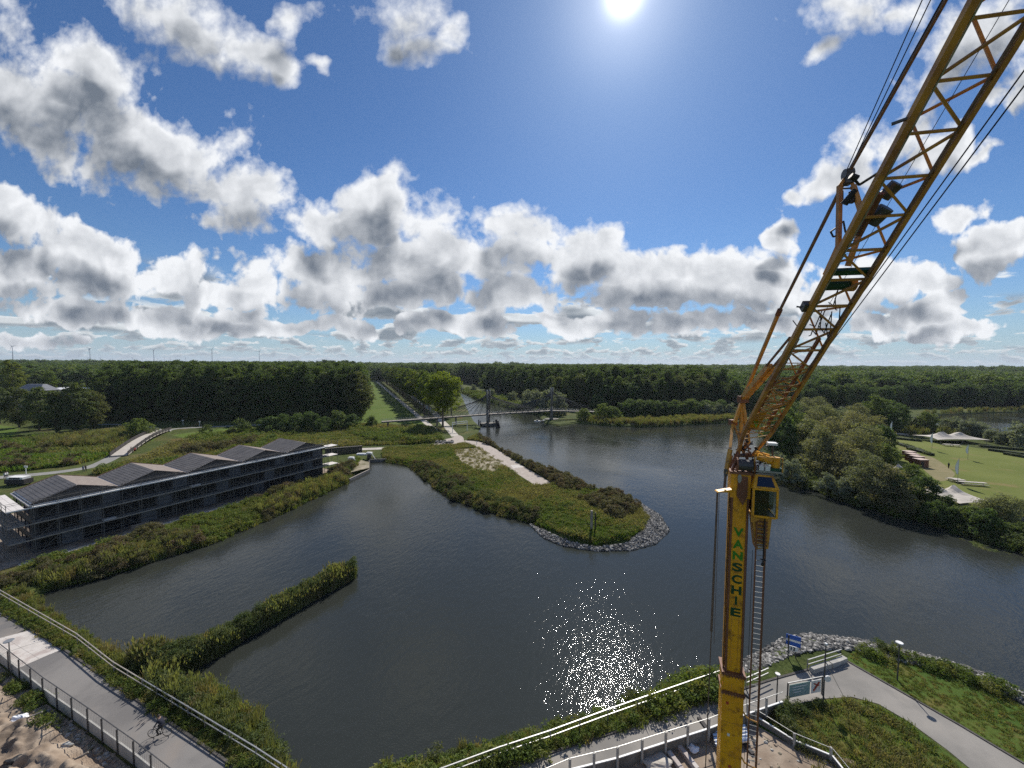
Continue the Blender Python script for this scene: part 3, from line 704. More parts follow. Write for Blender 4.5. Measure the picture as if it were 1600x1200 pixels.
def sheet(name, poly, z, mat, kind='structure', parent=None):
    pts = [Vector(p[:2]) for p in poly]
    co, ed, fa, *_ = delaunay_2d_cdt(pts, [(i, (i+1) % len(pts)) for i in range(len(pts))], [], 1, 1e-5)
    P = [(p.x, p.y) for p in pts]; fl = []
    for f in fa:
        cx = sum(co[i].x for i in f)/len(f); cy = sum(co[i].y for i in f)/len(f)
        if inpoly(np.array([cx]), np.array([cy]), P)[0]:
            a = [co[i] for i in f]; s_ = (a[1]-a[0]).cross(a[2]-a[0]); fl.append(tuple(f) if s_ > 0 else tuple(reversed(f)))
    me = bpy.data.meshes.new(name); me.from_pydata([(c.x, c.y, z) for c in co], [], fl); me.update()
    me.materials.append(M[mat]); o = bpy.data.objects.new(name, me); col.objects.link(o)
    if parent: o.parent = parent
    return tag(o, kind=kind) if kind else o
def ribbon(pts, widths):
    """polygon either side of a centre line of ground points"""
    Lf, Rg = [], []
    n = len(pts)
    for i, p in enumerate(pts):
        a = pts[max(0, i-1)]; b = pts[min(n-1, i+1)]; t = (b-a).normalized(); nn = Vector((-t.y, t.x)); w_ = widths[i] if isinstance(widths, (list, tuple)) else widths
        Lf.append(p+nn*w_/2); Rg.append(p-nn*w_/2)
    return Lf+Rg[::-1]
def smooth_line(pts, k=4):
    out = []; n = len(pts)
    for i in range(n-1):
        p0, p1, p2, p3 = pts[max(0, i-1)], pts[i], pts[i+1], pts[min(n-1, i+2)]
        for j in range(k):
            t = j/k; out.append(0.5*((2*p1)+(p2-p0)*t+(2*p0-5*p1+4*p2-p3)*t*t+(3*p1-p0-3*p2+p3)*t*t*t))
    return out+[pts[-1]]

# grass fields
lane = [G(574,597).xy, G(578,612).xy, G(580,640).xy, G(578,662).xy, G(668,664).xy, G(655,652).xy, G(620,620).xy, G(590,598).xy]
LANE = [Vector((-80, 190)), Vector((-80-0.385*560, 750)), Vector((-42-0.40*560, 750)), Vector((-42, 190))]
sheet('grass_lane', LANE, 1.010, 'lane')
lawn = GP([(1352,680),(1385,684),(1450,688),(1540,702),(1640,712),(1800,740),(1900,900),(1700,860),(1640,838),(1590,820),(1540,805),(1500,792),(1450,768),(1420,742),(1390,722),(1370,700)])
sheet('lawn', lawn, 1.012, 'lawn')
sheet('worn_turf', smooth_line(GP([(1432,712),(1455,714),(1478,728),(1492,742),(1470,752),(1448,738),(1436,724),(1432,712)]), 4)[:-1], 1.017, 'worn')
glen = GP([(268,680),(330,671),(395,667),(400,671),(350,677),(290,685)]); sheet('park_lawn', glen, 1.012, 'lane')
glen2 = GP([(-60,668),(-20,662),(30,668),(20,682),(-60,690)]); sheet('far_lawn', glen2, 1.012, 'lane')
glen3 = GP([(225,680),(245,671),(252,676),(238,690)]); sheet('bridge_lawn', glen3, 1.012, 'lane')
sheet('dry_sand_patch', smooth_line(GP([(702,700),(748,698),(770,715),(800,738),(765,745),(742,738),(722,722),(702,700)]), 4)[:-1], 1.014, 'sandpatch')
sheet('sand_clearing', smooth_line(GP([(885,792),(915,790),(935,802),(905,806),(885,792)]), 4)[:-1], 1.014, 'sandpatch')

# paths
pl = smooth_line(GP([(-60,752),(0,746),(60,741),(110,735),(150,727),(185,710),(215,692)]), 4)
sheet('grey_path', ribbon(pl, 3.6), 1.02, 'greypath')
pl2 = smooth_line(GP([(252,676),(275,670),(330,667),(400,664),(470,662)]), 4)
sheet('grey_path_beyond_bridge', ribbon(pl2, 3.2), 1.02, 'greypath')
pl3 = smooth_line(GP([(252,676),(240,668),(205,664),(150,663)]), 3)
sheet('park_path', ribbon(pl3, 2.4), 1.024, 'greypath')
sheet('shell_path', ribbon(smooth_line(GP([(560,702),(610,700),(660,697),(700,694),(730,692)]), 4), 3.4), 1.02, 'path')
sheet('peninsula_path', ribbon(smooth_line(GP([(716,690),(742,692),(765,703),(800,726),(850,757)]), 5), [5.2]*5+[5.0]*8+[4.8]*8), 1.024, 'brickpath')
sheet('path_junction', smooth_line(GP([(672,697),(690,688),(706,684),(716,680),(724,684),(722,694),(700,699),(672,697)]), 3)[:-1], 1.028, 'brickpath')
sheet('bright_slab', GP([(798,727),(812,726),(819,730),(802,732)]), 1.032, 'slab')
P4 = [Vector((-36-0.41*t, 176+t)) for t in (-2, 0, 40, 150, 300, 480)]
sheet('gravel_path', ribbon(P4, 3.0), 1.02, 'path')
P5 = [G(712,682).xy, G(700,668).xy, G(684,652).xy] + [Vector((-36-0.38*t, 205+t)) for t in (30, 120, 300, 480)]
sheet('avenue_path', ribbon(P5, 3.4), 1.022, 'path')

# promenades
prom1 = GP([(-120,880),(0,959),(100,1016),(250,1120),(355,1192),(420,1240),(330,1290),(210,1192),(70,1090),(0,1032),(-120,965)])
sheet('promenade', prom1, 1.03, 'asphalt')
prom2 = GP([(700,1235),(800,1200),(860,1178),(1000,1133),(1125,1090),(1200,1065),(1320,1032),(1400,1078),(1500,1135),(1600,1195),(1700,1255),(1600,1290),(1520,1205),(1480,1172),(1420,1128),(1372,1100),(1330,1089),(1288,1092),(1220,1105),(1160,1122),(1105,1142),(1040,1165),(960,1190),(880,1216),(760,1260)])
sheet('plaza_path', prom2, 1.03, 'asphalt2')
k1 = MB()
def kerb(name, pix, z=1.0, w_=0.18, h=0.12, mat='kerb'):
    mb = MB(); pts = [G(x, y, 1.0) for x, y in pix]
    for a, b in zip(pts[:-1], pts[1:]): mb.bar(a+Vector((0, 0, h/2-0.02)), b+Vector((0, 0, h/2-0.02)), w_, h)
    return tag(mb.build(name, mat), kind='structure')
kerb('kerb', [(-60,922),(0,958),(100,1015),(250,1119),(355,1191),(400,1224)])
kerb('plaza_kerb', [(790,1203),(860,1177),(1000,1132),(1125,1089),(1200,1064),(1320,1031)])
kerb('verge_kerb', [(1321,1032),(1400,1077),(1500,1134),(1600,1194),(1640,1218)])
# slabs set into the promenade
slabs = tag(empty('slab_paving', G(30, 1015)), kind='structure')
A0, A1, B1, B0 = G(48,985,1.0), G(95,1016,1.0), G(26,1046,1.0), G(-40,1008,1.0)
for i in range(2):
    for j in range(4):
        q = [((A0.lerp(A1, u)).lerp(B0.lerp(B1, u), v)) for u, v in ((i/2, j/4), ((i+1)/2, j/4), ((i+1)/2, (j+1)/4), (i/2, (j+1)/4))]
        c = sum(q, Vector())/4; q = [c+(p-c)*0.985 for p in q]; mb = MB(); h = 0.045+0.006*((i*3+j*5) % 3)
        mb.hexa([p+Vector((0, 0, 0.0)) for p in (q[0], q[3], q[2], q[1])]+[p+Vector((0, 0, h)) for p in (q[0], q[3], q[2], q[1])])
        mb.build('slab', 'slab', slabs)
# verge grass right, mound, construction sand
sheet('right_verge', GP([(1322,1030),(1340,1010),(1400,1030),(1500,1062),(1600,1108),(1640,1130),(1700,1255),(1600,1193),(1500,1133),(1400,1076)]), 1.006, 'verge')
sheet('mound_grass', GP([(1180,1120),(1288,1094),(1330,1091),(1372,1102),(1420,1130),(1520,1207),(1620,1310),(1300,1330),(1180,1200)]), 1.006, 'verge')
sheet('building_sand', GP([(880,1222),(960,1195),(1040,1170),(1105,1147),(1166,1125),(1230,1160),(1340,1190),(1420,1260),(1100,1400),(700,1500),(500,1400)]), 1.01, 'sand')
sheet('yard_sand', GP([(-150,985),(0,1040),(70,1098),(205,1200),(320,1290),(100,1500),(-500,1300)]), 1.01, 'sand')

# ------------------------------------------------------------------ riprap
def stone_mesh(seed, mat):
    bm = bmesh.new(); bmesh.ops.create_icosphere(bm, subdivisions=1, radius=0.5); rs = random.Random(seed)
    for v in bm.verts: v.co *= rs.uniform(0.7, 1.2); v.co.z *= 0.65
    for v in bm.verts: v.co.x *= rs.uniform(0.97, 1.03)*1.15
    me = bpy.data.meshes.new('stone'); bm.to_mesh(me); bm.free(); me.materials.append(M[mat]); return me
STONES = [stone_mesh(i, 'stone' if i % 5 > 1 else 'stone2') for i in range(9)]
S_STONE = src_coll('stones', STONES)
def riprap(name, shore, inner, n, big, label):
    """stones on the bank between the waterline and the crest"""
    poly = [tuple(p) for p in shore+inner[::-1]]; P = rand_in(poly, n)
    d = dist_to(P[:, 0], P[:, 1], [tuple(p) for p in shore]); z = np.clip(0.02+d*0.42, 0, 1.05)
    s_ = NR.uniform(0.22, 0.62, len(P)); order = np.argsort(np.hypot(P[:, 0], P[:, 1])/s_)
    root = tag(empty(name, (float(P[:, 0].mean()), float(P[:, 1].mean()), 0)), kind='structure')
    for i in order[:big]:
        o = bpy.data.objects.new('stone', STONES[R.randrange(9)]); col.objects.link(o); o.parent = root
        o.location = (P[i, 0]-root.location.x, P[i, 1]-root.location.y, z[i]); o.rotation_euler = (R.uniform(-.5, .5), R.uniform(-.5, .5), R.uniform(0, 6.3))
        k = s_[i]*1.15; o.scale = (k, k, k)
    rest = order[big:]
    o = stuff('stones', S_STONE, np.column_stack([P[rest, 0]-root.location.x, P[rest, 1]-root.location.y, z[rest]]), s_[rest], None, None, root, tilt=0.5)
tipS = GP([(826,818),(850,841),(880,853),(930,861),(985,860),(1024,850),(1046,830),(1032,806),(1000,786)], 0)
tipI = GP([(836,816),(862,831),(892,842),(930,849),(980,845),(1004,830),(1012,812),(1004,797),(994,787)], 1.0)
riprap('peninsula_riprap', tipS, tipI, 4600, 240, '')
rS = GP([(1120,1052),(1150,1038),(1190,1018),(1222,1000),(1265,991),(1340,999),(1440,1023),(1500,1039),(1560,1062),(1600,1085),(1640,1106)], 0)
rI = GP([(1135,1058),(1160,1052),(1200,1040),(1240,1022),(1290,1015),(1345,1018),(1420,1036),(1490,1054),(1545,1074),(1588,1096),(1625,1118)], 1.0)
riprap('shore_riprap', rS, rI, 2900, 290, '')

# ------------------------------------------------------------------ vegetation cover
def zof(x, y):
    d = np.full(len(x), 1e9)
    d = dist_to(x, y, LAKE+[LAKE[0]]); return np.where(inpoly(x, y, LAKEJ), -0.15, np.clip(-0.3+d*0.6, -0.2, 1.0))
def cover(name, src, poly, dens, smin, smax, label, cat, keep=None, sz=None, maxn=60000):
    n = min(maxn, int(area(poly)*dens)); P = rand_in([tuple(p) for p in poly], n, keep)
    if not len(P): return
    z = zof(P[:, 0], P[:, 1]); s_ = NR.uniform(smin, smax, len(P))*(0.62+0.42*lowfreq(P[:, 0], P[:, 1], 1.6, 2)+0.36*lowfreq(P[:, 0], P[:, 1], 4.5, 5)); S = np.column_stack([s_, s_, s_*(sz if sz else 1)])
    return stuff(name, src, np.column_stack([P, z-0.03]), S, label, cat)
land = lambda x, y: ~inpoly(x, y, LAKEJ)
def off_paths(*polys): return lambda x, y: np.logical_and.reduce([land(x, y)]+[~inpoly(x, y, [tuple(p) for p in q]) for q in polys])
# bank below the building
bankS = GP([(30,925),(80,922),(130,911),(230,880),(330,850),(420,812),(500,775),(542,756)], 0)
bank = bankS + GP([(562,716),(505,744),(400,782),(300,812),(200,842),(60,880),(0,905),(0,925)])
cover('bank_weeds', S_HERB, bank, 2.2, 0.8, 1.7, 'bright green weeds on the bank below the scaffolded building', 'weeds', land)
cover('bank_grass', S_GRASS, bank, 2.0, 1.2, 2.4, 'tall grass on the bank below the scaffolded building', 'grass', land)
b2 = bankS + GP([(530,748),(480,768),(400,803),(320,838),(220,868),(130,898),(70,912)], 0)
reedband = [p for p in b2]
cover('bank_reeds', S_REED, reedband, 1.7, 0.6, 0.95, 'green reeds along the waterline below the scaffolded building', 'reeds', lambda x, y: lowfreq(x, y, 6, 1) > 0.3)
cover('bank_scrub', S_HEATH, bank, 0.32, 0.6, 1.1, 'grey green scrub on the bank below the scaffolded building', 'scrub', lambda x, y: land(x, y) & (lowfreq(x, y, 5, 2) > 0.45))
# reed strip in the lake
rsL = GP([(222,1046),(262,1066),(300,1046),(350,1018),(405,985),(460,955),(510,925),(554,903)], 0)
strip = rsL + [p + Vector((-0.7, 1.4)) for p in reversed(rsL[2:])] + GP([(205,1040)], 0)
P = rand_in([tuple(p) for p in strip], 1500)
stuff('reed_strip', S_REED, np.column_stack([P, np.full(len(P), -0.1)]), NR.uniform(0.6, 1.05, len(P))*(0.55+0.5*lowfreq(P[:, 0], P[:, 1], 1.3, 4)+0.4*lowfreq(P[:, 0], P[:, 1], 4, 1)), 'narrow strip of tall reeds standing in the lake', 'reeds')
P = rand_in([tuple(p) for p in strip], 650)
stuff('strip_brambles', S_HERB2, np.column_stack([P, NR.uniform(0.4, 1.7, len(P))]), NR.uniform(0.7, 1.3, len(P)), 'leafy climbers tangled in the narrow reed strip', 'climbers')
mb = MB()
for a, b in zip(rsL[1:-1], rsL[2:]): 
    a3, b3 = Vector((a.x-0.35, a.y+0.9, 0.05)), Vector((b.x-0.35, b.y+0.9, 0.05)); mb.bar(a3, b3, 1.5, 0.5)
tag(mb.build('reed_bed_soil', 'hedge'), kind='structure')
# promenade verge
vS = GP([(0,925),(40,935),(62,940),(74,952),(112,977),(150,1004),(190,1026),(222,1047),(262,1068),(330,1077),(370,1094),(402,1122),(430,1172),(455,1216),(480,1250)], 0)
vI = GP([(400,1225),(355,1190),(250,1117),(100,1013),(0,957)])
verge = vS+vI
cover('promenade_weeds', S_HERB, verge, 3.2, 0.4, 0.85, 'leafy weeds on the verge between promenade and railing', 'weeds', land)
cover('promenade_grass', S_GRASS, verge, 6.0, 0.6, 1.2, 'grass on the verge between promenade and railing', 'grass', land)
corner = GP([(222,1047),(262,1066),(330,1077),(370,1093),(402,1122),(430,1172),(455,1216),(480,1250)], 0) + GP([(440,1240),(400,1195),(340,1145),(270,1095),(215,1055)])
cover('corner_scrub', S_HERB2, corner, 3.2, 0.8, 1.6, 'tangled green scrub filling the lake corner by the railing', 'scrub', land)
cover('corner_reeds', S_REED, corner, 1.6, 0.6, 0.95, 'reeds filling the lake corner by the railing', 'reeds')
shore1 = GP([(40,935),(62,940),(74,952),(112,977),(150,1004),(190,1026),(222,1047)], 0)+GP([(218,1055),(180,1030),(140,1003),(100,975),(60,950),(20,930)])
cover('promenade_reeds', S_REED, shore1, 2.6, 0.35, 0.6, 'short yellow green reeds on the shore below the promenade railing', 'reeds')
# bottom shore scrub
bS = GP([(1120,1048),(1090,1062),(1040,1080),(960,1112),(880,1137),(800,1160),(700,1180),(600,1214),(540,1252),(480,1257)], 0)
bI = GP([(560,1290),(700,1230),(790,1200),(860,1175),(1000,1130),(1125,1088)])
bot = bS+bI
cover('shore_weeds', S_HERB, bot, 3.6, 0.8, 1.7, 'dense green weeds between the lake and the plaza kerb', 'weeds', land)
cover('shore_grass', S_GRASS, bot, 4.2, 0.9, 1.9, 'long grass between the lake and the plaza kerb', 'grass', land)
botw = bS+GP([(1110,1066),(1000,1108),(880,1146),(800,1172),(700,1198),(600,1235),(500,1275)])
cover('shore_scrub', S_HERB2, botw, 3.2, 0.9, 1.8, 'thick green scrub along the near lake shore', 'scrub', lambda x, y: lowfreq(x, y, 3, 4) > 0.2)
cover('shore_reeds', S_REED, botw, 1.5, 0.6, 1.0, 'reeds along the near lake shore', 'reeds', lambda x, y: lowfreq(x, y, 3, 9) > 0.35)
# right verge
vr = GP([(1325,1028),(1345,1012),(1420,1034),(1490,1054),(1545,1076),(1588,1098),(1640,1125),(1700,1252),(1600,1192),(1500,1132),(1400,1074)])
cover('right_verge_grass', S_GRASS, vr, 9.0, 0.28, 0.55, 'mown grass verge beside the plaza path', 'grass')
rr = rS+rI
cover('riprap_weeds', S_HERB, GP([(1340,1016),(1420,1030),(1490,1048),(1545,1068),(1600,1098),(1625,1118),(1580,1098),(1500,1066),(1420,1048),(1340,1028)], 0.8), 2.6, 0.6, 1.3, 'green weeds growing among the shore stones', 'weeds')
cover('riprap_scrub', S_HERB2, GP([(1270,1000),(1345,1006),(1500,1046),(1600,1092),(1590,1100),(1490,1060),(1350,1025),(1260,1020)], 0.8), 0.9, 0.5, 1.0, 'low scrub growing among the shore stones', 'scrub', lambda x, y: lowfreq(x, y, 2.5, 3) > 0.42)
cover('mound_tufts', S_GRASS, GP([(1190,1120),(1288,1096),(1330,1093),(1372,1104),(1420,1132),(1510,1205),(1600,1300),(1330,1300),(1260,1180)]), 4.0, 0.6, 1.3, 'rough grass on the mound inside the plaza bend', 'grass')
cover('mound_dry_tufts', S_DRY, GP([(1210,1120),(1288,1100),(1330,1096),(1400,1130),(1480,1205),(1330,1290),(1260,1180)]), 2.6, 0.5, 1.1, 'dry brownish tufts on the mound inside the plaza bend', 'grass')
cover('mound_weeds', S_HERB2, GP([(1200,1118),(1290,1098),(1350,1120),(1330,1180),(1250,1170)]), 1.2, 0.6, 1.3, 'dark weeds on the mound by the info board', 'weeds', lambda x, y: lowfreq(x, y, 2, 3) > 0.35)
# peninsula
PEN = [G(x, y, 0.3).xy for x, y in PX_LAKE[11:38]]
pen = GP([(600,724),(640,731),(682,764),(702,779),(752,798),(800,812),(836,815),(862,830),(892,841),(930,848),(980,844),(1004,829),(1012,812),(1000,795),(960,776),(900,755),(850,736),(800,713),(770,695),(745,680),(730,690),(712,698),(690,697),(640,700),(600,703)], 0.6)
pathp = ribbon(smooth_line(GP([(716,690),(742,692),(765,703),(800,726),(853,759)]), 5), 6.6)
sandp = GP([(704,702),(748,699),(790,724),(772,742),(742,738),(718,722)])
keep = off_paths(pathp, sandp)
cover('peninsula_grass', S_GRASS, pen, 2.6, 0.9, 1.8, 'tall yellowish grass covering the peninsula', 'grass', keep)
cover('peninsula_weeds', S_HERB, pen, 1.0, 0.7, 1.4, 'green weeds covering the peninsula', 'weeds', lambda x, y: keep(x, y) & (lowfreq(x, y, 7, 5) > 0.5))
back = GP([(996,808),(994,790),(960,778),(900,757),(850,738),(800,715),(770,697),(746,680),(732,686),(760,703),(800,735),(850,762),(900,790),(960,812)], 0.4)
back = GP([(1000,802),(996,790),(960,778),(900,757),(850,738),(800,715),(770,697),(746,680)], 0.3)+GP([(752,690),(785,710),(820,732),(868,760),(905,784),(965,812)])
cover('peninsula_dry_grass', S_DRY, pen, 3.4, 0.8, 1.6, 'dry brownish grass patches on the peninsula', 'grass', lambda x, y: keep(x, y) & (lowfreq(x, y, 5, 8)+0.45*NR.rand(len(x)) > 0.50))
cover('sand_edge_tufts', S_DRY, sandp, 0.9, 0.5, 1.2, 'sparse dry tufts on the sandy patch', 'grass')
cover('peninsula_fresh_grass', S_FRESH, pen, 1.6, 0.9, 1.7, 'fresh bright green grass patches on the peninsula', 'grass', lambda x, y: keep(x, y) & (lowfreq(x, y, 6, 4)+0.25*NR.rand(len(x)) > 0.66))
cover('peninsula_scrub', S_HEATH, back, 0.8, 0.6, 1.25, 'brown green scrub along the river side of the peninsula', 'scrub', lambda x, y: (lowfreq(x, y, 5, 2) > 0.12) & ~inpoly(x, y, [tuple(p) for p in pathp]))
front = GP([(640,729),(682,762),(702,777),(752,797),(800,810),(835,817)], 0.1)+GP([(850,806),(800,785),(750,765),(715,748),(690,735),(655,722)])
cover('peninsula_front_scrub', S_HEATH, front, 0.45, 0.5, 1.0, 'dark scrub along the lake side of the peninsula', 'scrub', lambda x, y: lowfreq(x, y, 4, 7) > 0.25)
cover('peninsula_front_reeds', S_HERB2, front, 1.3, 0.8, 1.7, 'dark leafy weeds along the lake side of the peninsula', 'weeds')
# meadow behind the building and the far lane
mead = GP([(505,702),(560,697),(640,694),(690,690),(676,672),(580,664),(480,674),(420,678),(400,673),(290,687),(262,700),(235,712),(150,738),(190,748),(330,735),(420,712)])
cover('meadow_grass', S_GRASS, mead, 1.1, 2.0, 3.8, 'rough meadow grass behind the scaffolded building', 'grass', land)
cover('meadow_dry_grass', S_DRY, mead, 0.7, 1.6, 3.0, 'rust and straw coloured grass patches behind the roofs', 'grass', lambda x, y: lowfreq(x, y, 11, 6)+0.2*NR.rand(len(x)) > 0.6)
cover('meadow_weeds', S_HERB, mead, 0.35, 1.6, 3.2, 'patchy weeds in the meadow behind the scaffolded building', 'weeds', lambda x, y: lowfreq(x, y, 12, 3) > 0.5)
mead2 = GP([(-120,742),(0,738),(60,733),(110,727),(150,718),(185,700),(205,684),(150,676),(60,684),(-120,690)])
cover('left_meadow_grass', S_GRASS, mead2, 0.9, 2.2, 4.2, 'rough meadow grass left of the grey path', 'grass')
cover('marsh_reeds', S_REED, GP([(60,690),(110,685),(180,678),(205,676),(212,684),(185,695),(120,702),(60,700)]), 0.5, 0.9, 1.4, 'reeds in the marsh beside the small bridge', 'reeds')
cover('left_meadow_fresh', S_FRESH, mead2, 0.6, 2.0, 3.6, 'fresh green grass in the left meadow', 'grass', lambda x, y: lowfreq(x, y, 16, 6) > 0.5)
cover('marsh_scrub', S_HEATH, mead2, 0.02, 1.0, 1.7, 'scattered low scrub in the left meadow', 'scrub', lambda x, y: lowfreq(x, y, 14, 3) > 0.5)
cover('ditch_scrub', S_HEATH, GP([(268,708),(330,700),(400,686),(400,694),(330,708),(280,716)]), 0.25, 0.9, 1.6, 'olive scrub along the ditch behind the roofs', 'scrub')
# far banks
farbank = [G(x, y, 0.5).xy for x, y in [(905,660),(950,664),(1000,666),(1060,664),(1120,660),(1160,657),(1160,652),(1100,655),(1040,657),(980,660),(910,655)]]
cover('far_bank_reeds', S_REED, farbank, 0.8, 0.8, 1.2, 'pale reeds on the far river bank', 'reeds')
cb = [G(x, y, 0.5).xy for x, y in [(722,612),(745,622),(772,630),(800,638),(838,646),(862,652),(862,644),(800,630),(750,615),(730,609)]]
cover('channel_bank_grass', S_HERB, cb, 0.22, 2.5, 4.5, 'light green weeds on the channel bank', 'weeds')
eb = GP([(1200,722),(1225,745),(1262,764),(1330,786),(1400,807),(1440,815),(1500,834),(1560,852),(1600,866),(1700,900)], 0.1)+GP([(1700,870),(1600,850),(1560,832),(1500,812),(1440,796),(1400,785),(1330,765),(1262,745),(1225,728),(1195,705)])
cover('east_bank_weeds', S_HERB2, eb, 1.0, 1.4, 2.6, 'dense weeds along the foot of the willow bank', 'weeds')
cover('east_bank_herbs', S_HERB, eb, 0.9, 1.4, 2.4, 'pale green herbs along the foot of the willow bank', 'weeds')
P = rand_in([tuple(p) for p in GP([(1480,831),(1520,845),(1560,857),(1600,870),(1600,877),(1550,866),(1500,846)], 0)], 500)
cover('lily_fringe', S_HERB, GP([(1480,829),(1520,843),(1600,868),(1640,880),(1640,889),(1590,876),(1540,860),(1490,840)], 0), 1.6, 0.8, 1.4, 'pale floating plants along the east shore', 'water plants', sz=0.25)
cover('pond_reeds', S_REED, GP([(1400,674),(1438,672),(1500,679),(1640,690),(1640,694),(1500,683),(1400,679)], 1), 0.25, 1.0, 1.5, 'reeds on the near edge of the far pond', 'reeds')
cover('pond_far_reeds', S_REED, GP([(1440,649),(1500,645),(1600,642),(1750,643),(1750,640),(1600,639),(1450,645)], 1), 0.12, 0.9, 1.3, 'dark reed bed on the far side of the pond', 'reeds')

# ------------------------------------------------------------------ trees, individually
def along(a, b, n): return [(a[0]+(b[0]-a[0])*i/(n-1), a[1]+(b[1]-a[1])*i/(n-1)) for i in range(n)]
GW = 'poplars along the edge of the dark wood on the left'
n = 0
for row in range(3):
    for i, (x, y) in enumerate(along((-212-row*2, 197+row*7), (-84-row*3, 207+row*7), 24)):
        kd = 'poplar' if R.random() < 0.72 else 'upright'
        tree(kd, x+R.uniform(-1.5, 1.5), y+R.uniform(-2.5, 2.5), R.uniform(0.86, 1.10) if kd == 'poplar' else R.uniform(1.1, 1.4), 'tall dark poplar crowded into the front of the left wood', 'tree', GW)
for row in range(2):
    for i in range(34):
        t = i*6.2+4; tree('poplar', -82-0.385*t-row*6.5+R.uniform(-1, 1), 207+t+R.uniform(-1.5, 1.5), R.uniform(0.92, 1.08), 'tall poplar of the left wood facing the grass lane', 'tree', 'poplars of the left wood beside the grass lane')
GA = 'poplars of the avenue beside the gravel path'
for i in range(58):
    t = i*8.0+8
    tree('alley', -43-0.395*t+R.uniform(-.8, .8), 205+t+R.uniform(-1, 1), R.uniform(0.88, 1.05), 'yellowish green avenue poplar in the near row beside the gravel path', 'tree', GA)
for i in range(40):
    t = i*9.0+14
    tree('alley', -29-0.38*t+R.uniform(-.8, .8), 206+t+R.uniform(-1, 1), R.uniform(0.85, 1.0), 'avenue poplar in the row nearer the river channel', 'tree', 'poplars of the avenue nearer the channel')
K['big'] = [(crown_mesh('big_poplar_crown', L['lone'], 26.5, 7.2, 6.5, 150, 110, 0.36, 1.7, 'round', 501), trunk_mesh('big_poplar_trunk', 24, 0.5, 9, 0.22, 0.32, 77))]
bt = G(692, 667)
tree('big', bt.x, bt.y, 1.0, 'big yellow green poplar standing alone at the path junction', 'tree', None, i=0, name='poplar_tree')
# left trees
for k, (px, py, s_, kd, lb) in enumerate([
 (30,668,0.98,'upright','round tree at the far left beside the pale house'), (62,672,0.95,'upright','middle tree of the left clump in front of the houses'),
 (120,674,1.12,'upright','largest tree of the left clump, nearest the dark wood'), (88,676,0.9,'upright','tree tucked between two larger ones of the left clump'),
 (0,662,0.9,'upright','tree half cut by the left frame edge'), (148,670,0.9,'upright','smaller tree on the right flank of the left clump'),
 (22,636,1.2,'alley','pale green tree rising behind the left house'), (78,628,0.9,'alley','thin pale tree between the far roofs'), (50,640,1.0,'broad','tree between the two far houses')]):
    p = G(px, py); tree(kd, p.x, p.y, s_, lb, 'tree', None)
p = G(216, 684); tree('bigbush', p.x, p.y, 0.95, 'dark round shrub beside the small bridge rail', 'shrub', None)
for px, py, s_, lb in [(377,679,1.5,'small dark tree at the right end of the park lawn'), (323,678,0.95,'lone young tree on the park lawn'), (362,682,0.9,'low bush left of the small dark tree')]:
    p = G(px, py); tree('bush', p.x, p.y, s_*1.4, lb, 'bush', None)
for i, (px, py, s_) in enumerate([(418,678,1.0),(440,676,1.05),(462,675,1.0),(488,674,1.1),(505,676,0.9),(530,672,1.1),(548,671,0.95)]):
    p = G(px, py); tree('bigbush', p.x, p.y, s_*0.95, ['leftmost','second from the left','third from the left','middle','fourth from the right','second from the right','rightmost'][i]+' of the grey green bushes before the dark wood', 'bush', 'bushes in a row before the dark wood')
p = G(581, 668); tree('bigbush', p.x, p.y, 0.68, 'dark round bush under the footbridge end', 'bush', None)

# river wood on the far bank: front row as individuals
GR = 'trees along the front of the far river wood'
fr = [(-30,430),(-8,395),(12,345),(30,300),(48,262),(70,245),(95,250),(120,252),(145,250)]
for i in range(len(fr)-1):
    for j in range(8):
        for row in range(2):
            t = j/8; x = fr[i][0]+(fr[i+1][0]-fr[i][0])*t+row*3; y = fr[i][1]+(fr[i+1][1]-fr[i][1])*t+row*9+R.uniform(-3, 3)
            kd = R.choice(['poplar', 'poplar', 'poplar', 'broad', 'upright']) if i < 5 else R.choice(['poplar', 'broad', 'upright', 'upright'])
            tree(kd, x+R.uniform(-2, 2), y, R.uniform(0.8, 1.04) if kd == 'poplar' else R.uniform(1.0, 1.3), 'dark tree in the front of the wood across the river' , 'tree', GR)
for i, (px, py, s_, kd) in enumerate([(740,613,1.0,'silver'),(768,622,1.0,'silver'),(800,630,1.1,'silver'),(826,638,1.5,'silver'),(838,640,1.6,'silver'),(858,644,1.8,'silver'),(872,648,1.6,'silver'),
  (912,656,0.8,'bigbush'),(945,657,1.15,'bigbush'),(960,657,0.9,'bigbush'),(980,650,1.2,'bigbush'),(935,645,1.3,'bigbush')]):
    p = G(px, py); tree(kd, p.x, p.y, s_, 'rounded shrub at the foot of the wood across the river', 'shrub', 'shrubs at the foot of the wood across the river')
for i in range(16):
    p = G(988+i*9, 650-i*0.1); tree('bigbush', p.x, p.y+R.uniform(-2, 2), R.uniform(1.0, 1.25), 'dark clipped-looking shrub in the hedge on the far river bank', 'shrub', 'hedge shrubs on the far river bank')
for px in (1105, 1122, 1141):
    p = G(px, 651); tree('silver', p.x, p.y, 0.95, 'small round silvery willow on the far bank left of the crane', 'willow', 'round silvery willows left of the crane')
p = G(1108, 610)
tree('broad', 130, 262, 1.35, 'bright green round tree standing out of the far river wood', 'tree', None)

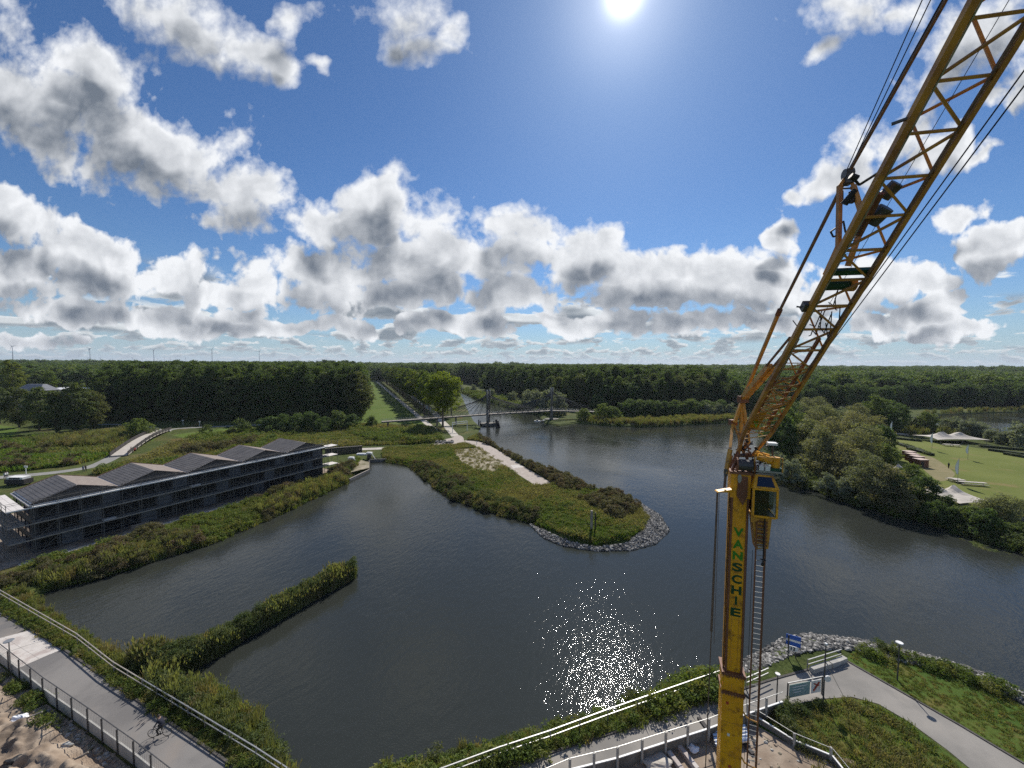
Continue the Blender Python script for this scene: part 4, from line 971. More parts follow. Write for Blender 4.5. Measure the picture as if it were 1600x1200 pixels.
# willow bank, right of the crane
wil = [(1212,742,.75,'silver'),(1236,752,.7,'silver'),(1215,720,1.0,'broad'),(1232,705,1.0,'broad'),(1225,690,1.15,'broad'),(1262,722,1.15,'willow'),(1282,742,1.15,'willow'),(1270,700,1.15,'willow'),(1300,715,1.1,'willow'),
 (1312,755,0.95,'willow'),(1330,738,1.1,'willow'),(1345,765,.8,'willow'),(1350,728,1.1,'willow'),(1325,700,1.2,'willow'),(1292,685,1.25,'willow'),(1252,675,1.2,'willow'),(1228,668,1.2,'willow'),(1360,700,1.0,'willow'),(1340,680,1.15,'willow'),
 (1310,668,1.2,'silver'),(1345,668,1.3,'silver'),(1370,670,1.1,'broad'),(1382,742,.6,'broad'),(1375,715,.7,'broad'),(1362,785,.85,'willow'),(1385,792,.75,'willow'),(1325,776,.6,'silver'),(1292,768,.55,'silver'),(1398,772,.55,'willow'),
 (1422,777,.52,'broad'),(1405,795,.5,'broad'),(1440,792,.45,'broad'),(1380,770,.8,'silver'),(1256,655,1.1,'willow'),(1282,652,1.1,'willow'),(1210,676,1.1,'willow'),(1205,650,1.2,'willow')]
for i, (px, py, s_, kd) in enumerate(wil):
    p = G(px, py); tree(kd, p.x, p.y, s_, {'willow': 'rounded yellow green willow on the east bank beyond the crane', 'silver': 'small silvery willow shrub on the east bank', 'broad': 'dark leafy tree among the east bank willows'}[kd], 'tree', 'east bank '+{'willow': 'willows', 'silver': 'silvery shrubs', 'broad': 'dark trees'}[kd])
for i, (px, py, s_, kd) in enumerate([(1460,812,.8,'bigbush'),(1485,818,.7,'bigbush'),(1510,822,.85,'bigbush'),(1535,830,.9,'bigbush'),(1558,822,.95,'willow'),(1540,812,.6,'willow'),(1590,840,.6,'bigbush'),(1600,812,.6,'willow'),(1565,805,.45,'willow'),(1480,800,.4,'broad')]):
    p = G(px, py); tree(kd, p.x, p.y, s_*0.6, 'olive shrub on the east bank in front of the canvas tent', 'shrub', 'olive shrubs in front of the canvas tent')
# between lawn and pond
for i, (px, py, s_, kd) in enumerate([(1385,672,1.15,'silver'),(1400,676,1.2,'broad'),(1415,672,1.0,'silver'),(1432,674,1.3,'silver'),(1448,676,.9,'broad'),(1478,676,1.1,'silver'),(1492,678,1.3,'silver'),(1512,682,1.3,'silver'),(1530,684,1.1,'silver'),
  (1548,690,.9,'silver'),(1565,694,.8,'silver'),(1590,696,1.5,'silver'),(1605,700,1.6,'silver'),(1575,688,.7,'silver'),(1375,660,1.0,'broad'),(1395,655,1.0,'broad')]):
    p = G(px, py); tree(kd, p.x, p.y, s_*0.72, 'grey green tree between the lawn and the far pond', 'tree', 'grey green trees between the lawn and the far pond')

def grp(s_): return [o for o in TREES if str(o.get('group', '')) == s_]
relabel(grp('east bank willows'), '%s rounded yellow green willow of the east bank, counted from the crane mast rightwards')
relabel(grp('east bank silvery shrubs'), '%s silvery willow shrub of the east bank, counted from the crane mast rightwards')
relabel(grp('east bank dark trees'), '%s dark leafy tree among the east bank willows, counted from the left')
relabel(grp('hedge shrubs on the far river bank'), '%s shrub from the left in the dark hedge on the far river bank')
relabel(grp('round silvery willows left of the crane'), '%s small round silvery willow from the left, far bank beside the crane')
relabel(grp('shrubs at the foot of the wood across the river'), '%s rounded shrub from the left at the foot of the wood across the river')
relabel(grp('olive shrubs in front of the canvas tent'), '%s olive shrub from the left along the shore by the near canvas tent')
relabel(grp('grey green trees between the lawn and the far pond'), '%s grey green tree from the left between the lawn and the pond')
for i, o in enumerate(sorted(grp(GA), key=lambda o: o.location.y)):
    if i < 30: o['label'] = '%s poplar of the avenue near row, counted away from the big lone tree' % ordinal(i+1)
relabel([o for k_, o in enumerate(grp(GR)) if k_ % 2 == 0][:60], '%s tree from the left along the front of the wood across the river')
relabel(grp('poplars of the left wood beside the grass lane')[:34], '%s tall poplar from the left facing the grass lane, edge row of left wood')
relabel(grp('poplars of the avenue nearer the channel'), '%s poplar from the left in the avenue row nearer the river channel')
relabel([o for o in grp(GW) if o.location.y < 209 and o.location.y < 201.5+0.08*(o.location.x+212)], '%s tall dark poplar from the left in the front row of the left wood')
# round crowned wood on the right: front rows as individuals
for i in range(60):
    t = i/59; x = 150+t*330+R.uniform(-4, 4); y = 262+30*math.sin(t*3)+R.uniform(-5, 5)
    tree('broad', x, y, R.uniform(0.9, 1.3), 'round crowned tree at the front of the right hand wood', 'tree', 'trees at the front of the right hand wood')

relabel(grp('trees at the front of the right hand wood'), '%s round crowned tree from the left at the front of the right wood')
stuff('wood_undergrowth', S_BUSH, *(lambda P: (np.column_stack([P, np.full(len(P), .8)]), NR.uniform(1.0, 2.2, len(P))))(rand_in([(-215,193),(-80,202),(-95,212),(-225,206)], 260)), 'dark undergrowth filling the foot of the left wood', 'undergrowth')
# far woods: past counting, one object per wood
def wood(name, poly_fn, n, src, smin, smax, label, x0, x1, y0, y1, z=1.0, sz=1.0):
    x = NR.uniform(x0, x1, n); y = y0+(y1-y0)*NR.rand(n)**1.0; k = poly_fn(x, y) & ~inpoly(x, y, LAKEJ) & ~inpoly(x, y, POND)
    x, y = x[k], y[k]; s_ = NR.uniform(smin, smax, len(x))*np.where(y > 520, 0.84+0.30*lowfreq(x, y, 110, 3), 1.0); stuff(name, src, np.column_stack([x, y, np.full(len(x), z)]), np.column_stack([s_*1.05, s_*1.05, s_*sz*NR.uniform(0.93, 1.05, len(x))]), label, 'wood', tilt=0.03)
view = lambda x, y: (np.abs(x) < 1.42*y+30)
wood('left_wood', lambda x, y: (x < -96-0.385*(y-207)) & (x > -230-1.0*(y-215)) & view(x, y), 9500, S_POP, 0.84, 1.10, 'dense dark poplar wood left of the grass lane', -700, -90, 219, 640)
wood('river_wood', lambda x, y: (x > 62-0.40*(y-262)) & (x > -60-0.30*(y-400)) & (y > 262) & (x < 150+0.1*(y-262)) & view(x, y), 6500, S_POP, 0.78, 1.08, 'dense dark wood across the river channel', -250, 260, 262, 700)
wood('right_wood', lambda x, y: (x > 148+0.1*(y-262)) & (y > 278+30*np.sin((x-150)/330*3)) & view(x, y), 6500, S_BROAD, 0.85, 1.6, 'wood of round crowned trees on the right', 150, 1000, 275, 700)
wood('left_back_wood', lambda x, y: (x < -250-0.9*(y-215)) & (y > 330) & view(x, y), 4500, S_BROAD, 1.1, 1.7, 'wood behind the houses on the left', -1000, -250, 330, 750)
wood('avenue_wood', lambda x, y: (x > -290) & (x < -75-0.12*(y-400)) & (x > -15-0.36*(y-205)) & (y > 470), 1500, S_POP, 0.85, 1.0, 'wood between the avenue and the channel', -400, -40, 470, 760)
wood('distant_wood', lambda x, y: view(x, y) & (y > 640), 15000, S_BROAD, 1.35, 2.3, 'continuous dark green woodland reaching the horizon', -2300, 2300, 640, 1600, sz=0.85)
wood('horizon_wood', lambda x, y: view(x, y), 14000, S_BROAD, 3.0, 5.0, 'faint line of woodland on the horizon', -6500, 6500, 1600, 4500, z=-8, sz=0.50)
# ------------------------------------------------------------------ scaffolded building on the left bank
O = G(48, 789, 8.8); O.z = 0.9
_e = G(505, 697, 8.8); ea = Vector((_e.x-O.x, _e.y-O.y, 0)); LEN = ea.length; ea.normalize(); eb = Vector((-ea.y, ea.x, 0)); EZ = Vector((0, 0, 1))
DEP = 11.2; MOD = LEN/5; EAVE = 7.9; RIDGE = 1.75
def B(a, b_, z): return O + ea*a + eb*b_ + EZ*z
def abox(mb, a0, a1, b0, b1, z0, z1):
    return mb.hexa([B(a0, b0, z0), B(a1, b0, z0), B(a1, b1, z0), B(a0, b1, z0), B(a0, b0, z1), B(a1, b0, z1), B(a1, b1, z1), B(a0, b1, z1)])
bld = empty('apartment_building', O, 'long dark three storey building under construction with five gabled roofs of dark panels', 'building')
mb = MB(); abox(mb, 0, LEN, 0.35, DEP, -0.6, EAVE-0.25); mb.build('wall', 'cladding', bld)
mb = MB(); abox(mb, -0.25, LEN+0.2, -0.2, DEP+0.3, EAVE-0.24, EAVE-0.02); mb.build('roof_slab', 'plaster', bld)
for i in range(5):
    a0 = i*MOD; am = a0+MOD*0.5; a1 = a0+MOD; g0 = 0.02; g1 = 0.30
    mb = MB(); mb.hexa([B(a0, -0.15, EAVE), B(am, -0.15, EAVE), B(am, DEP, EAVE), B(a0, DEP, EAVE), B(a0+0.05, -0.15, EAVE+0.1), B(am, -0.15, EAVE+RIDGE), B(am, DEP, EAVE+RIDGE), B(a0+0.05, DEP, EAVE+0.1)])
    mb.hexa([B(am+.001, -0.15, EAVE), B(a1, -0.15, EAVE), B(a1, DEP, EAVE), B(am+.001, DEP, EAVE), B(am+.001, -0.15, EAVE+RIDGE), B(a1-0.05, -0.15, EAVE+0.1), B(a1-0.05, DEP, EAVE+0.1), B(am+.001, DEP, EAVE+RIDGE)])
    rf = mb.build('roof', 'cladding', bld)
    # boards on the far slope
    def S(t, b_, h, left=True):   # t 0 eave..1 ridge
        a = a0+(am-a0)*t if left else a1-(a1-am)*t
        return B(a, b_, EAVE+0.1+(RIDGE-0.1)*t+h)
    mb = MB(); mb.hexa([S(0, -0.2, .02, 0), S(0, DEP, .02, 0), S(1, DEP, .02, 0), S(1, -0.2, .02, 0), S(0, -0.2, .08, 0), S(0, DEP, .08, 0), S(1, DEP, .08, 0), S(1, -0.2, .08, 0)][::1]); mb.build('roof_boards', 'roofbrown', rf)
    mb = MB(); mb.hexa([S(0, -0.2, .01), S(1, -0.2, .01), S(1, DEP, .01), S(0, DEP, .01), S(0, -0.2, .07), S(1, -0.2, .07), S(1, DEP, .07), S(0, DEP, .07)]); mb.build('roof_underlay', 'plaster', rf)
    for r in range(10):
        for c_ in range(3):
            t0, t1 = 0.03+r*0.097, 0.03+r*0.097+0.083; b0 = 0.1+c_*3.6; b1 = b0+3.59
            mb = MB(); mb.hexa([S(t0, b0, .10), S(t1, b0, .10), S(t1, b1, .10), S(t0, b1, .10), S(t0, b0, .15), S(t1, b0, .15), S(t1, b1, .15), S(t0, b1, .15)]); mb.build('roof_panel', 'solar', rf)
    mb = MB(); mb.bar(S(0, DEP+.1, .1), S(1, DEP+.1, .1), .22, .14); mb.bar(S(1, DEP+.1, .1, 0), S(0, DEP+.1, .1, 0), .22, .14); mb.build('verge_board', 'rooftrim', rf)
    mb = MB(); mb.bar(S(0, -.25, .02), S(1, -.25, .02), .14, .22); mb.bar(S(1, -.25, .02, 0), S(0, -.25, .02, 0), .14, .22); mb.build('fascia', 'darkwood', rf)
    mb = MB(); mb.bar(B(am, 0.2, EAVE), B(am, 0.2, EAVE+RIDGE-.2), .35); mb.build('gable_post', 'galv', rf)
# facade: storeys of openings
for s_ in range(3):
    z0 = 0.25+s_*2.62
    for i in range(20):
        a0 = 0.5+i*(LEN-1)/20; wv = (LEN-1)/20
        mb = MB()
        if (i+s_*3) % 4 == 1:
            abox(mb, a0+0.1, a0+wv-0.1, 0.24, 0.345, z0, z0+2.2); mb.build('facade_panel', 'panel', bld)
        else:
            abox(mb, a0+0.25, a0+wv-0.25, 0.28, 0.345, z0+0.1, z0+2.1); wn = mb.build('window', 'darkglass', bld)
            mb = MB()
            for u in (a0+0.2, a0+wv/2, a0+wv-0.2): abox(mb, u-.04, u+.04, 0.22, 0.275, z0, z0+2.2)
            mb.build('frame', 'steel', wn)
    mb = MB(); abox(mb, 0, LEN, 0.05, 0.344, z0+2.25, z0+2.5); mb.build('floor_edge', 'panel', bld)
for s_ in range(3):
    z0 = 0.3+s_*2.62
    for j in range(4):
        mb = MB(); b0 = 1.2+j*2.5; mb.hexa([B(-.1, b0, z0+.4), B(0.0, b0, z0+.4), B(0.0, b0+1.5, z0+.4), B(-.1, b0+1.5, z0+.4), B(-.1, b0, z0+1.9), B(0.0, b0, z0+1.9), B(0.0, b0+1.5, z0+1.9), B(-.1, b0+1.5, z0+1.9)]); mb.build('window', 'glass', bld)
# scaffolding: a thing of its own
scf = empty('scaffolding', B(0, -1.6, 0), 'steel tube scaffolding with plank decks wrapped round the long dark building', 'scaffolding')
nb = 21; ST = LEN/(nb-1); LV = (0.35, 2.75, 5.2, 7.72)
TOPZ = 8.85
for i in range(nb+1):
    a = -2.6 if i == 0 else (i-1)*ST
    for b_ in (-0.35, -1.55):
        mb = MB(); mb.tube(B(a, b_, -0.4), B(a, b_, TOPZ if b_ < -1 else 7.5), 0.038, None, 5); mb.build('upright', 'scaf', scf)
for j in range(4):
    for a in (-1.4, -2.6):
        mb = MB(); mb.tube(B(a, 1.4+j*3.2, -0.4), B(a, 1.4+j*3.2, TOPZ if a < -2 else 7.5), 0.045, None, 5); mb.build('upright', 'scaf', scf)
for k, z in enumerate(LV):
    for b_, dz in ((-1.55, 0.5), (-1.55, 1.0), (-0.35, 1.0)):
        if z+dz > TOPZ or (k == 3 and dz < 1): continue
        mb = MB(); mb.tube(B(-2.7, b_, z+dz), B(LEN+.3, b_, z+dz), 0.032, None, 5); mb.build('guard_rail', 'scaf', scf)
    for dz in (0.5, 1.0):
        mb = MB(); mb.tube(B(-2.6, -1.6, z+dz), B(-2.6, DEP+1, z+dz), 0.032, None, 5); mb.build('guard_rail', 'scaf', scf)
    if k:
        for i in range(nb-1):
            for w_ in range(3):
                mb = MB(); b0 = -0.45-w_*0.38; abox(mb, i*ST+.03, (i+1)*ST-.03, b0-0.35, b0, z-.05, z+R.uniform(0, .015)); mb.build('deck_plank', 'wood' if k < 3 else 'white', scf)  # uppermost planks whitened: sunlight on the top deck put into the colour
        mb = MB(); abox(mb, -2.6, LEN+.3, -1.64, -1.60, z, z+.17); mb.build('toe_board', 'wood' if k < 3 else 'white', scf)  # top board whitened likewise for a sunlit edge
        for w_ in range(3):
            for j in range(4):
                mb = MB(); a0 = -2.6+w_*0.62; abox(mb, a0, a0+.59, -1.5+j*3.3, 1.75+j*3.3, z-.05, z+R.uniform(0, .02)); mb.build('deck_plank', 'plaster' if k == 3 else 'wood', scf)
for i in range(0, nb-1, 4):
    for z0, z1 in ((0.3, 2.75), (2.75, 5.2), (5.2, 7.5)):
        mb = MB(); q = 1 if (i//4) % 2 else 0
        mb.tube(B((i+q)*ST, -1.6, z0), B((i+1-q)*ST, -1.6, z1), 0.03, None, 5); mb.build('brace', 'scaf', scf)
for z in LV[1:]:
    mb = MB(); abox(mb, LEN+.35, LEN+3.4, -1.5, 1.2, z-.05, z+.03); mb.build('stair_landing', 'plaster', scf)
for a in (LEN+.4, LEN+3.3):
    for b_ in (-1.45, 1.15):
        mb = MB(); mb.tube(B(a, b_, -.4), B(a, b_, TOPZ+.5), .045, None, 5); mb.build('upright', 'scaf', scf)
# loose pieces on the scaffold
for a, z in ((7.5, 2.85), (20, 5.3)):
    mb = MB(); abox(mb, a, a+1.6, -1.3, -0.6, z, z+.25); tag(rebase(mb.build('plank_stack', 'plaster'), B(a, -1, z)), 'pale stack of boards lying on the %s scaffold deck' % ('lowest' if z < 3 else 'middle'), 'boards')
mb = MB(); abox(mb, 10.6, 13.0, -2.6, -2.45, -.1, 1.2); tag(rebase(mb.build('insulation_board', 'roofbrown'), B(11.8, -2.5, 0)), 'brown board leaning at the foot of the scaffolding', 'board')
sheet('building_apron', [B(a, b_, 0).xy for a, b_ in ((-4, -3.4), (LEN+4, -2.8), (LEN+4, 18), (-4, 30), (-40, 30), (-40, -3))], 1.012, 'sand')
sheet('bank_path', [B(a, b_, 0).xy for a, b_ in ((-2, -3.9), (LEN+2, -3.3), (LEN+2, -2.6), (-2, -2.9))], 1.018, 'path')

# dark retaining wall and quay at the inlet
def wall_between(name, p0, p1, h, th, mat, label, cat, z0=0.0):
    a, b_ = Vector((p0.x, p0.y, z0+h/2)), Vector((p1.x, p1.y, z0+h/2)); mb = MB(); mb.bar(a, b_, th, h); o = mb.build(name, mat); rebase(o, (a.x, a.y, z0)); return tag(o, label, cat)
wl = empty('sheet_pile_wall', G(512, 712, 0.4), 'dark planked retaining wall between the building and the quay', 'wall')
a, b_ = G(508, 714, 0.4), G(566, 709, 0.4)
for i in range(24):
    p = a.lerp(b_, i/24); q = a.lerp(b_, (i+0.94)/24); mb = MB(); mb.bar(p+EZ*1.2, q+EZ*1.2, .25, 2.9); mb.build('plank', 'darkwood', wl)
mb = MB(); mb.bar(a+EZ*2.75, b_+EZ*2.75, .4, .14); mb.build('coping', 'wood', wl)
wall_between('quay_wall', G(577, 722, 0), G(604, 721, 0), 1.2, .4, 'darkconcrete', 'low dark quay wall at the head of the inlet', 'wall', -0.3)
wall_between('quay_edge', G(546, 752, 0), G(577, 737, 0), 1.0, .35, 'wood', 'timber edge of the small quay corner', 'wall', -0.3)
wall_between('timber_quay_facing', G(577, 737, 0), G(577, 722, 0), 1.0, .35, 'darkwood', 'dark timber side of the small quay', 'wall', -0.3)
for px, py, lb in ((549, 724, 'left'), (577, 716, 'right')):
    p = G(px, py, 0.9); t = empty('quay_hoist', p, '%s of two dark white-hooded machines with slanted arms on the small quay' % lb, 'hoist', 'white hooded machines on the quay')
    mb = MB(); mb.box(p+EZ*0.7, (1.1, .9, 1.4)); mb.build('body', 'steel', t)
    mb = MB(); mb.box(p+EZ*1.65, (1.7, 1.2, .42)); mb.box(p+EZ*1.9, (1.3, .9, .14)); mb.build('hood', 'white', t)
    mb = MB(); mb.bar(p+Vector((.8, 0, 1.5)), p+Vector((2.0, -.3, -.1)), .12); mb.build('arm', 'flag', t)
sheet('quay_sand', GP([(527,724),(560,718),(577,722),(577,731),(548,738),(522,732)]), 1.016, 'sandpatch')
p = G(566, 711, .9); mb = MB(); mb.box(p+EZ*.25, (3.4, 1.2, .5)); mb.box(p+EZ*.55, (2.6, .8, .1)); tag(rebase(mb.build('rowing_boat', 'flag'), p), 'small pale boat shape lying beside the quay machines', 'boat')

# ------------------------------------------------------------------ small bridge on the left
q0, q1 = G(186, 712, 1.3), G(258, 672, 1.3); bd = (q1-q0); bd.z = 0; bl = bd.length; bd.normalize(); bn = Vector((-bd.y, bd.x, 0))
br = empty('small_bridge', q0, 'short arched path bridge with dark plank parapets left of the roofs', 'bridge')
N_ = 12; zt = lambda t: 0.15+1.3*math.sin(math.pi*t)
mb = MB()
for i in range(N_):
    t0, t1 = i/N_, (i+1)/N_; a, b_ = q0+bd*bl*t0+EZ*zt(t0), q0+bd*bl*t1+EZ*zt(t1); w_ = bn*2.0
    mb.hexa([a-w_-EZ*.35, b_-w_-EZ*.35, b_+w_-EZ*.35, a+w_-EZ*.35, a-w_, b_-w_, b_+w_, a+w_])
mb.build('deck', 'path', br)
for s_ in (1, -1):
    for i in range(N_):
        t0, t1 = i/N_, (i+1)/N_; a, b_ = q0+bd*bl*t0+EZ*zt(t0)+bn*2.1*s_, q0+bd*bl*t1+EZ*zt(t1)+bn*2.1*s_
        for h in (0.25, 0.6, 0.95):
            mb = MB(); mb.bar(a+EZ*h, b_+EZ*h, .08, .3); mb.build('parapet_board', 'darkwood', br)
        mb = MB(); mb.bar(a-EZ*.9, a+EZ*1.2, .14); mb.build('post', 'darkwood', br)
mb = MB(); mb.box(q1-bd*3+bn*-2.2-EZ*.5, (1, .6, 1.6), bd); mb.build('abutment', 'plaster', br)

# ------------------------------------------------------------------ cable stayed footbridge
fb = empty('footbridge', G(763, 663, 0), 'slender cable stayed footbridge with two pairs of grey pylons across the river', 'bridge')
DZ = 5.6
Pm = W(763, 647, 186); Pm = G(763, 647, DZ); Pr = G(862, 641.5, DZ); Pl = G(596, 659, 4.2); Pe = G(935, 643.5, 4.6)
dl = [Pl, Pm, Pr, Pe]; dd = (Pr-Pm).normalized(); dn = Vector((-dd.y, dd.x, 0)).normalized()
mb = MB()
for a, b_ in zip(dl[:-1], dl[1:]): mb.bar(a, b_, 2.6, 0.32)
mb.build('deck', 'wood', fb)
mb = MB()
for a, b_ in zip(dl[:-1], dl[1:]): mb.bar(a-EZ*.35, b_-EZ*.35, 1.2, .4)
mb.build('girder', 'steel', fb)
for s_ in (1, -1):
    for a, b_ in zip(dl[:-1], dl[1:]):
        off = dn*1.2*s_; n = int((b_-a).length/2.2)
        for h in (1.15, 0.7):
            mb = MB(); mb.bar(a+off+EZ*h, b_+off+EZ*h, .05); mb.build('hand_rail', 'galv', fb)
        mb = MB()
        for i in range(n+1): p = a.lerp(b_, i/n)+off; mb.bar(p, p+EZ*1.15, .05)
        mb.build('rail_post', 'galv', fb)
for P0, lbl in ((G(763, 662, 0), 0), (G(862, 660, 0), 1)):
    Pd = Pm if not lbl else Pr
    for s_ in (1, -1):
        base = Vector((Pd.x, Pd.y, 0))+dn*2.6*s_; top = Vector((Pd.x, Pd.y, 0))+dn*0.7*s_+EZ*(17.5 if not lbl else 17.8)
        # the pair of legs stands a little apart along the deck
        base += dd*1.35*s_; top += dd*1.0*s_
        mb = MB(); mb.tube(base-EZ*.5, base.lerp(top, .45), .68, .64, 10); mb.tube(base.lerp(top, .45), top, .64, .48, 10); mb.build('pylon', 'darkconcrete', fb, True)
        mb = MB(); mb.tube(top+EZ*.02, top+EZ*.5, .5, .15, 10); mb.build('pylon_cap', 'galv', fb)
        for dirn in (1, -1):
            for k in range(9):
                reach = 5+k*3.6; d_ = Pd+dd*dirn*reach+dn*1.25*s_
                if dirn == -1 and not lbl: d_ = Pm.lerp(Pl, reach/(Pm-Pl).length)+dn*1.25*s_
                if dirn == 1 and lbl and reach > (Pe-Pr).length: continue
                mb = MB(); mb.tube(top-EZ*(0.6+k*.35), d_, .075, None, 4); mb.build('stay_cable', 'steel', fb)
    mb = MB(); mb.prism([(Pd.x+math.cos(t)*4.2*dd.x-math.sin(t)*3.2*dd.y, Pd.y+math.cos(t)*4.2*dd.y+math.sin(t)*3.2*dd.x) for t in [i*math.pi/6 for i in range(12)]], -.5, 1.1); mb.build('pier', 'darkconcrete', fb)
for px in (606, 683, 712):
    t = (px-596)/(763-596.); p = None
    # find the deck point that lies under this bearing
    best = min((abs((lambda q: (q-CAM).dot(rt)/(q-CAM).dot(fwd)*F+800)(Pl.lerp(Pm, i/200))-px), i) for i in range(200))[1]; p = Pl.lerp(Pm, best/200)
    mb = MB(); mb.tube((p.x, p.y, .6), (p.x, p.y, p.z-.3), .45, .4, 8); mb.build('pier_column', 'darkconcrete', fb)
mb = MB(); q = G(777, 668, 0); mb.tube(q-EZ*.5, q+Vector((-.6, 0, 4.0)), .8, .5, 8); mb.tube(q+Vector((1, .8, -.5)), q+Vector((.2, .4, 3.2)), .6, .4, 8); mb.box(q+Vector((0, 0, 2.2)), (1.8, 1.6, .3)); tag(rebase(mb.build('mooring_dolphin', 'darkwood'), q), 'dark timber mooring dolphin beside the near bridge pylon', 'mooring post')
for dx, dy in ((-4, -2), (-5, 1), (3, -3)):
    q = Vector((Pm.x+dx, Pm.y+dy, 0)); mb = MB(); mb.tube(q-EZ*.5, q+EZ*2.6, .28, .25, 7); tag(rebase(mb.build('guard_pile', 'darkwood'), q), {-4: 'short dark pile just left of the near pylon pier', -5: 'farthest left short dark pile by the near pylon pier', 3: 'short dark pile right of the near pylon pier'}[dx], 'pile', 'piles around the near pylon pier')
# boats moored at the far pier
for i in range(5):
    q = Vector((Pr.x-8+i*3.6, Pr.y-3-i*.4, 0)); t = empty('moored_boat', q, ['leftmost','second from the left','middle','second from the right','rightmost'][i]+' of the small boats and floats at the far pylon', 'boat', 'small boats at the far pylon', rz=.4*i)
    mb = MB(); mb.prism([(q.x-1.6, q.y-.5), (q.x+1.0, q.y-.6), (q.x+1.8, q.y), (q.x+1.0, q.y+.6), (q.x-1.6, q.y+.5)], -.1, .45); mb.build('hull', 'steel' if i % 2 else 'white', t)
    mb = MB(); mb.box(q+Vector((-.2, 0, .65)), (1.3, .8, .4)); mb.build('cover', 'flag' if i % 2 else 'steel', t)
# white portal frame over the path
q0, q1 = G(707, 676, 1), G(730, 673, 1); t = empty('height_portal', q0, 'white portal frame standing over the avenue path near the footbridge', 'portal')
for q in (q0, q1): mb = MB(); mb.bar(q, q+EZ*4.4, .28); mb.build('post', 'white', t)
for h in (4.4, 3.6): mb = MB(); mb.bar(q0+EZ*h, q1+EZ*h, .22); mb.build('beam', 'white', t)
# heap of pale rubble beside the junction
root = empty('rubble_heap', G(694, 690), 'heap of pale grey blocks beside the path junction', 'rubble')
for i in range(26):
    q = G(681+i*1.05, 691.5+R.uniform(-1.6, 1.6)); o = bpy.data.objects.new('stone', STONES[i % 9]); col.objects.link(o); o.parent = root; o.location = q-root.location+EZ*R.uniform(.1, .6); s_ = R.uniform(.8, 1.5); o.scale = (s_, s_, s_); o.rotation_euler = (0, 0, i)
def post_thing(name, px, py, h, w_, mat, label, cat, head=None):
    q = G(px, py); mb = MB(); mb.bar(q-EZ*.2, q+EZ*h, w_); 
    if head: mb.box(q+EZ*h, head)
    return tag(rebase(mb.build(name, mat), q), label, cat)
post_thing('marker_post', 924, 830, 3.8, .36, 'wood', 'thick grey post on the peninsula tip, left of its twin', 'post')
post_thing('marker_post', 930, 829, 3.3, .2, 'darkwood', 'thin dark post on the peninsula tip, right of its thicker twin', 'post')
post_thing('bollard', 745, 694, 1.1, .22, 'white', 'small pale bollard where the peninsula path begins', 'bollard')
for px, py, lb in ((41, 742, 'pale sign post beside the grey path on the far left'), (286, 664, 'white finger post beside the park path, left one'), (312, 666, 'short white post beside the park path, right one')):
    post_thing('path_sign', px, py, 2.2, .12, 'white', lb, 'sign', (.9, .12, .5))

# ------------------------------------------------------------------ wind turbines
def turbine(px, hub_py, dist, lb, rotor=42, a0=0.3):
    hub = W(px, hub_py, dist); base = Vector((hub.x, hub.y, 0)); t = empty('wind_turbine', base, lb, 'wind turbine', 'wind turbines on the horizon')
    mb = MB(); mb.tube(base, hub, 3.4, 1.8, 8); mb.build('tower', 'turbine', t)
    mb = MB(); mb.box(hub+Vector((0, 3, 1)), (5, 12, 5)); mb.build('nacelle', 'turbine', t)
    for k in range(3):
        a = a0+k*2.0944; d = Vector((math.cos(a), -.03, math.sin(a))); n = Vector((-math.sin(a), 0, math.cos(a)))*1.9; p = hub+Vector((0, -5, 1)); e = p+d*rotor
        mb = MB(); mb.hexa([p-n+Vector((0, -.5, 0)), p+n+Vector((0, -.5, 0)), p+n+Vector((0, .5, 0)), p-n+Vector((0, .5, 0)), e-n*.25+Vector((0, -.2, 0)), e+n*.25+Vector((0, -.2, 0)), e+n*.25+Vector((0, .2, 0)), e-n*.25+Vector((0, .2, 0))]); mb.build('blade', 'turbine', t)
for i, (px, py, d, a, lb) in enumerate([(19,541,3300,.15,'leftmost'),(140,545,3600,.25,'second from the left'),(240,547,4200,.5,'third from the left'),(331,547,4000,.9,'fourth from the left'),(405,550,4600,.8,'rightmost')]):
    turbine(px, py, d, 'white wind turbine on the horizon, the %s of the five tall ones' % lb, 42, a)
for i, px in enumerate([137,157,176,207,222,246,257,266,276,290]):
    turbine(px, 559+(i % 3), 8200, '%s tiny distant wind turbine from the left on the horizon' % ordinal(i+1), 44, i*.5)

# ------------------------------------------------------------------ houses far left
hs = empty('apartment_house', G(-12, 655), 'pale house with white balcony frames at the left edge behind the trees', 'house')
c0 = G(-10, 650)
mb = MB(); mb.box(c0+Vector((-6, 6, 4.5)), (14, 10, 9)); mb.build('wall', 'housewall', hs)
mb = MB(); mb.box(c0+Vector((-6, 6, 9.3)), (15, 11, .6)); mb.build('roof', 'greyroof', hs)
for k in range(3):
    mb = MB(); z = 1.6+k*2.8
    mb.box(c0+Vector((0, .3, z)), (9, 2.0, .22)); mb.bar(c0+Vector((-4, -.6, z)), c0+Vector((-4, -.6, z+2.7)), .25); mb.bar(c0+Vector((4.3, -.6, z)), c0+Vector((4.3, -.6, z+2.7)), .25); mb.bar(c0+Vector((-4, -.6, z+1)), c0+Vector((4.3, -.6, z+1)), .12); mb.build('balcony', 'white', hs)
    for j in range(3): mb = MB(); mb.box(c0+Vector((-5.2+j*4, .96, z+1.3)), (2.0, .1, 1.6)); mb.build('window', 'glass', hs)
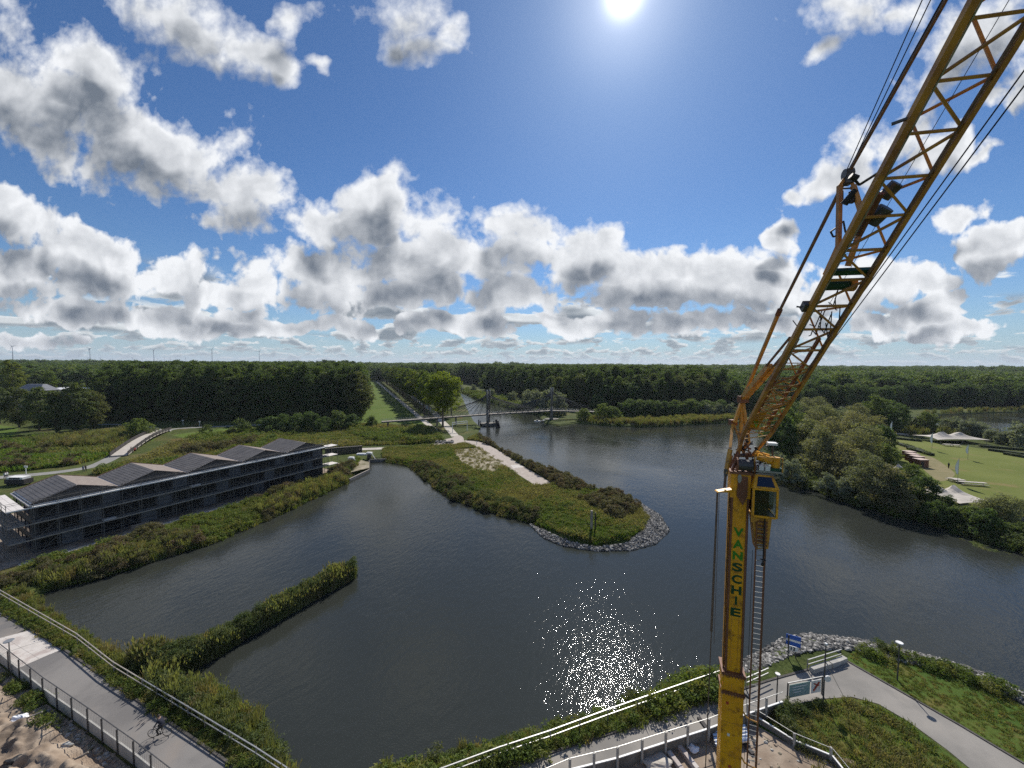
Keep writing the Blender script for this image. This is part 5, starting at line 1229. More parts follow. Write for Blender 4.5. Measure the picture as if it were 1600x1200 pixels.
def house(px, py, w_, d_, h, rh, rmat, lb):
    q = G(px, py); t = empty('house', q, lb, 'house')
    mb = MB(); mb.box(q+Vector((0, d_/2, h/2)), (w_, d_, h)); mb.build('wall', 'housewall', t)
    mb = MB(); a = w_/2+.5; mb.hexa([q+Vector(v) for v in ((-a, -.5, h), (a, -.5, h), (a, d_+.5, h), (-a, d_+.5, h), (-a*.6, d_*.4, h+rh), (a*.6, d_*.4, h+rh), (a*.6, d_*.6, h+rh), (-a*.6, d_*.6, h+rh))]); mb.build('roof', rmat, t)
    for j in range(3): mb = MB(); mb.box(q+Vector((-w_/3+j*w_/3, -.06, h*.5)), (1.6, .1, 1.6)); mb.build('window', 'glass', t)
house(45, 648, 14, 9, 13.5, 3.5, 'greyroof', 'house with a pale slate roof between the trees on the left')
house(97, 640, 20, 12, 12.5, 1.0, 'white', 'flat building with a bright white roof behind the left trees')
house(153, 634, 12, 10, 10, 1.2, 'white', 'low building with a pale roof corner beside the dark wood')

# ------------------------------------------------------------------ east lawn: tents, flags, crates, benches
def tent(name, px, py, w_, d_, h, peaks, mat, lb, low=1.6):
    q = G(px, py); t = empty(name, q, lb, 'tent'); nx, ny = 14, 8; mb = MB()
    g = [[None]*(ny+1) for _ in range(nx+1)]
    for i in range(nx+1):
        for j in range(ny+1):
            u, v = i/nx*2-1, j/ny*2-1; z = low+0.5*(1-max(abs(u), abs(v)))
            for (pu, pv) in peaks: z = max(z, low+(h-low)*math.exp(-2.6*math.hypot((u-pu)*1.2, (v-pv))))
            s_ = 1-0.16*(1-abs(u)**2)*abs(v)-0.0; s2 = 1-0.16*(1-abs(v)**2)*abs(u)
            g[i][j] = q+Vector((u*w_/2*s2, v*d_/2*s_, z))
    for i in range(nx):
        for j in range(ny): mb.quad(g[i][j], g[i+1][j], g[i+1][j+1], g[i][j+1])
    for i in range(nx):
        for j in range(ny): mb.quad(*[p-EZ*.03 for p in (g[i][j], g[i][j+1], g[i+1][j+1], g[i+1][j])])
    mb.build('canopy', mat, t, True)
    for (pu, pv) in peaks+[(-.9, -.9), (.9, -.9), (-.9, .9), (.9, .9), (0, -.9)]:
        i = int(round((pu+1)/2*nx)); j = int(round((pv+1)/2*ny)); p = g[i][j]; mb = MB(); mb.tube((p.x, p.y, 1), p-EZ*.05, .08, None, 6); mb.build('pole', 'wood', t)
    return t
tent('stretch_tent', 1484, 690, 21, 10, 4.6, [(-.35, 0), (.4, .1)], 'offwhite', 'beige stretch tent with two peaks at the far edge of the lawn')
tent('stretch_tent', 1496, 788, 8.5, 8, 4.0, [(-.4, .7), (.5, .7)], 'offwhite', 'beige stretch tent among shrubs near the east shore')
tent('stretch_tent', 1392, 760, 8.5, 6, 6.0, [(-.5, 0), (.6, .2)], 'offwhite', 'small pale tent roof half hidden among the willows', 3.5)
for i, (px, py, h, lb) in enumerate([(1393,681,6.5,'white feather flag at the far left corner of the lawn'),(1456,703,6.5,'white feather flag left of the far stretch tent'),(1496,757,7.0,'tall white feather flag behind the white table'),(1512,718,5.2,'faint white feather flag standing mid lawn'),(1562,693,6.0,'white feather flag at the pond side of the lawn')]):
    q = G(px, py); t = empty('feather_flag', q, lb, 'flag'); mb = MB(); mb.tube(q, q+EZ*h, .05, .03, 6); mb.build('pole', 'galv', t)
    mb = MB(); n = 7
    pr = [(q+Vector((0, 0, h*(.42+.58*k/n))), 0.15+1.0*math.sin(math.pi*(0.15+.8*k/n))) for k in range(n+1)]
    for (a, wa), (b_, wb) in zip(pr[:-1], pr[1:]):
        mb.quad(a, b_, b_-Vector((wb, .25, .2)), a-Vector((wa, .25, .3))); mb.quad(a+Vector((0, .03, 0)), a-Vector((wa, .22, .3)), b_-Vector((wb, .22, .2)), b_+Vector((0, .03, 0)))
    mb.build('flag_cloth', 'flag', t)
for i, (px, py, lb) in enumerate([(1420,716,'farthest of the four brown crates in a row at the lawn edge'),(1425,720,'second farthest of the brown crates at the lawn edge'),(1432,724,'second nearest of the brown crates at the lawn edge'),(1438,729,'nearest of the four brown crates in a row at the lawn edge')]):
    q = G(px, py); t = empty('storage_crate', q, lb, 'crate', 'brown crates at the lawn edge'); mb = MB(); mb.box(q+EZ*1.1, (2.6, 2.2, 2.2)); mb.build('body', 'brown', t); mb = MB(); mb.box(q+EZ*2.27, (2.8, 2.4, .14)); mb.build('lid', 'pinkroof', t)
    mb = MB(); mb.box(q+Vector((-.6, -1.13, 1.0)), (.9, .05, 1.7)); mb.build('door', 'darkwood', t)
def bench(px, py, L_, lb, name='lawn_table', rz=-.3):
    q = G(px, py); t = empty(name, q, lb, 'table', rz=0); ex = Vector((math.cos(rz), math.sin(rz), 0)); ey = Vector((-ex.y, ex.x, 0))
    mb = MB(); mb.box(q+EZ*.78, (L_, .9, .08), ex); mb.build('table_top', 'offwhite', t)
    for s_ in (1, -1):
        mb = MB(); mb.box(q+EZ*.45+ey*.85*s_, (L_, .35, .06), ex); mb.build('seat', 'offwhite', t)
        mb = MB(); mb.bar(q+ex*L_*.4*s_+ey*.9, q+ex*L_*.4*s_+ey*-.9+EZ*0.02, .1, .1); mb.bar(q+ex*L_*.4*s_, q+ex*L_*.4*s_+EZ*.75, .12); mb.build('leg', 'wood', t)
bench(1490, 752, 2.6, 'pale picnic table on the lawn under the tall flag'); bench(1498, 754, 2.4, 'second pale picnic table right beside the first on the lawn')
bench(1519, 758, 5.5, 'long low pale table lying along the lawn', 'long_table', -.25)
bench(1405, 680, 3.0, 'pale table under the trees by the far left flag'); bench(1412, 681, 3.0, 'pale table right of its twin under the far trees')
bench(1480, 697, 2.4, 'small pale bench in front of the far stretch tent'); bench(1494, 698, 2.2, 'small pale bench right of its twin before the far tent')
bench(1424, 780, 3.5, 'pale table on the shore terrace under the dark tree', 'terrace_table', .1); bench(1440, 786, 3.5, 'grey table at the front of the shore terrace', 'terrace_table', -.4); bench(1452, 776, 3.0, 'pale table at the right of the shore terrace', 'terrace_table', -.2)
for px, py, ln, rz, lb in [(1590,804,7,-.3,'pale boat lying in the shrubs at the right frame edge'),(1580,811,5,-.3,'grey boat just left of the pale boat at the right edge')]:
    q = G(px, py); t = empty('beached_boat', q, lb, 'boat'); ex = Vector((math.cos(rz), math.sin(rz), 0)); ey = Vector((-ex.y, ex.x, 0))
    mb = MB(); pr = [q-ex*ln/2-ey*.7, q+ex*ln*.3-ey*.8, q+ex*ln/2, q+ex*ln*.3+ey*.8, q-ex*ln/2+ey*.7]; mb.prism([(p.x, p.y) for p in pr], 1.1, 1.8); mb.build('hull', 'flag' if ln > 6 else 'galv', t)
    mb = MB(); mb.prism([((p-q)*.7+q).xy for p in pr], 1.8, 2.0); mb.build('deck', 'wood', t)
# planted rows across the lawn
for i, (x0, y0, x1, y1) in enumerate([(1385,690,1425,700),(1400,686,1440,690),(1405,695,1440,706),(1420,702,1456,712),(1530,698,1600,704),(1545,704,1620,714),(1570,710,1640,722)]):
    a, b_ = G(x0, y0), G(x1, y1); mb = MB(); mb.bar(a+EZ*.4, b_+EZ*.4, 1.6, .8); hd = rebase(mb.build('low_hedge', 'hedge'), a)
    tag(hd, ['low dark hedge strip at the left back of the lawn','low hedge strip behind the others at the left of the lawn','hedge strip just above the brown crates','hedge strip right of the brown crates','low dark hedge strip farthest back on the right of the lawn','middle low dark hedge strip on the right of the lawn','nearest low dark hedge strip on the right of the lawn'][i], 'hedge')
    n = int((b_-a).length*1.6); P = np.array([list(a.lerp(b_, R.random())+Vector((R.uniform(-.7, .7), R.uniform(-.7, .7), -.2))) for _ in range(n)]); st = stuff('hedge_leaves', S_HERB2, P-np.array([list(hd.location)]), NR.uniform(.9, 1.5, n), None, None, hd)
# ------------------------------------------------------------------ the yellow crane
MX = W(1149, 900, 20.0); Mxy = Vector((MX.x, MX.y, 0))
th = rad(-20); e1 = Vector((math.cos(th), math.sin(th), 0)); e2 = Vector((-e1.y, e1.x, 0))
crane = empty('mobile_tower_crane', (Mxy.x, Mxy.y, 1.0), 'tall yellow mobile tower crane with lettered mast, cab and lattice jib at right', 'crane')
def C(u, v, z): return Mxy+e1*u+e2*v+EZ*z
def cz(py, u=0): return W(1149, py, 20.0).z
def cbox(mb, u0, u1, v0, v1, z0, z1): return mb.box(C((u0+u1)/2, (v0+v1)/2, (z0+z1)/2), (u1-u0, v1-v0, z1-z0), e1, e2)
zt_, zs, zc2 = cz(744), cz(1050), cz(1080)
hw = 0.35
mb = MB(); cbox(mb, -hw, hw, -hw, hw, zs, zt_); mast = mb.build('mast', 'yellow', crane)
for u, v in ((-hw, -hw), (hw, -hw), (-hw, hw), (hw, hw)):
    mb = MB(); cbox(mb, u-.045, u+.045, v-.045, v+.045, zs+.05, zt_); mb.build('corner_rail', 'jibred', crane)
mb = MB(); cbox(mb, -hw-.10, -hw-.05, -.22, .2, zs+.1, zt_-.6); mb.build('side_rail', 'yellow2', crane)
mb = MB(); cbox(mb, -.49, .49, -.49, .49, 1.0, zs); mb.build('lower_mast', 'yellow', crane)
for z in (zs, zc2):
    mb = MB(); cbox(mb, -.55, .55, -.55, .55, z-.07, z+.07)
    for k in range(8): mb.tube(C(-.48+k*.137, -.56, z-.11), C(-.48+k*.137, -.56, z+.12), .025, None, 6)
    mb.build('mast_flange', 'jibred', crane)
mb = MB(); mb.tube(C(.5, -.4, zc2+.05), C(.72, -.45, zc2-.05), .07, None, 7); mb.build('pin', 'steel', crane)
for k in range(9):
    z = zt_-1.1-k*1.55
    if z > zs+.4:
        mb = MB(); cbox(mb, -hw-.004, hw+.004, -hw-.004, hw+.004, z-.012, z+.012); mb.build('weld_seam', 'yellow2', crane)
for k in range(6):
    z = zs-.9-k*1.7
    mb = MB(); cbox(mb, -.494, .494, -.494, .494, z-.012, z+.012); mb.build('weld_seam', 'yellow2', crane)
    mb = MB(); cbox(mb, -.30+.1*(k % 3), -.18+.1*(k % 3), -.498, -.491, z-.75, z-.6); mb.build('sticker', 'white' if k % 2 else 'redp', crane)
for s_ in (-1, 1):
    mb = MB(); cbox(mb, s_*.16-.010, s_*.16+.010, -hw-.012, -hw-.001, zs+.2, cz(958)); mb.build('seam_strip', 'yellow2', crane)
mb = MB(); mb.tube(C(-hw-.12, -.28, 2), C(-hw-.12, -.28, zt_-.5), .018, None, 5); mb.build('mast_cable', 'black', crane)
mb = MB(); mb.tube(C(hw+.06, -.30, zs), C(hw+.06, -.30, zt_-.8), .02, None, 5); mb.build('mast_cable', 'black', crane)
# lettering down the mast
def letter(ch, mat, zc_, h, parent, org=None, exv=e1, nrm=-e2, w_=1.0, off=0.055):
    cu = bpy.data.curves.new('t', 'FONT'); cu.body = ch; cu.size = h*1.39; cu.align_x = 'CENTER'; cu.align_y = 'CENTER'; cu.extrude = 0.004; cu.offset = off*h
    ob = bpy.data.objects.new('t', cu); me = bpy.data.meshes.new_from_object(ob); bpy.data.objects.remove(ob)
    zs_ = [v.co.y for v in me.vertices]; xs_ = [v.co.x for v in me.vertices]; cy = (min(zs_)+max(zs_))/2; cx = (min(xs_)+max(xs_))/2; sx = w_/(max(xs_)-min(xs_)) if w_ and (max(xs_)-min(xs_)) > .3*h*len(ch) else 1.0
    for v in me.vertices:
        x, y, z = v.co; v.co = (org if org is not None else C(0, -hw-.006, zc_)) + exv*((x-cx)*sx)+EZ*(y-cy)+nrm*z - wloc(parent)
    me.materials.clear(); me.materials.append(M[mat]); o = bpy.data.objects.new('letter', me); col.objects.link(o); o.parent = parent; return o
for ch, py in zip('VANSCHIE', (825.5, 844.5, 862.5, 880.5, 899.5, 917, 933.5, 952)):
    letter(ch, 'letter1' if py < 870 else 'letter2', cz(py), 0.42, mast, w_=.46)
# mast head; a dark plate stands in for the shade of its opening
zh0, zh1 = cz(772), cz(735)
mb = MB(); cbox(mb, -.44, .44, -.42, .42, zh0, zh1); mb.build('mast_head', 'yellow', crane)
mb = MB(); z_ = zh0; P5 = [(-.12, zh1-.1), (.30, zh1-.1), (.30, zh0+.15), (.12, zh0-.35), (-.16, zh0+.1)]
n = len(mb.v); mb.v += [tuple(C(u, -.47, z)) for u, z in P5]+[tuple(C(u, -.425, z)) for u, z in P5]; k = 5; mb.f += [tuple(range(5))]+[tuple(range(9, 4, -1))]+[(i, 5+i, 5+(i+1) % 5, (i+1) % 5) for i in range(5)]; mb.build('opening_shade_plate', 'jibred', crane)
mb = MB(); n = 8; mb.v += [tuple(C(-.07+.085*math.cos(a)*1.1, -.485, cz(740)-.05+.24*math.sin(a))) for a in [math.pi/8+i*math.pi/4 for i in range(8)]]; mb.f.append(tuple(range(7, -1, -1))); mb.build('hole_light_plate', 'galv', crane)  # pale plate coloured like the light through the see-through hole
# head machinery, winch drums, hoses
mb = MB(); cbox(mb, -.5, .5, -.5, .5, zh1, zh1+.12); mb.build('head_plate', 'jibred', crane)
mb = MB(); mb.tube(C(-.15, -.3, zh1+.45), C(.5, -.3, zh1+.45), .28, None, 14); mb.build('winch_drum', 'steel', crane)
for u in (-.2, .55): mb = MB(); mb.tube(C(u, -.3, zh1+.45), C(u+.05, -.3, zh1+.45), .36, None, 14); mb.build('drum_flange', 'jibred', crane)
for u, v in ((-.42, -.35), (-.42, .35), (.5, .3)): mb = MB(); mb.bar(C(u, v, zh1), C(u*.4+.1, v*.5, zh1+1.0), .1); mb.build('head_post', 'jibred', crane)
rr_ = random.Random(3)
for k in range(9):
    a = C(rr_.uniform(-.3, .5), rr_.uniform(-.5, 0), zh1+rr_.uniform(.1, .5)); b_ = C(rr_.uniform(.4, 1.1), rr_.uniform(-.4, .1), zh1+rr_.uniform(.1, .9)); m_ = a.lerp(b_, .5)+EZ*rr_.uniform(-.3, .3)
    mb = MB(); mb.path([a, a.lerp(m_, .5)+EZ*.05, m_, b_], .022, 5); mb.build('hose', 'black', crane)
# counter-platform with engine housing
zp = cz(727)
mb = MB(); cbox(mb, .5, 1.75, -.5, .5, zp-.06, zp+.02); mb.build('platform', 'galv', crane)
mb = MB(); mb.tube(C(.75, -.1, cz(708)), C(1.35, -.15, cz(713)), .19, None, 12); mb.tube(C(.75, .25, cz(706)), C(1.3, .2, cz(710)), .17, None, 12); mb.build('engine_housing', 'yellow', crane)
mb = MB(); mb.tube(C(1.52, -.15, zp), C(1.52, -.15, cz(707)), .19, None, 12); mb.build('tank', 'yellow', crane)
mb = MB(); cbox(mb, 1.2, 1.75, -.45, .3, cz(729), cz(722)); mb.build('control_box', 'green', crane)
for u in (.75, 1.02): mb = MB(); cbox(mb, u, u+.2, -.5, -.2, cz(726), cz(719)); mb.build('valve_box', 'white', crane)
mb = MB(); mb.bar(C(1.45, .1, zp), C(1.45, .1, cz(690)), .07); mb.bar(C(1.15, .1, cz(692)), C(1.6, .1, cz(690)), .1, .05); mb.build('beacon_mast', 'steel', crane)
mb = MB(); cbox(mb, 1.2, 1.6, -.1, .3, cz(690), cz(686.5)); mb.build('beacon', 'white', crane)
for a, b_ in ((C(.55, -.52, zp), C(.55, -.52, zp+.7)), (C(1.72, -.52, zp), C(1.72, -.52, zp+.7)), (C(.55, -.52, zp+.7), C(1.72, -.52, zp+.7))):
    mb = MB(); mb.bar(a, b_, .04); mb.build('guard_rail', 'yellow2', crane)
# cab
cb0, cb1 = .50, 1.50; zb, zm, zr = cz(793), cz(752), cz(733.5)
cab = bpy.data.objects.new('cab', None); col.objects.link(cab); cab.parent = crane
mb = MB()
for u in (cb0, cb1):
    for v in (-.75, .45): cbox(mb, u-.045, u+.045, v-.045, v+.045, zb, zm)
for z in (zb, zm):
    for v in (-.75, .45): cbox(mb, cb0+.045, cb1-.045, v-.045, v+.045, z-.05, z+.05)
    for u in (cb0, cb1): cbox(mb, u-.045, u+.045, -.7, .4, z-.05, z+.05)
mb.build('frame', 'yellow', cab)
mb = MB(); lo = [C(cb0-.05, -.85, zm+.052), C(cb1+.06, -.85, zm+.052), C(cb1+.06, .5, zm+.052), C(cb0-.05, .5, zm+.052)]; hi = [C(cb0+.12, -.42, zr), C(cb1-.12, -.42, zr), C(cb1-.12, .45, zr), C(cb0+.12, .45, zr)]
mb.hexa(lo+hi); mb.build('roof', 'yellow', cab)
# slanted roof window lies on the sloping front of the roof
fn = (lo[1]-lo[0]).cross(hi[0]-lo[0]).normalized(); fn = fn if fn.y < 0 else -fn
def sl(u, t): a = lo[0].lerp(lo[1], u); b_ = hi[0].lerp(hi[1], u); return a.lerp(b_, t)+fn*.012
mb = MB(); mb.hexa([sl(.14, .14), sl(.86, .14), sl(.84, .86), sl(.16, .86)]+[sl(.14, .14)+fn*.01, sl(.86, .14)+fn*.01, sl(.84, .86)+fn*.01, sl(.16, .86)+fn*.01]); mb.build('roof_window', 'glass', cab)
mb = MB(); cbox(mb, cb0+.15, cb1-.15, -.35, .4, zr+.005, zr+.05); mb.build('roof_grating', 'galv', cab)
mb = MB(); cbox(mb, cb0+.05, cb1-.05, -.765, -.755, zb+.05, zm-.05); mb.build('front_window', M['clear'], cab)
mb = MB(); cbox(mb, cb0-.012, cb0-.004, -.68, .38, zb+.06, zm-.05); mb.build('side_window', M['clear'], cab)
mb = MB(); cbox(mb, cb0+.05, cb1-.05, .40, .43, zb+.05, zm-.05); mb.build('rear_panel', 'black', cab)
mb = MB(); cbox(mb, cb0+.05, cb1-.05, -.7, .4, zb-.03, zb+.02); mb.build('floor', 'steel', cab)
uc = (cb0+cb1)/2
mb = MB(); cbox(mb, uc-.25, uc+.25, -.15, .3, zb+.35, zb+.5); cbox(mb, uc-.25, uc+.25, .2, .33, zb+.5, zb+1.1); cbox(mb, uc-.12, uc+.12, -.05, .15, zb+.02, zb+.35); mb.build('seat', 'black', cab)
for s_ in (-1, 1): mb = MB(); cbox(mb, uc+s_*.36-.07, uc+s_*.36+.07, -.4, .1, zb+.3, zb+.68); mb.build('control_console', 'steel', cab)
mb = MB(); cbox(mb, cb1-.3, cb1-.12, -.6, -.4, zb+.6, zb+1.3); mb.build('display_panel', 'galv', cab)
mb = MB(); mb.path([C(cb0-.05, -.8, zm-.1), C(cb0-.05, -.8, zb-.3), C(cb0+.25, -.8, zb-.12)], .025, 5); mb.build('cab_cable', 'yellow2', cab)
# machinery casing under the cab
mb = MB(); mb.hexa([C(.78, -.35, cz(848)), C(1.32, -.35, cz(845)), C(1.32, .35, cz(845)), C(.78, .35, cz(848)), C(.55, -.35, cz(796)), C(1.42, -.35, cz(796)), C(1.42, .35, cz(796)), C(.55, .35, cz(796))]); mb.build('tapered_casing', 'yellow2', crane)
for k in range(7): mb = MB(); cbox(mb, .84, 1.24, -.40, -.36, cz(806+k*6), cz(803.5+k*6)); mb.build('casing_slat', 'jibred', crane)
mb = MB(); cbox(mb, .86, 1.14, -.39, -.355, cz(845), cz(839)); mb.build('lamp_plate', 'offwhite', crane)
mb = MB(); mb.tube(C(1.08, -.5, cz(796)), C(1.08, -.5, cz(866)), .03, None, 6); mb.tube(C(1.08, -.5, cz(866)), C(1.04, -.5, cz(870)), .07, .05, 8); mb.tube(C(.95, -.5, cz(860)), C(1.2, -.5, cz(861)), .03, None, 6); mb.build('hook_line', 'black', crane)
# climbing ladder
lad = bpy.data.objects.new('ladder', None); col.objects.link(lad); lad.parent = crane
zl0, zl1 = 3.0, cz(806)
for u in (.76, 1.14): mb = MB(); cbox(mb, u-.03, u+.03, -.47, -.41, zl0, zl1); mb.build('ladder_rail', 'jibred', lad)
nr = int((zl1-zl0)/.27); 
for k in range(nr):
    mb = MB(); z = zl0+.1+k*.27; mb.tube(C(.79, -.44, z), C(1.11, -.44, z), .018, None, 5); mb.build('rung', 'galv', lad)
mb = MB(); mb.tube(C(.66, -.3, 3), C(.66, -.3, cz(850)), .012, None, 4); mb.build('power_cable', 'black', crane)
mb = MB(); mb.tube(C(1.22, -.3, 3), C(1.22, -.3, cz(846)), .022, None, 5); mb.build('guide_pipe', 'rust', crane)
for zz, s_ in ((cz(1106), 1), (cz(1180), 1)):
    mb = MB(); mb.path([C(.5, -.45, zz), C(.62, -.5, zz-.18), C(.8, -.5, zz-.26), C(1.14, -.5, zz-.32)], .04, 6); mb.build('tie_hose', 'yellow2', crane)
mb = MB(); mb.path([C(-.5, -.5, cz(1058)), C(-.58, -.5, cz(1066)), C(-.50, -.5, cz(1072)), C(-.53, -.5, cz(1082))], .05, 6); mb.build('warning_tape', 'yellow', crane)

# --- jib geometry: a vertical plane through the pivot, jib rising toward and over the camera's building
JB, JQ = W(1169, 702, 20.0), W(1483, 160, 9.0)
ju = (JQ-JB); JL = ju.length; ju.normalize(); js = ju.cross(EZ).normalized(); jn = js.cross(ju).normalized()
if jn.z < 0: jn = -jn
if js.x < 0: js = -js
pl_n = Vector((ju.y, -ju.x, 0)).normalized()
def J(k, s_=0, n=0): return JB+ju*(JL*k)+js*s_+jn*n
def onplane(px, py, off=0.0):
    d = ray(px, py); t = ((JB+js*off-CAM).dot(pl_n))/d.dot(pl_n); return CAM+d*t
jib = bpy.data.objects.new('jib', None); col.objects.link(jib); jib.parent = crane
HWD, HT, KE = 0.62, 1.0, 1.75
for s_, n, w_ in ((-HWD, 0, .155), (HWD, 0, .115), (-.02, HT, .12)):
    k0 = -0.045; mb = MB(); mb.bar(J(k0, s_*.55 if n == 0 else 0, n*.2), J(.10, s_, n), w_, w_, jn); mb.bar(J(.10, s_, n), J(KE, s_, n), w_, w_, jn); mb.build('chord', 'jib', jib)
# running rails under the lower chords
for s_ in (-1, 1): mb = MB(); mb.bar(J(.36, s_*(HWD-.13), -.03), J(KE, s_*(HWD-.11), -.02), .035, .07, jn); mb.build('trolley_rail', 'rust' if s_ > 0 else 'galv', jib)
bay = 1.05/JL; k = .12; i = 0
while k < KE-bay:
    near = k > .42; r = .031 if near else .027
    def mem(a, b_, rr=r, m_='jib'): mb = MB(); mb.bar(a, b_, rr*2, rr*2, jn); mb.build('brace', m_, jib)
    mem(J(k, -HWD, 0), J(k, HWD, 0), r*1.05)
    if i % 2: mem(J(k, -HWD, 0), J(k+bay, HWD, 0), r)
    else: mem(J(k, HWD, 0), J(k+bay, -HWD, 0), r)
    for s_ in (-HWD, HWD):
        if i % 2: mem(J(k, s_, 0), J(k+bay, 0, HT), r*.9)
        else: mem(J(k, 0, HT), J(k+bay, s_, 0), r*.9)
    for s_ in (-HWD, HWD): mb = MB(); mb.box(J(k, s_*.93, 0), (.2, .16, .05), ju, js); mb.build('gusset', 'jibred', jib)
    k += bay; i += 1
# inner telescoping section in the lower jib
for s_ in (-.36, .36): mb = MB(); mb.bar(J(.10, s_, .2), J(.50, s_, .2), .09, .12, jn); mb.build('inner_chord', 'jibred', jib)
for q in range(13): mb = MB(); mb.bar(J(.11+q*.03, -.36, .2), J(.11+q*.03+(.03 if q % 2 else 0), .36, .2), .04); mb.build('inner_brace', 'yellow2', jib)
for q in range(10): mb = MB(); a = .06+q*.028; mb.bar(J(a, -HWD*.8, 0), J(a+.028, HWD*.8, 0), .04); mb.bar(J(a+.028, -HWD*.8, .35), J(a, HWD*.8, .35), .035); mb.build('lower_brace', 'yellow2', jib)
for q in range(14):
    mb = MB(); a = J(rr_.uniform(-.045, .03), rr_.uniform(-.4, .4), rr_.uniform(-.1, .5)); b_ = a+js*rr_.uniform(-.5, .5)+EZ*rr_.uniform(-.6, .5)
    mb.bar(a, b_, rr_.uniform(.04, .11)); mb.build('pivot_link', rr_.choice(['steel', 'jibred', 'black']), jib)
mb = MB(); mb.tube(J(-.04, -.5, 0), J(-.04, .5, 0), .10, None, 10); mb.build('pivot_pin', 'steel', jib)
# green-lettered plate inside the jib foot
mb = MB(); mb.box(J(.155, -.28, .12), (1.3, .5, .03), ju, js); mb.build('name_plate', 'yellow', jib)
o = letter('V', 'lime', 0, .42, jib, org=J(.150, -.28, .06), exv=js, nrm=-jn, w_=.36)
# green cross beam, winch and motor
mb = MB(); mb.bar(J(.695, -HWD, .12), J(.695, HWD, .12), .18, .16, jn); mb.build('cross_beam', 'green', jib)
mb = MB(); mb.tube(J(.655, -.42, .25), J(.655, .30, .25), .17, None, 12); mb.build('motor', 'green', jib)
mb = MB(); mb.tube(J(.655, .30, .25), J(.655, .48, .25), .22, None, 12); mb.build('motor_end', 'yellow2', jib)
for q in range(12):
    a = J(.53+rr_.uniform(0, .09), rr_.uniform(-.5, .4), rr_.uniform(.1, .5)); b_ = a+js*rr_.uniform(-.3, .3)+ju*rr_.uniform(-.7, .7); c_ = a.lerp(b_, .5)-EZ*rr_.uniform(.1, .5)
    mb = MB(); mb.path([a, a.lerp(c_, .6), c_, b_], .018, 5); mb.build('hose', 'black', jib)
mb = MB(); mb.box(J(.605, -.72, .1), (.3, .22, .25), ju, js); mb.bar(J(.60, -.62, .1), J(.60, -.95, .2), .05); mb.build('junction_box', 'steel', jib)
# hydraulic pack near the worklight
mb = MB(); mb.tube(J(.80, -.10, .2), J(.83, .10, .2), .20, None, 12); mb.tube(J(.845, -.05, .35), J(.87, .12, .35), .17, None, 12); mb.build('sheave_block', 'steel', jib)
mb = MB(); mb.tube(J(.78, -.3, .1), J(.86, -.3, .15), .10, None, 8); mb.build('hydraulic_cylinder', 'jibred', jib)
mb = MB(); mb.path([J(.90, -HWD, .1), J(.875, -HWD-.25, .25), J(.885, -HWD-.42, .3)], .035, 6); mb.tube(J(.885, -HWD-.36, .3), J(.89, -HWD-.52, .35), .10, .08, 8); mb.tube(J(.868, -HWD-.30, .22), J(.845, -HWD-.48, .1), .07, .1, 8); mb.build('anemometer', 'black', jib)
mb = MB(); mb.bar(J(.985, -HWD, .0), J(.975, -HWD-.30, .1), .06); mb.build('bracket', 'steel', jib)
mb = MB()
for q in range(14): mb.bar(J(.735+q*.006, -HWD+.12, 0), J(.737+q*.006, -HWD+.26, 0), .018)
mb.build('cable_chain', 'black', jib)
# A-frame on the jib and its pendants
AP = onplane(1325, 272); L0 = onplane(1309, 404); L1 = J(.70, .0, .9)
lw = .11
def mem2(name, a, b_, w_, m_): mb = MB(); mb.bar(a, b_, w_); return mb.build(name, m_, crane)
for px0, px1, o_ in ((1312, 1310, -.2), (1333, 1350, .12)):
    a = onplane(px0, 290, o_); b_ = onplane(px1, 345 if o_ > 0 else 385, o_)
    mem2('strut_leg', AP, a, .09, 'jib'); mem2('strut_leg', a, b_, .12, 'jib')
mem2('strut_leg', onplane(1310, 385, -.2), J(.69, -HWD, .1), .12, 'jib'); mem2('strut_leg', onplane(1350, 345, .12), J(.705, -.05, .2), .12, 'jib')
mem2('strut_tie', onplane(1312, 295, -.2), onplane(1332, 294, .12), .04, 'steel')
for px, py in ((1313, 308), (1331, 308)): a = onplane(px, py-9, 0); mb = MB(); mb.bar(a, onplane(px, py+9, 0), .12); mb.build('damper', 'black', crane)
mb = MB(); mb.tube(AP-js*.12, AP+js*.12, .16, None, 10); mb.box(AP-EZ*.1, (.2, .3, .45), js); mb.build('apex_sheave', 'steel', crane)
mb = MB(); mb.path([onplane(1312, 352, -.2), onplane(1298, 362, -.3), onplane(1302, 370, -.3), onplane(1311, 367, -.2)], .03, 5); mb.path([onplane(1312, 350, -.2), onplane(1318, 346, 0), onplane(1321, 362, 0), onplane(1327, 370, 0)], .03, 5); mb.build('looped_hose', 'black', crane)
MT = onplane(1160, 624)                  # top of the strut behind the mast
mid = onplane(1217, 488)
mem2('pendant_bar', MT, mid, .13, 'jib'); mem2('pendant_bar', mid, AP, .085, 'rust')
mb = MB(); mb.tube(mid-ju*.15, mid+ju*.15, .11, None, 8); mb.build('pendant_joint', 'jibred', crane)
mem2('pendant_bar', AP, onplane(1475, 5), .07, 'rust'); mem2('pendant_bar', onplane(1475, 5), onplane(1600, -230), .07, 'rust')
a = onplane(1203, 572); a2 = onplane(1241, 527)
mem2('luffing_arm', MT, a, .26, 'yellow2')
for o_ in (-.15, .15): mem2('luffing_rod', a+js*o_, a2+js*o_, .07, 'rust')
mem2('luffing_arm', MT+js*.1, a+js*.12-EZ*.1, .18, 'yellow')
mb = MB(); mb.box(onplane(1161, 624), (.45, .35, .35)); mb.build('strut_head', 'jibred', crane)
for (x0, y0, o_) in ((1148, 660, -.35), (1170, 695, .3), (1156, 700, -.1)):
    mem2('rear_strut', MT, onplane(x0, y0, o_), .15, 'yellow2')
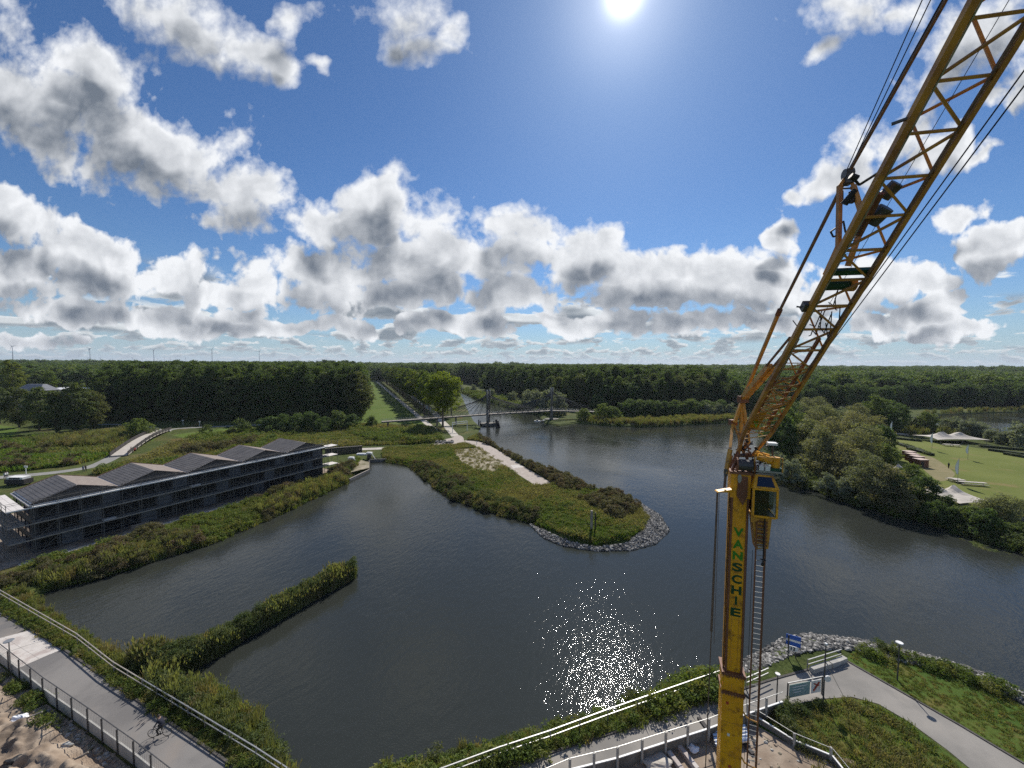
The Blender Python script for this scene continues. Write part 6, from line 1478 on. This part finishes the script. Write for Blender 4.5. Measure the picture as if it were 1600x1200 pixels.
a = onplane(1145, 660, -.35); mb = MB(); mb.box(a, (.35, .3, .3)); mb.build('strut_knuckle', 'jibred', crane)
mem2('rear_strut', a, W(1141, 700, 20), .13, 'yellow2'); mem2('rear_strut', a, W(1158, 692, 20.2), .1, 'yellow2')
# left arm with yoke and hanging rope
y0_ = W(1141, 702, 19.6); y1_ = W(1134, 740, 19.5); y2_ = W(1132, 762, 19.5)
mem2('yoke_arm', y0_, y1_, .16, 'yellow2'); mem2('yoke_arm', W(1136, 735, 19.5), W(1144, 712, 19.6), .08, 'jib'); mem2('yoke_rod', y1_, y2_, .09, 'rust')
mb = MB(); mb.tube(y1_-EZ*.1, y1_+EZ*.25, .09, None, 8); mb.build('yoke_joint', 'steel', crane)
mb = MB(); mb.bar(W(1120, 699, 19.6), W(1142, 700, 19.6), .03); mb.build('side_rod', 'steel', crane)
ya, yb = W(1119, 768, 19.5), W(1141, 768, 19.5); top = W(1131, 762.5, 19.5); q = Vector((0, .16, 0))
mb = MB(); mb.hexa([ya-q-EZ*.0, yb-q, yb+q, ya+q, ya.lerp(top, .12)-q+EZ*.02, top-q+js*.35, top+q+js*.35, ya.lerp(top, .12)+q+EZ*.02]); mb.build('yoke_plate', 'yellow', crane)
hp = W(1121, 769, 19.5); hb = Vector((hp.x-.25, hp.y-.1, 2.0))
mb = MB(); mb.tube(hp, hp.lerp(hb, .32), .045, .06, 6); mb.tube(hp.lerp(hb, .32), hb, .025, None, 6); mb.build('hanging_rope', 'rust', crane)
mb = MB(); mb.tube(W(1124, 769, 19.5), W(1124, 769, 19.5)-EZ*8, .012, None, 4); mb.build('hanging_rope', 'rust', crane)
# ropes
def rope(pts, r, m_='black'): mb = MB(); mb.path(pts, r, 5); mb.build('hoist_rope', m_, crane)
for (x1, y1), (x2, y2) in (((1322, 268), (1441, 0)), ((1326, 268), (1455, -2)), ((1328, 262), (1476, -6))):
    a, b_ = onplane(x1, y1), onplane(x2, y2); rope([a, b_, b_+(b_-a)*.8], .014 if x1 < 1328 else .02, 'navy')
for dy, o_ in ((0, 0), (24, .14)):
    a = W(1243+dy*.1, 602+dy*.2, 19.4); b_ = W(1602, 108+dy, 8.6); rope([a, b_, b_+(b_-a)*.35], .018, 'navy')
a = J(.55, .1, .3); b_ = J(1.3, .25, .3); rope([a, b_], .008)
# counterweight slabs and carrier at the foot, below the picture
mb = MB(); cbox(mb, -1.3, 1.3, -4.5, 2.5, 1.7, 2.6); mb.build('carrier_body', 'yellow', crane)
for v in (-3.6, -2.2, .2, 1.6):
    for u in (-1.2, 1.2): mb = MB(); mb.tube(C(u-.15, v, 1.55), C(u+.15, v, 1.55), .55, None, 14); mb.build('wheel', 'black', crane)

# ------------------------------------------------------------------ people
def person(name, J3, parent=None, label=None, cat=None, cloth='navy', legs='navy', bare=False, loc=(0, 0, 0)):
    """J3: joint name -> local position; one skinned body, hair a child"""
    order = ['pelvis','chest','neck','head','crown','shL','elL','haL','shR','elR','haR','hipL','knL','anL','toL','hipR','knR','anR','toR']
    E_ = [('pelvis','chest'),('chest','neck'),('neck','head'),('head','crown'),('chest','shL'),('shL','elL'),('elL','haL'),('chest','shR'),('shR','elR'),('elR','haR'),('pelvis','hipL'),('hipL','knL'),('knL','anL'),('anL','toL'),('pelvis','hipR'),('hipR','knR'),('knR','anR'),('anR','toR')]
    rad_ = dict(pelvis=.15, chest=.165, neck=.06, head=.105, crown=.085, shL=.075, elL=.05, haL=.04, shR=.075, elR=.05, haR=.04, hipL=.10, knL=.07, anL=.05, toL=.045, hipR=.10, knR=.07, anR=.05, toR=.045)
    me = bpy.data.meshes.new(name); me.from_pydata([J3[k] for k in order], [(order.index(a), order.index(b_)) for a, b_ in E_], []); me.update()
    o = bpy.data.objects.new(name, me); col.objects.link(o); o.location = loc
    o.modifiers.new('skin', 'SKIN')
    if not me.skin_vertices: me.attributes.new('skin', 'FLOAT', 'POINT') if False else None
    for i, k in enumerate(order):
        sv = me.skin_vertices[0].data[i]; sv.radius = (rad_[k]*(1.15 if 'cyclist' in (label or '') and k not in ('head', 'crown') else 1), rad_[k]*(.8 if k in ('chest', 'pelvis') else 1)); sv.use_root = (k == 'pelvis')
    ss = o.modifiers.new('sub', 'SUBSURF'); ss.levels = 2; ss.render_levels = 2
    # cloth by height: skin for head and hands through a position based material
    m = bpy.data.materials.new(name+'_clothes'); m.use_nodes = True; t = NT(m.node_tree); b_ = m.node_tree.nodes['Principled BSDF']
    pos = t.n('ShaderNodeTexCoord').outputs['Object']
    def near(p, r): return t.m('LESS_THAN', t.v('DISTANCE', pos, tuple(p)), r)
    hd = near(Vector(J3['head']).lerp(Vector(J3['crown']), .4), .20); hl = near(J3['haL'], .07); hr = near(J3['haR'], .07)
    msk = t.m('MAXIMUM', hd, t.m('MAXIMUM', hl, hr))
    cA = {'navy': (.012, .014, .03, 1), 'white': (.7, .7, .7, 1), 'red': (.35, .04, .03, 1), 'blue': (.05, .08, .2, 1), 'black': (.015, .015, .015, 1), 'jeans': (.03, .05, .10, 1), 'orange': (.6, .2, .03, 1)}
    z = t.n('ShaderNodeSeparateXYZ'); t.put(z.inputs[0], pos)
    c = t.mix(t.m('GREATER_THAN', z.outputs[2], J3['pelvis'][2]+.02), cA[legs], cA[cloth]); c = t.mix(msk, c, (.45, .27, .19, 1))
    t.put(b_.inputs['Base Color'], c); b_.inputs['Roughness'].default_value = .8; me.materials.append(m)
    hp_ = Vector(J3['head']).lerp(Vector(J3['crown']), .62)
    bm = bmesh.new(); bmesh.ops.create_icosphere(bm, subdivisions=2, radius=.118); 
    bmesh.ops.delete(bm, geom=[v for v in bm.verts if v.co.z < -.045], context='VERTS'); bmesh.ops.translate(bm, verts=bm.verts, vec=hp_); hm = bpy.data.meshes.new('hair'); bm.to_mesh(hm); bm.free(); hm.materials.append(M['hair']); h = bpy.data.objects.new('hair', hm); col.objects.link(h); h.parent = o
    if parent: o.parent = parent
    return tag(o, label, cat)
# cyclist: local x along the riding direction
bp_ = G(250, 1151, 1.04); ht = (G(226, 1100)-G(262, 1170)); ht.z = 0; ang = math.atan2(ht.y, ht.x)
hd_ = Vector((-.86, .12, 0)).normalized(); hd_ = Vector((0.55, -0.83, 0)).normalized() if False else (G(205,1118)-G(262,1160)); hd_.z = 0; hd_.normalize(); ang = math.atan2(hd_.y, hd_.x)+0.55
bike = empty('bicycle', bp_, 'dark bicycle ridden along the grey promenade', 'bicycle', rz=ang)
def wheel(x):
    mb = MB(); n = 20
    for i in range(n):
        a0, a1 = 2*math.pi*i/n, 2*math.pi*(i+1)/n; mb.tube((x+.34*math.cos(a0), 0, .35+.34*math.sin(a0)), (x+.34*math.cos(a1), 0, .35+.34*math.sin(a1)), .022, None, 5, False)
    w_ = mb.build('wheel', 'black', bike, local=True); mb = MB()
    for i in range(10): a0 = 2*math.pi*i/10; mb.tube((x, 0, .35), (x+.33*math.cos(a0), 0, .35+.33*math.sin(a0)), .004, None, 3, False)
    mb.tube((x, -.04, .35), (x, .04, .35), .025, None, 6); s2 = mb.build('spokes', 'galv', None); s2.parent = w_
wheel(-.53); wheel(.53)
mb = MB(); mb.tube((-.53, .0, .35), (-.10, 0, .32), .016, None, 5); mb.tube((-.10, 0, .32), (-.22, 0, .88), .018, None, 5); mb.tube((-.10, 0, .32), (.36, 0, .84), .02, None, 5); mb.tube((-.20, 0, .80), (.36, 0, .90), .018, None, 5); mb.tube((-.53, 0, .35), (-.21, 0, .80), .013, None, 5); mb.tube((.53, 0, .35), (.36, 0, .92), .018, None, 5); mb.tube((.36, 0, .9), (.32, 0, 1.08), .015, None, 5); mb.build('frame', 'steel', bike, local=True)
mb = MB(); mb.tube((.32, -.29, 1.08), (.32, .29, 1.08), .014, None, 5); mb.tube((.32, -.29, 1.08), (.18, -.31, 1.06), .018, None, 5); mb.tube((.32, .29, 1.08), (.18, .31, 1.06), .018, None, 5); mb.build('handlebar', 'galv', bike, local=True)
mb = MB(); mb.box((-.25, 0, .93), (.27, .15, .06)); mb.build('saddle', 'black', bike, local=True)
mb = MB(); mb.tube((-.10, -.09, .32), (-.10, .09, .32), .09, None, 10); mb.tube((-.10, .1, .32), (.02, .1, .20), .012, None, 4); mb.tube((-.1, -.1, .32), (-.22, -.1, .44), .012, None, 4); mb.build('pedals', 'steel', bike, local=True)
Jc = dict(pelvis=(-.24, 0, 1.03), chest=(-.06, 0, 1.42), neck=(.0, 0, 1.58), head=(.03, 0, 1.68), crown=(.05, 0, 1.80), shL=(-.03, .20, 1.48), elL=(.10, .26, 1.24), haL=(.24, .30, 1.09), shR=(-.03, -.20, 1.48), elR=(.10, -.26, 1.24), haR=(.24, -.30, 1.09),
          hipL=(-.20, .11, .96), knL=(.14, .13, .66), anL=(.0, .12, .27), toL=(.16, .12, .22), hipR=(-.20, -.11, .98), knR=(.20, -.13, .86), anR=(-.14, -.12, .52), toR=(.0, -.12, .46))
p_ = person('person', Jc, None, 'cyclist in dark clothes riding a bicycle on the grey promenade', 'person', 'navy', 'black', loc=bp_); p_.rotation_euler.z = ang
def stand(px, py, lb, cloth, legs, h=1.0, stride=.12, rz=0.0, grp=None):
    q = G(px, py, 1.03); J_ = dict(pelvis=(0, 0, .93), chest=(0, 0, 1.30), neck=(.0, 0, 1.50), head=(.02, 0, 1.60), crown=(.02, 0, 1.72), shL=(0, .19, 1.42), elL=(.04, .25, 1.14), haL=(.12, .25, .88), shR=(0, -.19, 1.42), elR=(-.04, -.25, 1.14), haR=(.02, -.25, .88),
        hipL=(0, .10, .88), knL=(stride, .10, .50), anL=(stride*.8, .10, .08), toL=(stride+.14, .11, .04), hipR=(0, -.10, .88), knR=(-stride*.3, -.10, .50), anR=(-stride*1.6, -.10, .10), toR=(-stride*.8, -.11, .04))
    J_ = {k: tuple(c_*h for c_ in v) for k, v in J_.items()}
    o = person('person', J_, None, lb, 'person', cloth, legs, loc=q); o.rotation_euler.z = rz; return o
stand(130, 737, 'left of two people walking side by side on the grey path', 'blue', 'jeans', rz=.4); stand(134, 736, 'right of two people walking on the grey path, behind the roofs', 'navy', 'black', rz=.4)
stand(8, 748, 'person in white top on the grey path at the left edge, nearer the frame', 'white', 'black', rz=.2); stand(11, 747, 'person in white top just right of another at the left end of the path', 'white', 'jeans', rz=.2)
stand(1482, 732, 'person in dark clothes standing alone on the lawn', 'navy', 'black', 1.05, .04)
q = G(207, 705, 1.3); t = empty('cargo_bike', q, 'dark red cargo bike on the grey path at the foot of the small bridge', 'cargo bike')
mb = MB(); mb.box(q+Vector((.3, 0, .65)), (1.1, .8, .7)); mb.build('box', 'redp', t)
for dx in (-1.0, .2, .9): mb = MB(); mb.tube(q+Vector((dx, -.05, .33)), q+Vector((dx, .05, .33)), .33, None, 12); mb.build('wheel', 'black', t)
mb = MB(); mb.bar(q+Vector((-1, 0, .4)), q+Vector((.3, 0, .5)), .06); mb.bar(q+Vector((-.6, 0, .4)), q+Vector((-.7, 0, 1.0)), .05); mb.build('frame', 'steel', t)
stand(205, 706, 'rider in dark jacket on the red cargo bike by the small bridge', 'navy', 'jeans', rz=.5)
q = G(30, 757, 1.02); t = empty('parked_van', q, 'pale van roof showing behind the first gabled roof at left', 'van'); 
mb = MB(); mb.box(q+EZ*.95, (4.8, 1.9, 1.1)); mb.build('body', 'darkwood', t); mb = MB(); mb.box(q+EZ*1.75, (3.9, 1.7, .5)); mb.build('roof', 'white', t)
for dx in (-1.5, 1.5):
    for dy in (-.9, .9): mb = MB(); mb.tube(q+Vector((dx, dy-.1, .35)), q+Vector((dx, dy+.1, .35)), .35, None, 12); mb.build('wheel', 'black', t)
mb = MB(); mb.box(q+Vector((0, -.87, 1.75)), (2.6, .03, .36)); mb.build('window', 'glass', t)

# ------------------------------------------------------------------ railings, fences, lamps
def railing(pix, lb, step=2.35, h=1.12, z=1.0, rails=(1.1, .62), name='railing', mat='galv'):
    pts = [G(x, y, z+h) for x, y in pix]          # pixels are read at the top rail
    pts = [Vector((p.x, p.y, z)) for p in pts]; t = empty(name, pts[0], lb, 'railing')
    for a, b_ in zip(pts[:-1], pts[1:]):
        d = (b_-a); n = max(1, int(d.length/step)); nn = Vector((-d.y, d.x, 0)).normalized()
        for i in range(n):
            p = a+d*(i/n); mb = MB(); mb.bar(p-EZ*.3, p+EZ*(h), .07, .07, nn); mb.build('post', 'wood' if mat == 'galv' else mat, t)
            for r_ in rails: mb = MB(); mb.bar(p+EZ*r_-nn*.05, p+d/n+EZ*r_-nn*.05, .075 if r_ > 1 else .06, .07); mb.build('rail', mat, t)
    return t
railing([(-70,885),(0,921),(60,955),(120,989),(177,1033),(222,1060)], 'weathered double railing along the promenade shore, part left of the reed strip', mat='wood')
railing([(222,1060),(320,1118),(400,1166),(455,1202),(500,1232)], 'pale double railing along the promenade shore, part right of the reed strip')
railing([(640,1218),(690,1199),(780,1166),(860,1140),(950,1107),(1040,1076),(1124,1047)], 'bright double railing between the near shore scrub and the plaza path')
railing([(1166,1058),(1200,1043)], 'short bright railing piece right of the crane mast')
railing([(1262,1030),(1314,1014)], 'bright double railing piece at the tip of the plaza')
mb = MB()
for a, b_ in (((1268,1051),(1296,1042)), ((1298,1042),(1320,1033))):
    p, q = G(*a), G(*b_); mb.bar(p+EZ*.25, q+EZ*.25, .45, .45)
tag(rebase(mb.build('concrete_bench', 'concrete'), G(1296, 1042)), 'low grey concrete benches at the tip of the plaza', 'bench')
def site_fence(pix, lb, hwall=.95, hpost=2.0, step=2.1):
    pts = [G(x, y, 1.0) for x, y in pix]; t = empty('site_fence', pts[0], lb, 'fence')
    for a, b_ in zip(pts[:-1], pts[1:]):
        d = (b_-a); n = max(1, int(d.length/step)); nn = Vector((-d.y, d.x, 0)).normalized()
        for i in range(n):
            p = a+d*(i/n); q = a+d*((i+1)/n)
            mb = MB(); mb.bar(p+EZ*(hwall/2)+d.normalized()*.02, q+EZ*(hwall/2)-d.normalized()*.02, .10, hwall); mb.build('concrete_panel', 'concrete', t)
            mb = MB(); mb.bar(p-EZ*.2-nn*.09, p+EZ*hpost-nn*.09, .08); mb.build('post', 'steel', t)
            mb = MB(); mb.bar(p+EZ*(hpost-.05), q+EZ*(hpost-.05), .045); mb.build('top_rail', 'steel', t)
            mb = MB()
            for k in range(9): w_ = p.lerp(q, k/9); mb.bar(w_+EZ*hwall, w_+EZ*(hpost-.08), .008)
            for k in range(5): z = hwall+.15+k*.2; mb.bar(p+EZ*z, q+EZ*z, .008)
            mb.build('wire_mesh', 'galv', t)
    return t
site_fence([(-70,985),(0,1034),(70,1092),(140,1142),(212,1196),(300,1268)], 'concrete panel fence with dark mesh posts between promenade and sandy yard')
def low_fence(pix, lb, hwall=.9, hpost=1.9, step=2.2):
    pts = [G(x, y, 1.0) for x, y in pix]; t = empty('low_site_fence', pts[0], lb, 'fence')
    for a, b_ in zip(pts[:-1], pts[1:]):
        d = (b_-a); n = max(1, int(d.length/step+.5)); nn = Vector((-d.y, d.x, 0)).normalized()
        for i in range(n):
            p = a+d*(i/n); q = a+d*((i+1)/n)
            mb = MB(); mb.bar(p+EZ*(hwall/2), q+EZ*(hwall/2), .10, hwall); mb.build('concrete_panel', 'darkconcrete', t)
            mb = MB(); mb.bar(p+EZ*(hwall+.035), q+EZ*(hwall+.035), .12, .06); mb.build('capping', 'white', t)
            mb = MB(); mb.bar(p-nn*.12, p+EZ*hpost-nn*.12, .16, .12, nn); mb.build('post', 'concrete', t)
            mb = MB(); mb.bar(p+EZ*(hpost-.1), q+EZ*(hpost-.1), .035); mb.build('top_wire', 'galv', t)
    return t
low_fence([(800,1262),(889,1222),(963,1203),(1038,1178),(1105,1156),(1166,1132),(1222,1112)], 'grey panel fence with bright capping between plaza path and building site')
low_fence([(1182,1128),(1240,1165),(1300,1190),(1340,1240)], 'dull grey panel fence added for a reflected railing, running down beside the mound', .45, 1.15)  # added where a railing appears only as a faint reflection in glass
# info board frame
q0, q1 = G(1230, 1096), G(1284, 1085); t = empty('banner_frame', q0, 'low banner frame with a pale green sheet and a red symbol panel beside the plaza', 'banner')
for q in (q0, q1): mb = MB(); mb.bar(q, q+EZ*1.75, .09); mb.build('post', 'steel', t)
mb = MB(); mb.bar(q0+EZ*1.72, q1+EZ*1.72, .07); mb.build('top_rail', 'galv', t)
d = (q1-q0); fnn = Vector((d.y, -d.x, 0)).normalized()
def brd(t0, t1, m_, nm, z0=.35, z1=1.55, f=0.0): mb = MB(); a, b_ = q0+d*t0+fnn*(.05+f), q0+d*t1+fnn*(.05+f); mb.bar(a+EZ*(z0+z1)/2, b_+EZ*(z0+z1)/2, .03, z1-z0); return mb.build(nm, m_, t)
M['tealc'] = pmat('pale_teal_sheet', (.22, .34, .32), (.27, .38, .36), 2, .7)
brd(.03, .62, 'tealc', 'banner_sheet'); sp = brd(.66, .94, 'white', 'symbol_panel'); 
mb = MB(); a, b_ = q0+d*.72+fnn*.10, q0+d*.88+fnn*.10; mb.bar(a+EZ*.6, b_+EZ*1.35, .02, .16); mb.bar(a+EZ*1.3, b_+EZ*1.0, .02, .10); mb.build('red_mark', 'redp', sp)
for i in range(3): mb = MB(); mb.bar(q0+d*(.10+i*.02)+fnn*.08+EZ*(1.3-i*.25), q0+d*(.52-i*.08)+fnn*.08+EZ*(1.3-i*.25), .015, .07); mb.build('print_line', 'white', t)
def lamp(px, py, h, lb, head=.55, mat='steel', hm='white'):
    q = G(px, py); t = empty('lamp_post', q, lb, 'street lamp'); mb = MB(); mb.tube(q-EZ*.2, q+EZ*(h-.1), .06, .045, 8); mb.build('pole', mat, t)
    mb = MB(); mb.tube(q+EZ*(h-.12), q+EZ*(h), .12, head/2, 12); mb.tube(q+EZ*(h), q+EZ*(h+.05), head/2, head/2-.03, 12); mb.build('lamp_head', hm, t); return t
lamp(1402, 1063, 3.75, 'lamp post with a bright flat head on the grass verge beside the plaza path', .6)
lamp(17, 1053, 3.3, 'grey lamp post with flat oval head beside the slab paving', .75, 'galv', 'galv')
lamp(1213, 1104, 3.0, 'thin lamp post just left of the banner frame', .45, 'steel', 'galv')
t = lamp(1286, 1100, 5.6, 'tall dark lamp post with a small white round sign at the plaza bend', .25)
q = G(1286, 1100); mb = MB(); mb.bar(q+EZ*5.5+Vector((-.7, 0, .1)), q+EZ*5.5+Vector((.5, 0, .05)), .06); mb.build('cross_arm', 'steel', t); mb = MB(); mb.tube(q+Vector((.25, -.1, 2.4)), q+Vector((.25, 0, 2.4)), .28, None, 14); mb.build('round_sign', 'white', t)
mb = MB(); mb.bar(q+Vector((0, .05, 4)), q+Vector((2.2, 0, 0)), .03); mb.build('stay', 'galv', t)
# waterway sign
q = G(1236, 1034, .6); t = empty('waterway_sign', q, 'blue and white waterway sign board on two posts above the shore stones', 'sign')
for dx in (-.35, .45): mb = MB(); mb.bar(q+Vector((dx, 0, -.3)), q+Vector((dx, 0, 2.9)), .08); mb.build('post', 'steel', t)
ex = Vector((.86, -.5, 0)); o0 = q+Vector((.05, -.12, 2.0))
mb = MB(); mb.box(o0+EZ*.35, (1.25, .05, 1.1), ex); sb = mb.build('sign_board', 'blue', t)
nrm_ = Vector((-.5, -.86, 0)); mb = MB(); mb.box(o0+EZ*.35+nrm_*.035, (1.2, .015, .22), ex); mb.build('white_bar', 'white', sb)
mb = MB(); mb.box(o0-EZ*.5, (.8, .05, .5), ex); s2 = mb.build('lower_panel', 'white', t)
letter('12', 'navy', 0, .34, s2, org=o0-EZ*.5+nrm_*.03, exv=ex, nrm=nrm_, w_=None)

# ------------------------------------------------------------------ building site bits
for i in range(5):
    a = G(1112+i*1.5, 1140+i*5.2, 1.6); b_ = G(1164+i*1.5, 1130+i*5.2, 1.6); a.z = b_.z = 1.35+0.0*i
    mb = MB(); mb.tube(a, b_, .17, None, 12); tag(rebase(mb.build('steel_pipe', 'chrome'), a), ['topmost in view','second','middle','fourth','nearest'][i]+' of the shiny pipes lying side by side behind the mast', 'pipe', 'shiny pipes behind the mast')
mb = MB(); 
for i in range(2):
    a = G(1112+i*40, 1150, 1.0); mb.box(a+EZ*.08, (.3, 3.2, .16), (1, .2, 0))
tag(rebase(mb.build('timber_bearer', 'darkwood'), G(1112, 1150)), 'dark bearers under the row of shiny pipes', 'timber')
for (x0, y0), (x1, y1), lb in (((1058,1163),(1090,1203),'long pale concrete beam on the site, right one'), ((1045,1176),(1066,1204),'shorter pale concrete beam on the site, left one')):
    a, b_ = G(x0, y0, 1.2), G(x1, y1, 1.2); mb = MB(); mb.bar(a, b_, .32, .34); tag(rebase(mb.build('concrete_beam', 'slab'), a), lb, 'beam')
def sack(px, py, w_, mat, name, lb, cat, h=.5):
    q = G(px, py); bm = bmesh.new(); bmesh.ops.create_icosphere(bm, subdivisions=3, radius=.5)
    for v in bm.verts:
        f = 1+.16*math.sin(v.co.x*9+px)+.13*math.sin(v.co.y*11+v.co.z*7); v.co = Vector((v.co.x*w_*f, v.co.y*w_*.75*f, max(-.05, v.co.z*h*f+.15)))
    me = bpy.data.meshes.new(name); bm.to_mesh(me); bm.free(); me.materials.append(M[mat]); o = bpy.data.objects.new(name, me); col.objects.link(o); o.location = q; return tag(o, lb, cat)
sack(1030, 1195, 2.1, 'offwhite', 'tarpaulin', 'crumpled pale green tarpaulin beside the site fence', 'tarpaulin', .6)
sack(1083, 1172, .9, 'flag', 'plastic_sheet', 'small white plastic sheet near the concrete beams', 'plastic', .3)
sack(31, 1125, 1.1, 'flag', 'sandbag', 'white crumpled bag in the sandy yard by the fence', 'bag', .5)
sack(104, 1168, .8, 'galv', 'blue_bag', 'pale blue crumpled bag below the fence in the yard', 'bag', .4)
sack(20, 1194, 1.3, 'black', 'dark_bag', 'dark plastic heap at the bottom left corner', 'bag', .5)
for (x0, y0), (x1, y1), i in (((42,1122),(66,1112),0), ((58,1142),(80,1128),1), ((78,1158),(95,1146),2), ((118,1186),(138,1175),3)):
    a, b_ = G(x0, y0, 1.35), G(x1, y1, 1.7); mb = MB(); mb.bar(a, b_, .09); tag(rebase(mb.build('fence_prop', 'wood'), a), ['uppermost','second','third','lowest'][i]+' slanted prop bracing the yard side of the concrete fence', 'prop', 'props behind the concrete fence')
# rough ground of the sandy yard
from mathutils import noise as mn
def sand_heaps(poly, amp, step):
    P_ = [tuple(p) for p in poly]; xs = [p[0] for p in P_]; ys = [p[1] for p in P_]; nx = int((max(xs)-min(xs))/step); ny = int((max(ys)-min(ys))/step)
    X, Y = np.meshgrid(np.linspace(min(xs), max(xs), nx), np.linspace(min(ys), max(ys), ny)); ed_ = dist_to(X.ravel(), Y.ravel(), P_+[P_[0]]); ins = inpoly(X.ravel(), Y.ravel(), P_)
    Z = np.array([1.0+amp*max(0, .25+1.1*mn.fractal(Vector((x*.28, y*.28, 3)), .8, 2.1, 6)+.35*abs(mn.noise(Vector((x*.9, y*.9, 7)))))*min(1, e_/1.6) if k else .9 for x, y, e_, k in zip(X.ravel(), Y.ravel(), ed_, ins)])
    V = np.column_stack([X.ravel(), Y.ravel(), Z]); Fq = [(j*nx+i, j*nx+i+1, (j+1)*nx+i+1, (j+1)*nx+i) for j in range(ny-1) for i in range(nx-1) if ins[j*nx+i] and ins[(j+1)*nx+i+1] and ins[j*nx+i+1] and ins[(j+1)*nx+i]]
    o = bpy.data.objects.new('sand_heaps', npmesh('sand_heaps', V, Fq, M['sand'])); col.objects.link(o); tag(o, kind='structure')
sand_heaps(GP([(-260,1010),(-10,1058),(60,1118),(130,1168),(196,1222),(140,1400),(-500,1400)]), 1.5, .16)
def rubble_area(poly, n, s0, s1, name, lb):
    P = rand_in([tuple(p) for p in poly], n); return stuff(name, S_CLOD, np.column_stack([P, np.full(len(P), 1.0)]), NR.uniform(s0, s1, len(P))**1.0, lb, 'rubble', tilt=.4)
def clod_mesh(seed, mat):
    bm = bmesh.new(); bmesh.ops.create_icosphere(bm, subdivisions=2, radius=.5); rs = random.Random(seed)
    for v in bm.verts: v.co *= rs.uniform(.75, 1.2); v.co.z *= .55
    me = bpy.data.meshes.new('clod'); bm.to_mesh(me); bm.free(); me.materials.append(M[mat]); return me
S_CLOD = src_coll('clods', [clod_mesh(i, ('sand', 'sandpatch', 'concrete', 'sand')[i % 4]) for i in range(6)])
rubble_area(GP([(0,1042),(70,1102),(140,1152),(206,1207),(196,1222),(130,1168),(60,1118),(0,1058)]), 420, .12, .45, 'wall_foot_rubble', 'small pale rubble along the yard foot of the fence')
cover('yard_weeds', S_HERB, GP([(5,1052),(40,1078),(78,1116),(90,1140),(60,1138),(30,1106),(5,1074)]), 3.0, .6, 1.3, 'weeds growing against the yard fence at lower left', 'weeds')
rubble_area(GP([(900,1225),(1040,1178),(1105,1160),(1190,1140),(1260,1190),(1200,1260),(900,1300)]), 160, .08, .35, 'site_debris', 'scattered small debris on the building site ground')

# ------------------------------------------------------------------ air: thin even haze
hm_ = bpy.data.materials.new('thin_haze'); hm_.use_nodes = True; hm_.node_tree.nodes.clear(); th_ = NT(hm_.node_tree)
ho = th_.n('ShaderNodeOutputMaterial'); pv = th_.n('ShaderNodeVolumePrincipled'); pv.inputs['Color'].default_value = (0.80, 0.88, 1.0, 1); pv.inputs['Density'].default_value = 0.00006; pv.inputs['Anisotropy'].default_value = 0.2
hm_.node_tree.links.new(pv.outputs[0], ho.inputs['Volume'])
mb = MB(); mb.box((0, 4000, 72), (22000, 16000, 158)); o = mb.build('haze', hm_); tag(o, 'thin pale summer haze over the whole landscape', 'haze', None, 'stuff')
sc.cycles.volume_bounces = 0; sc.cycles.volume_max_steps = 64
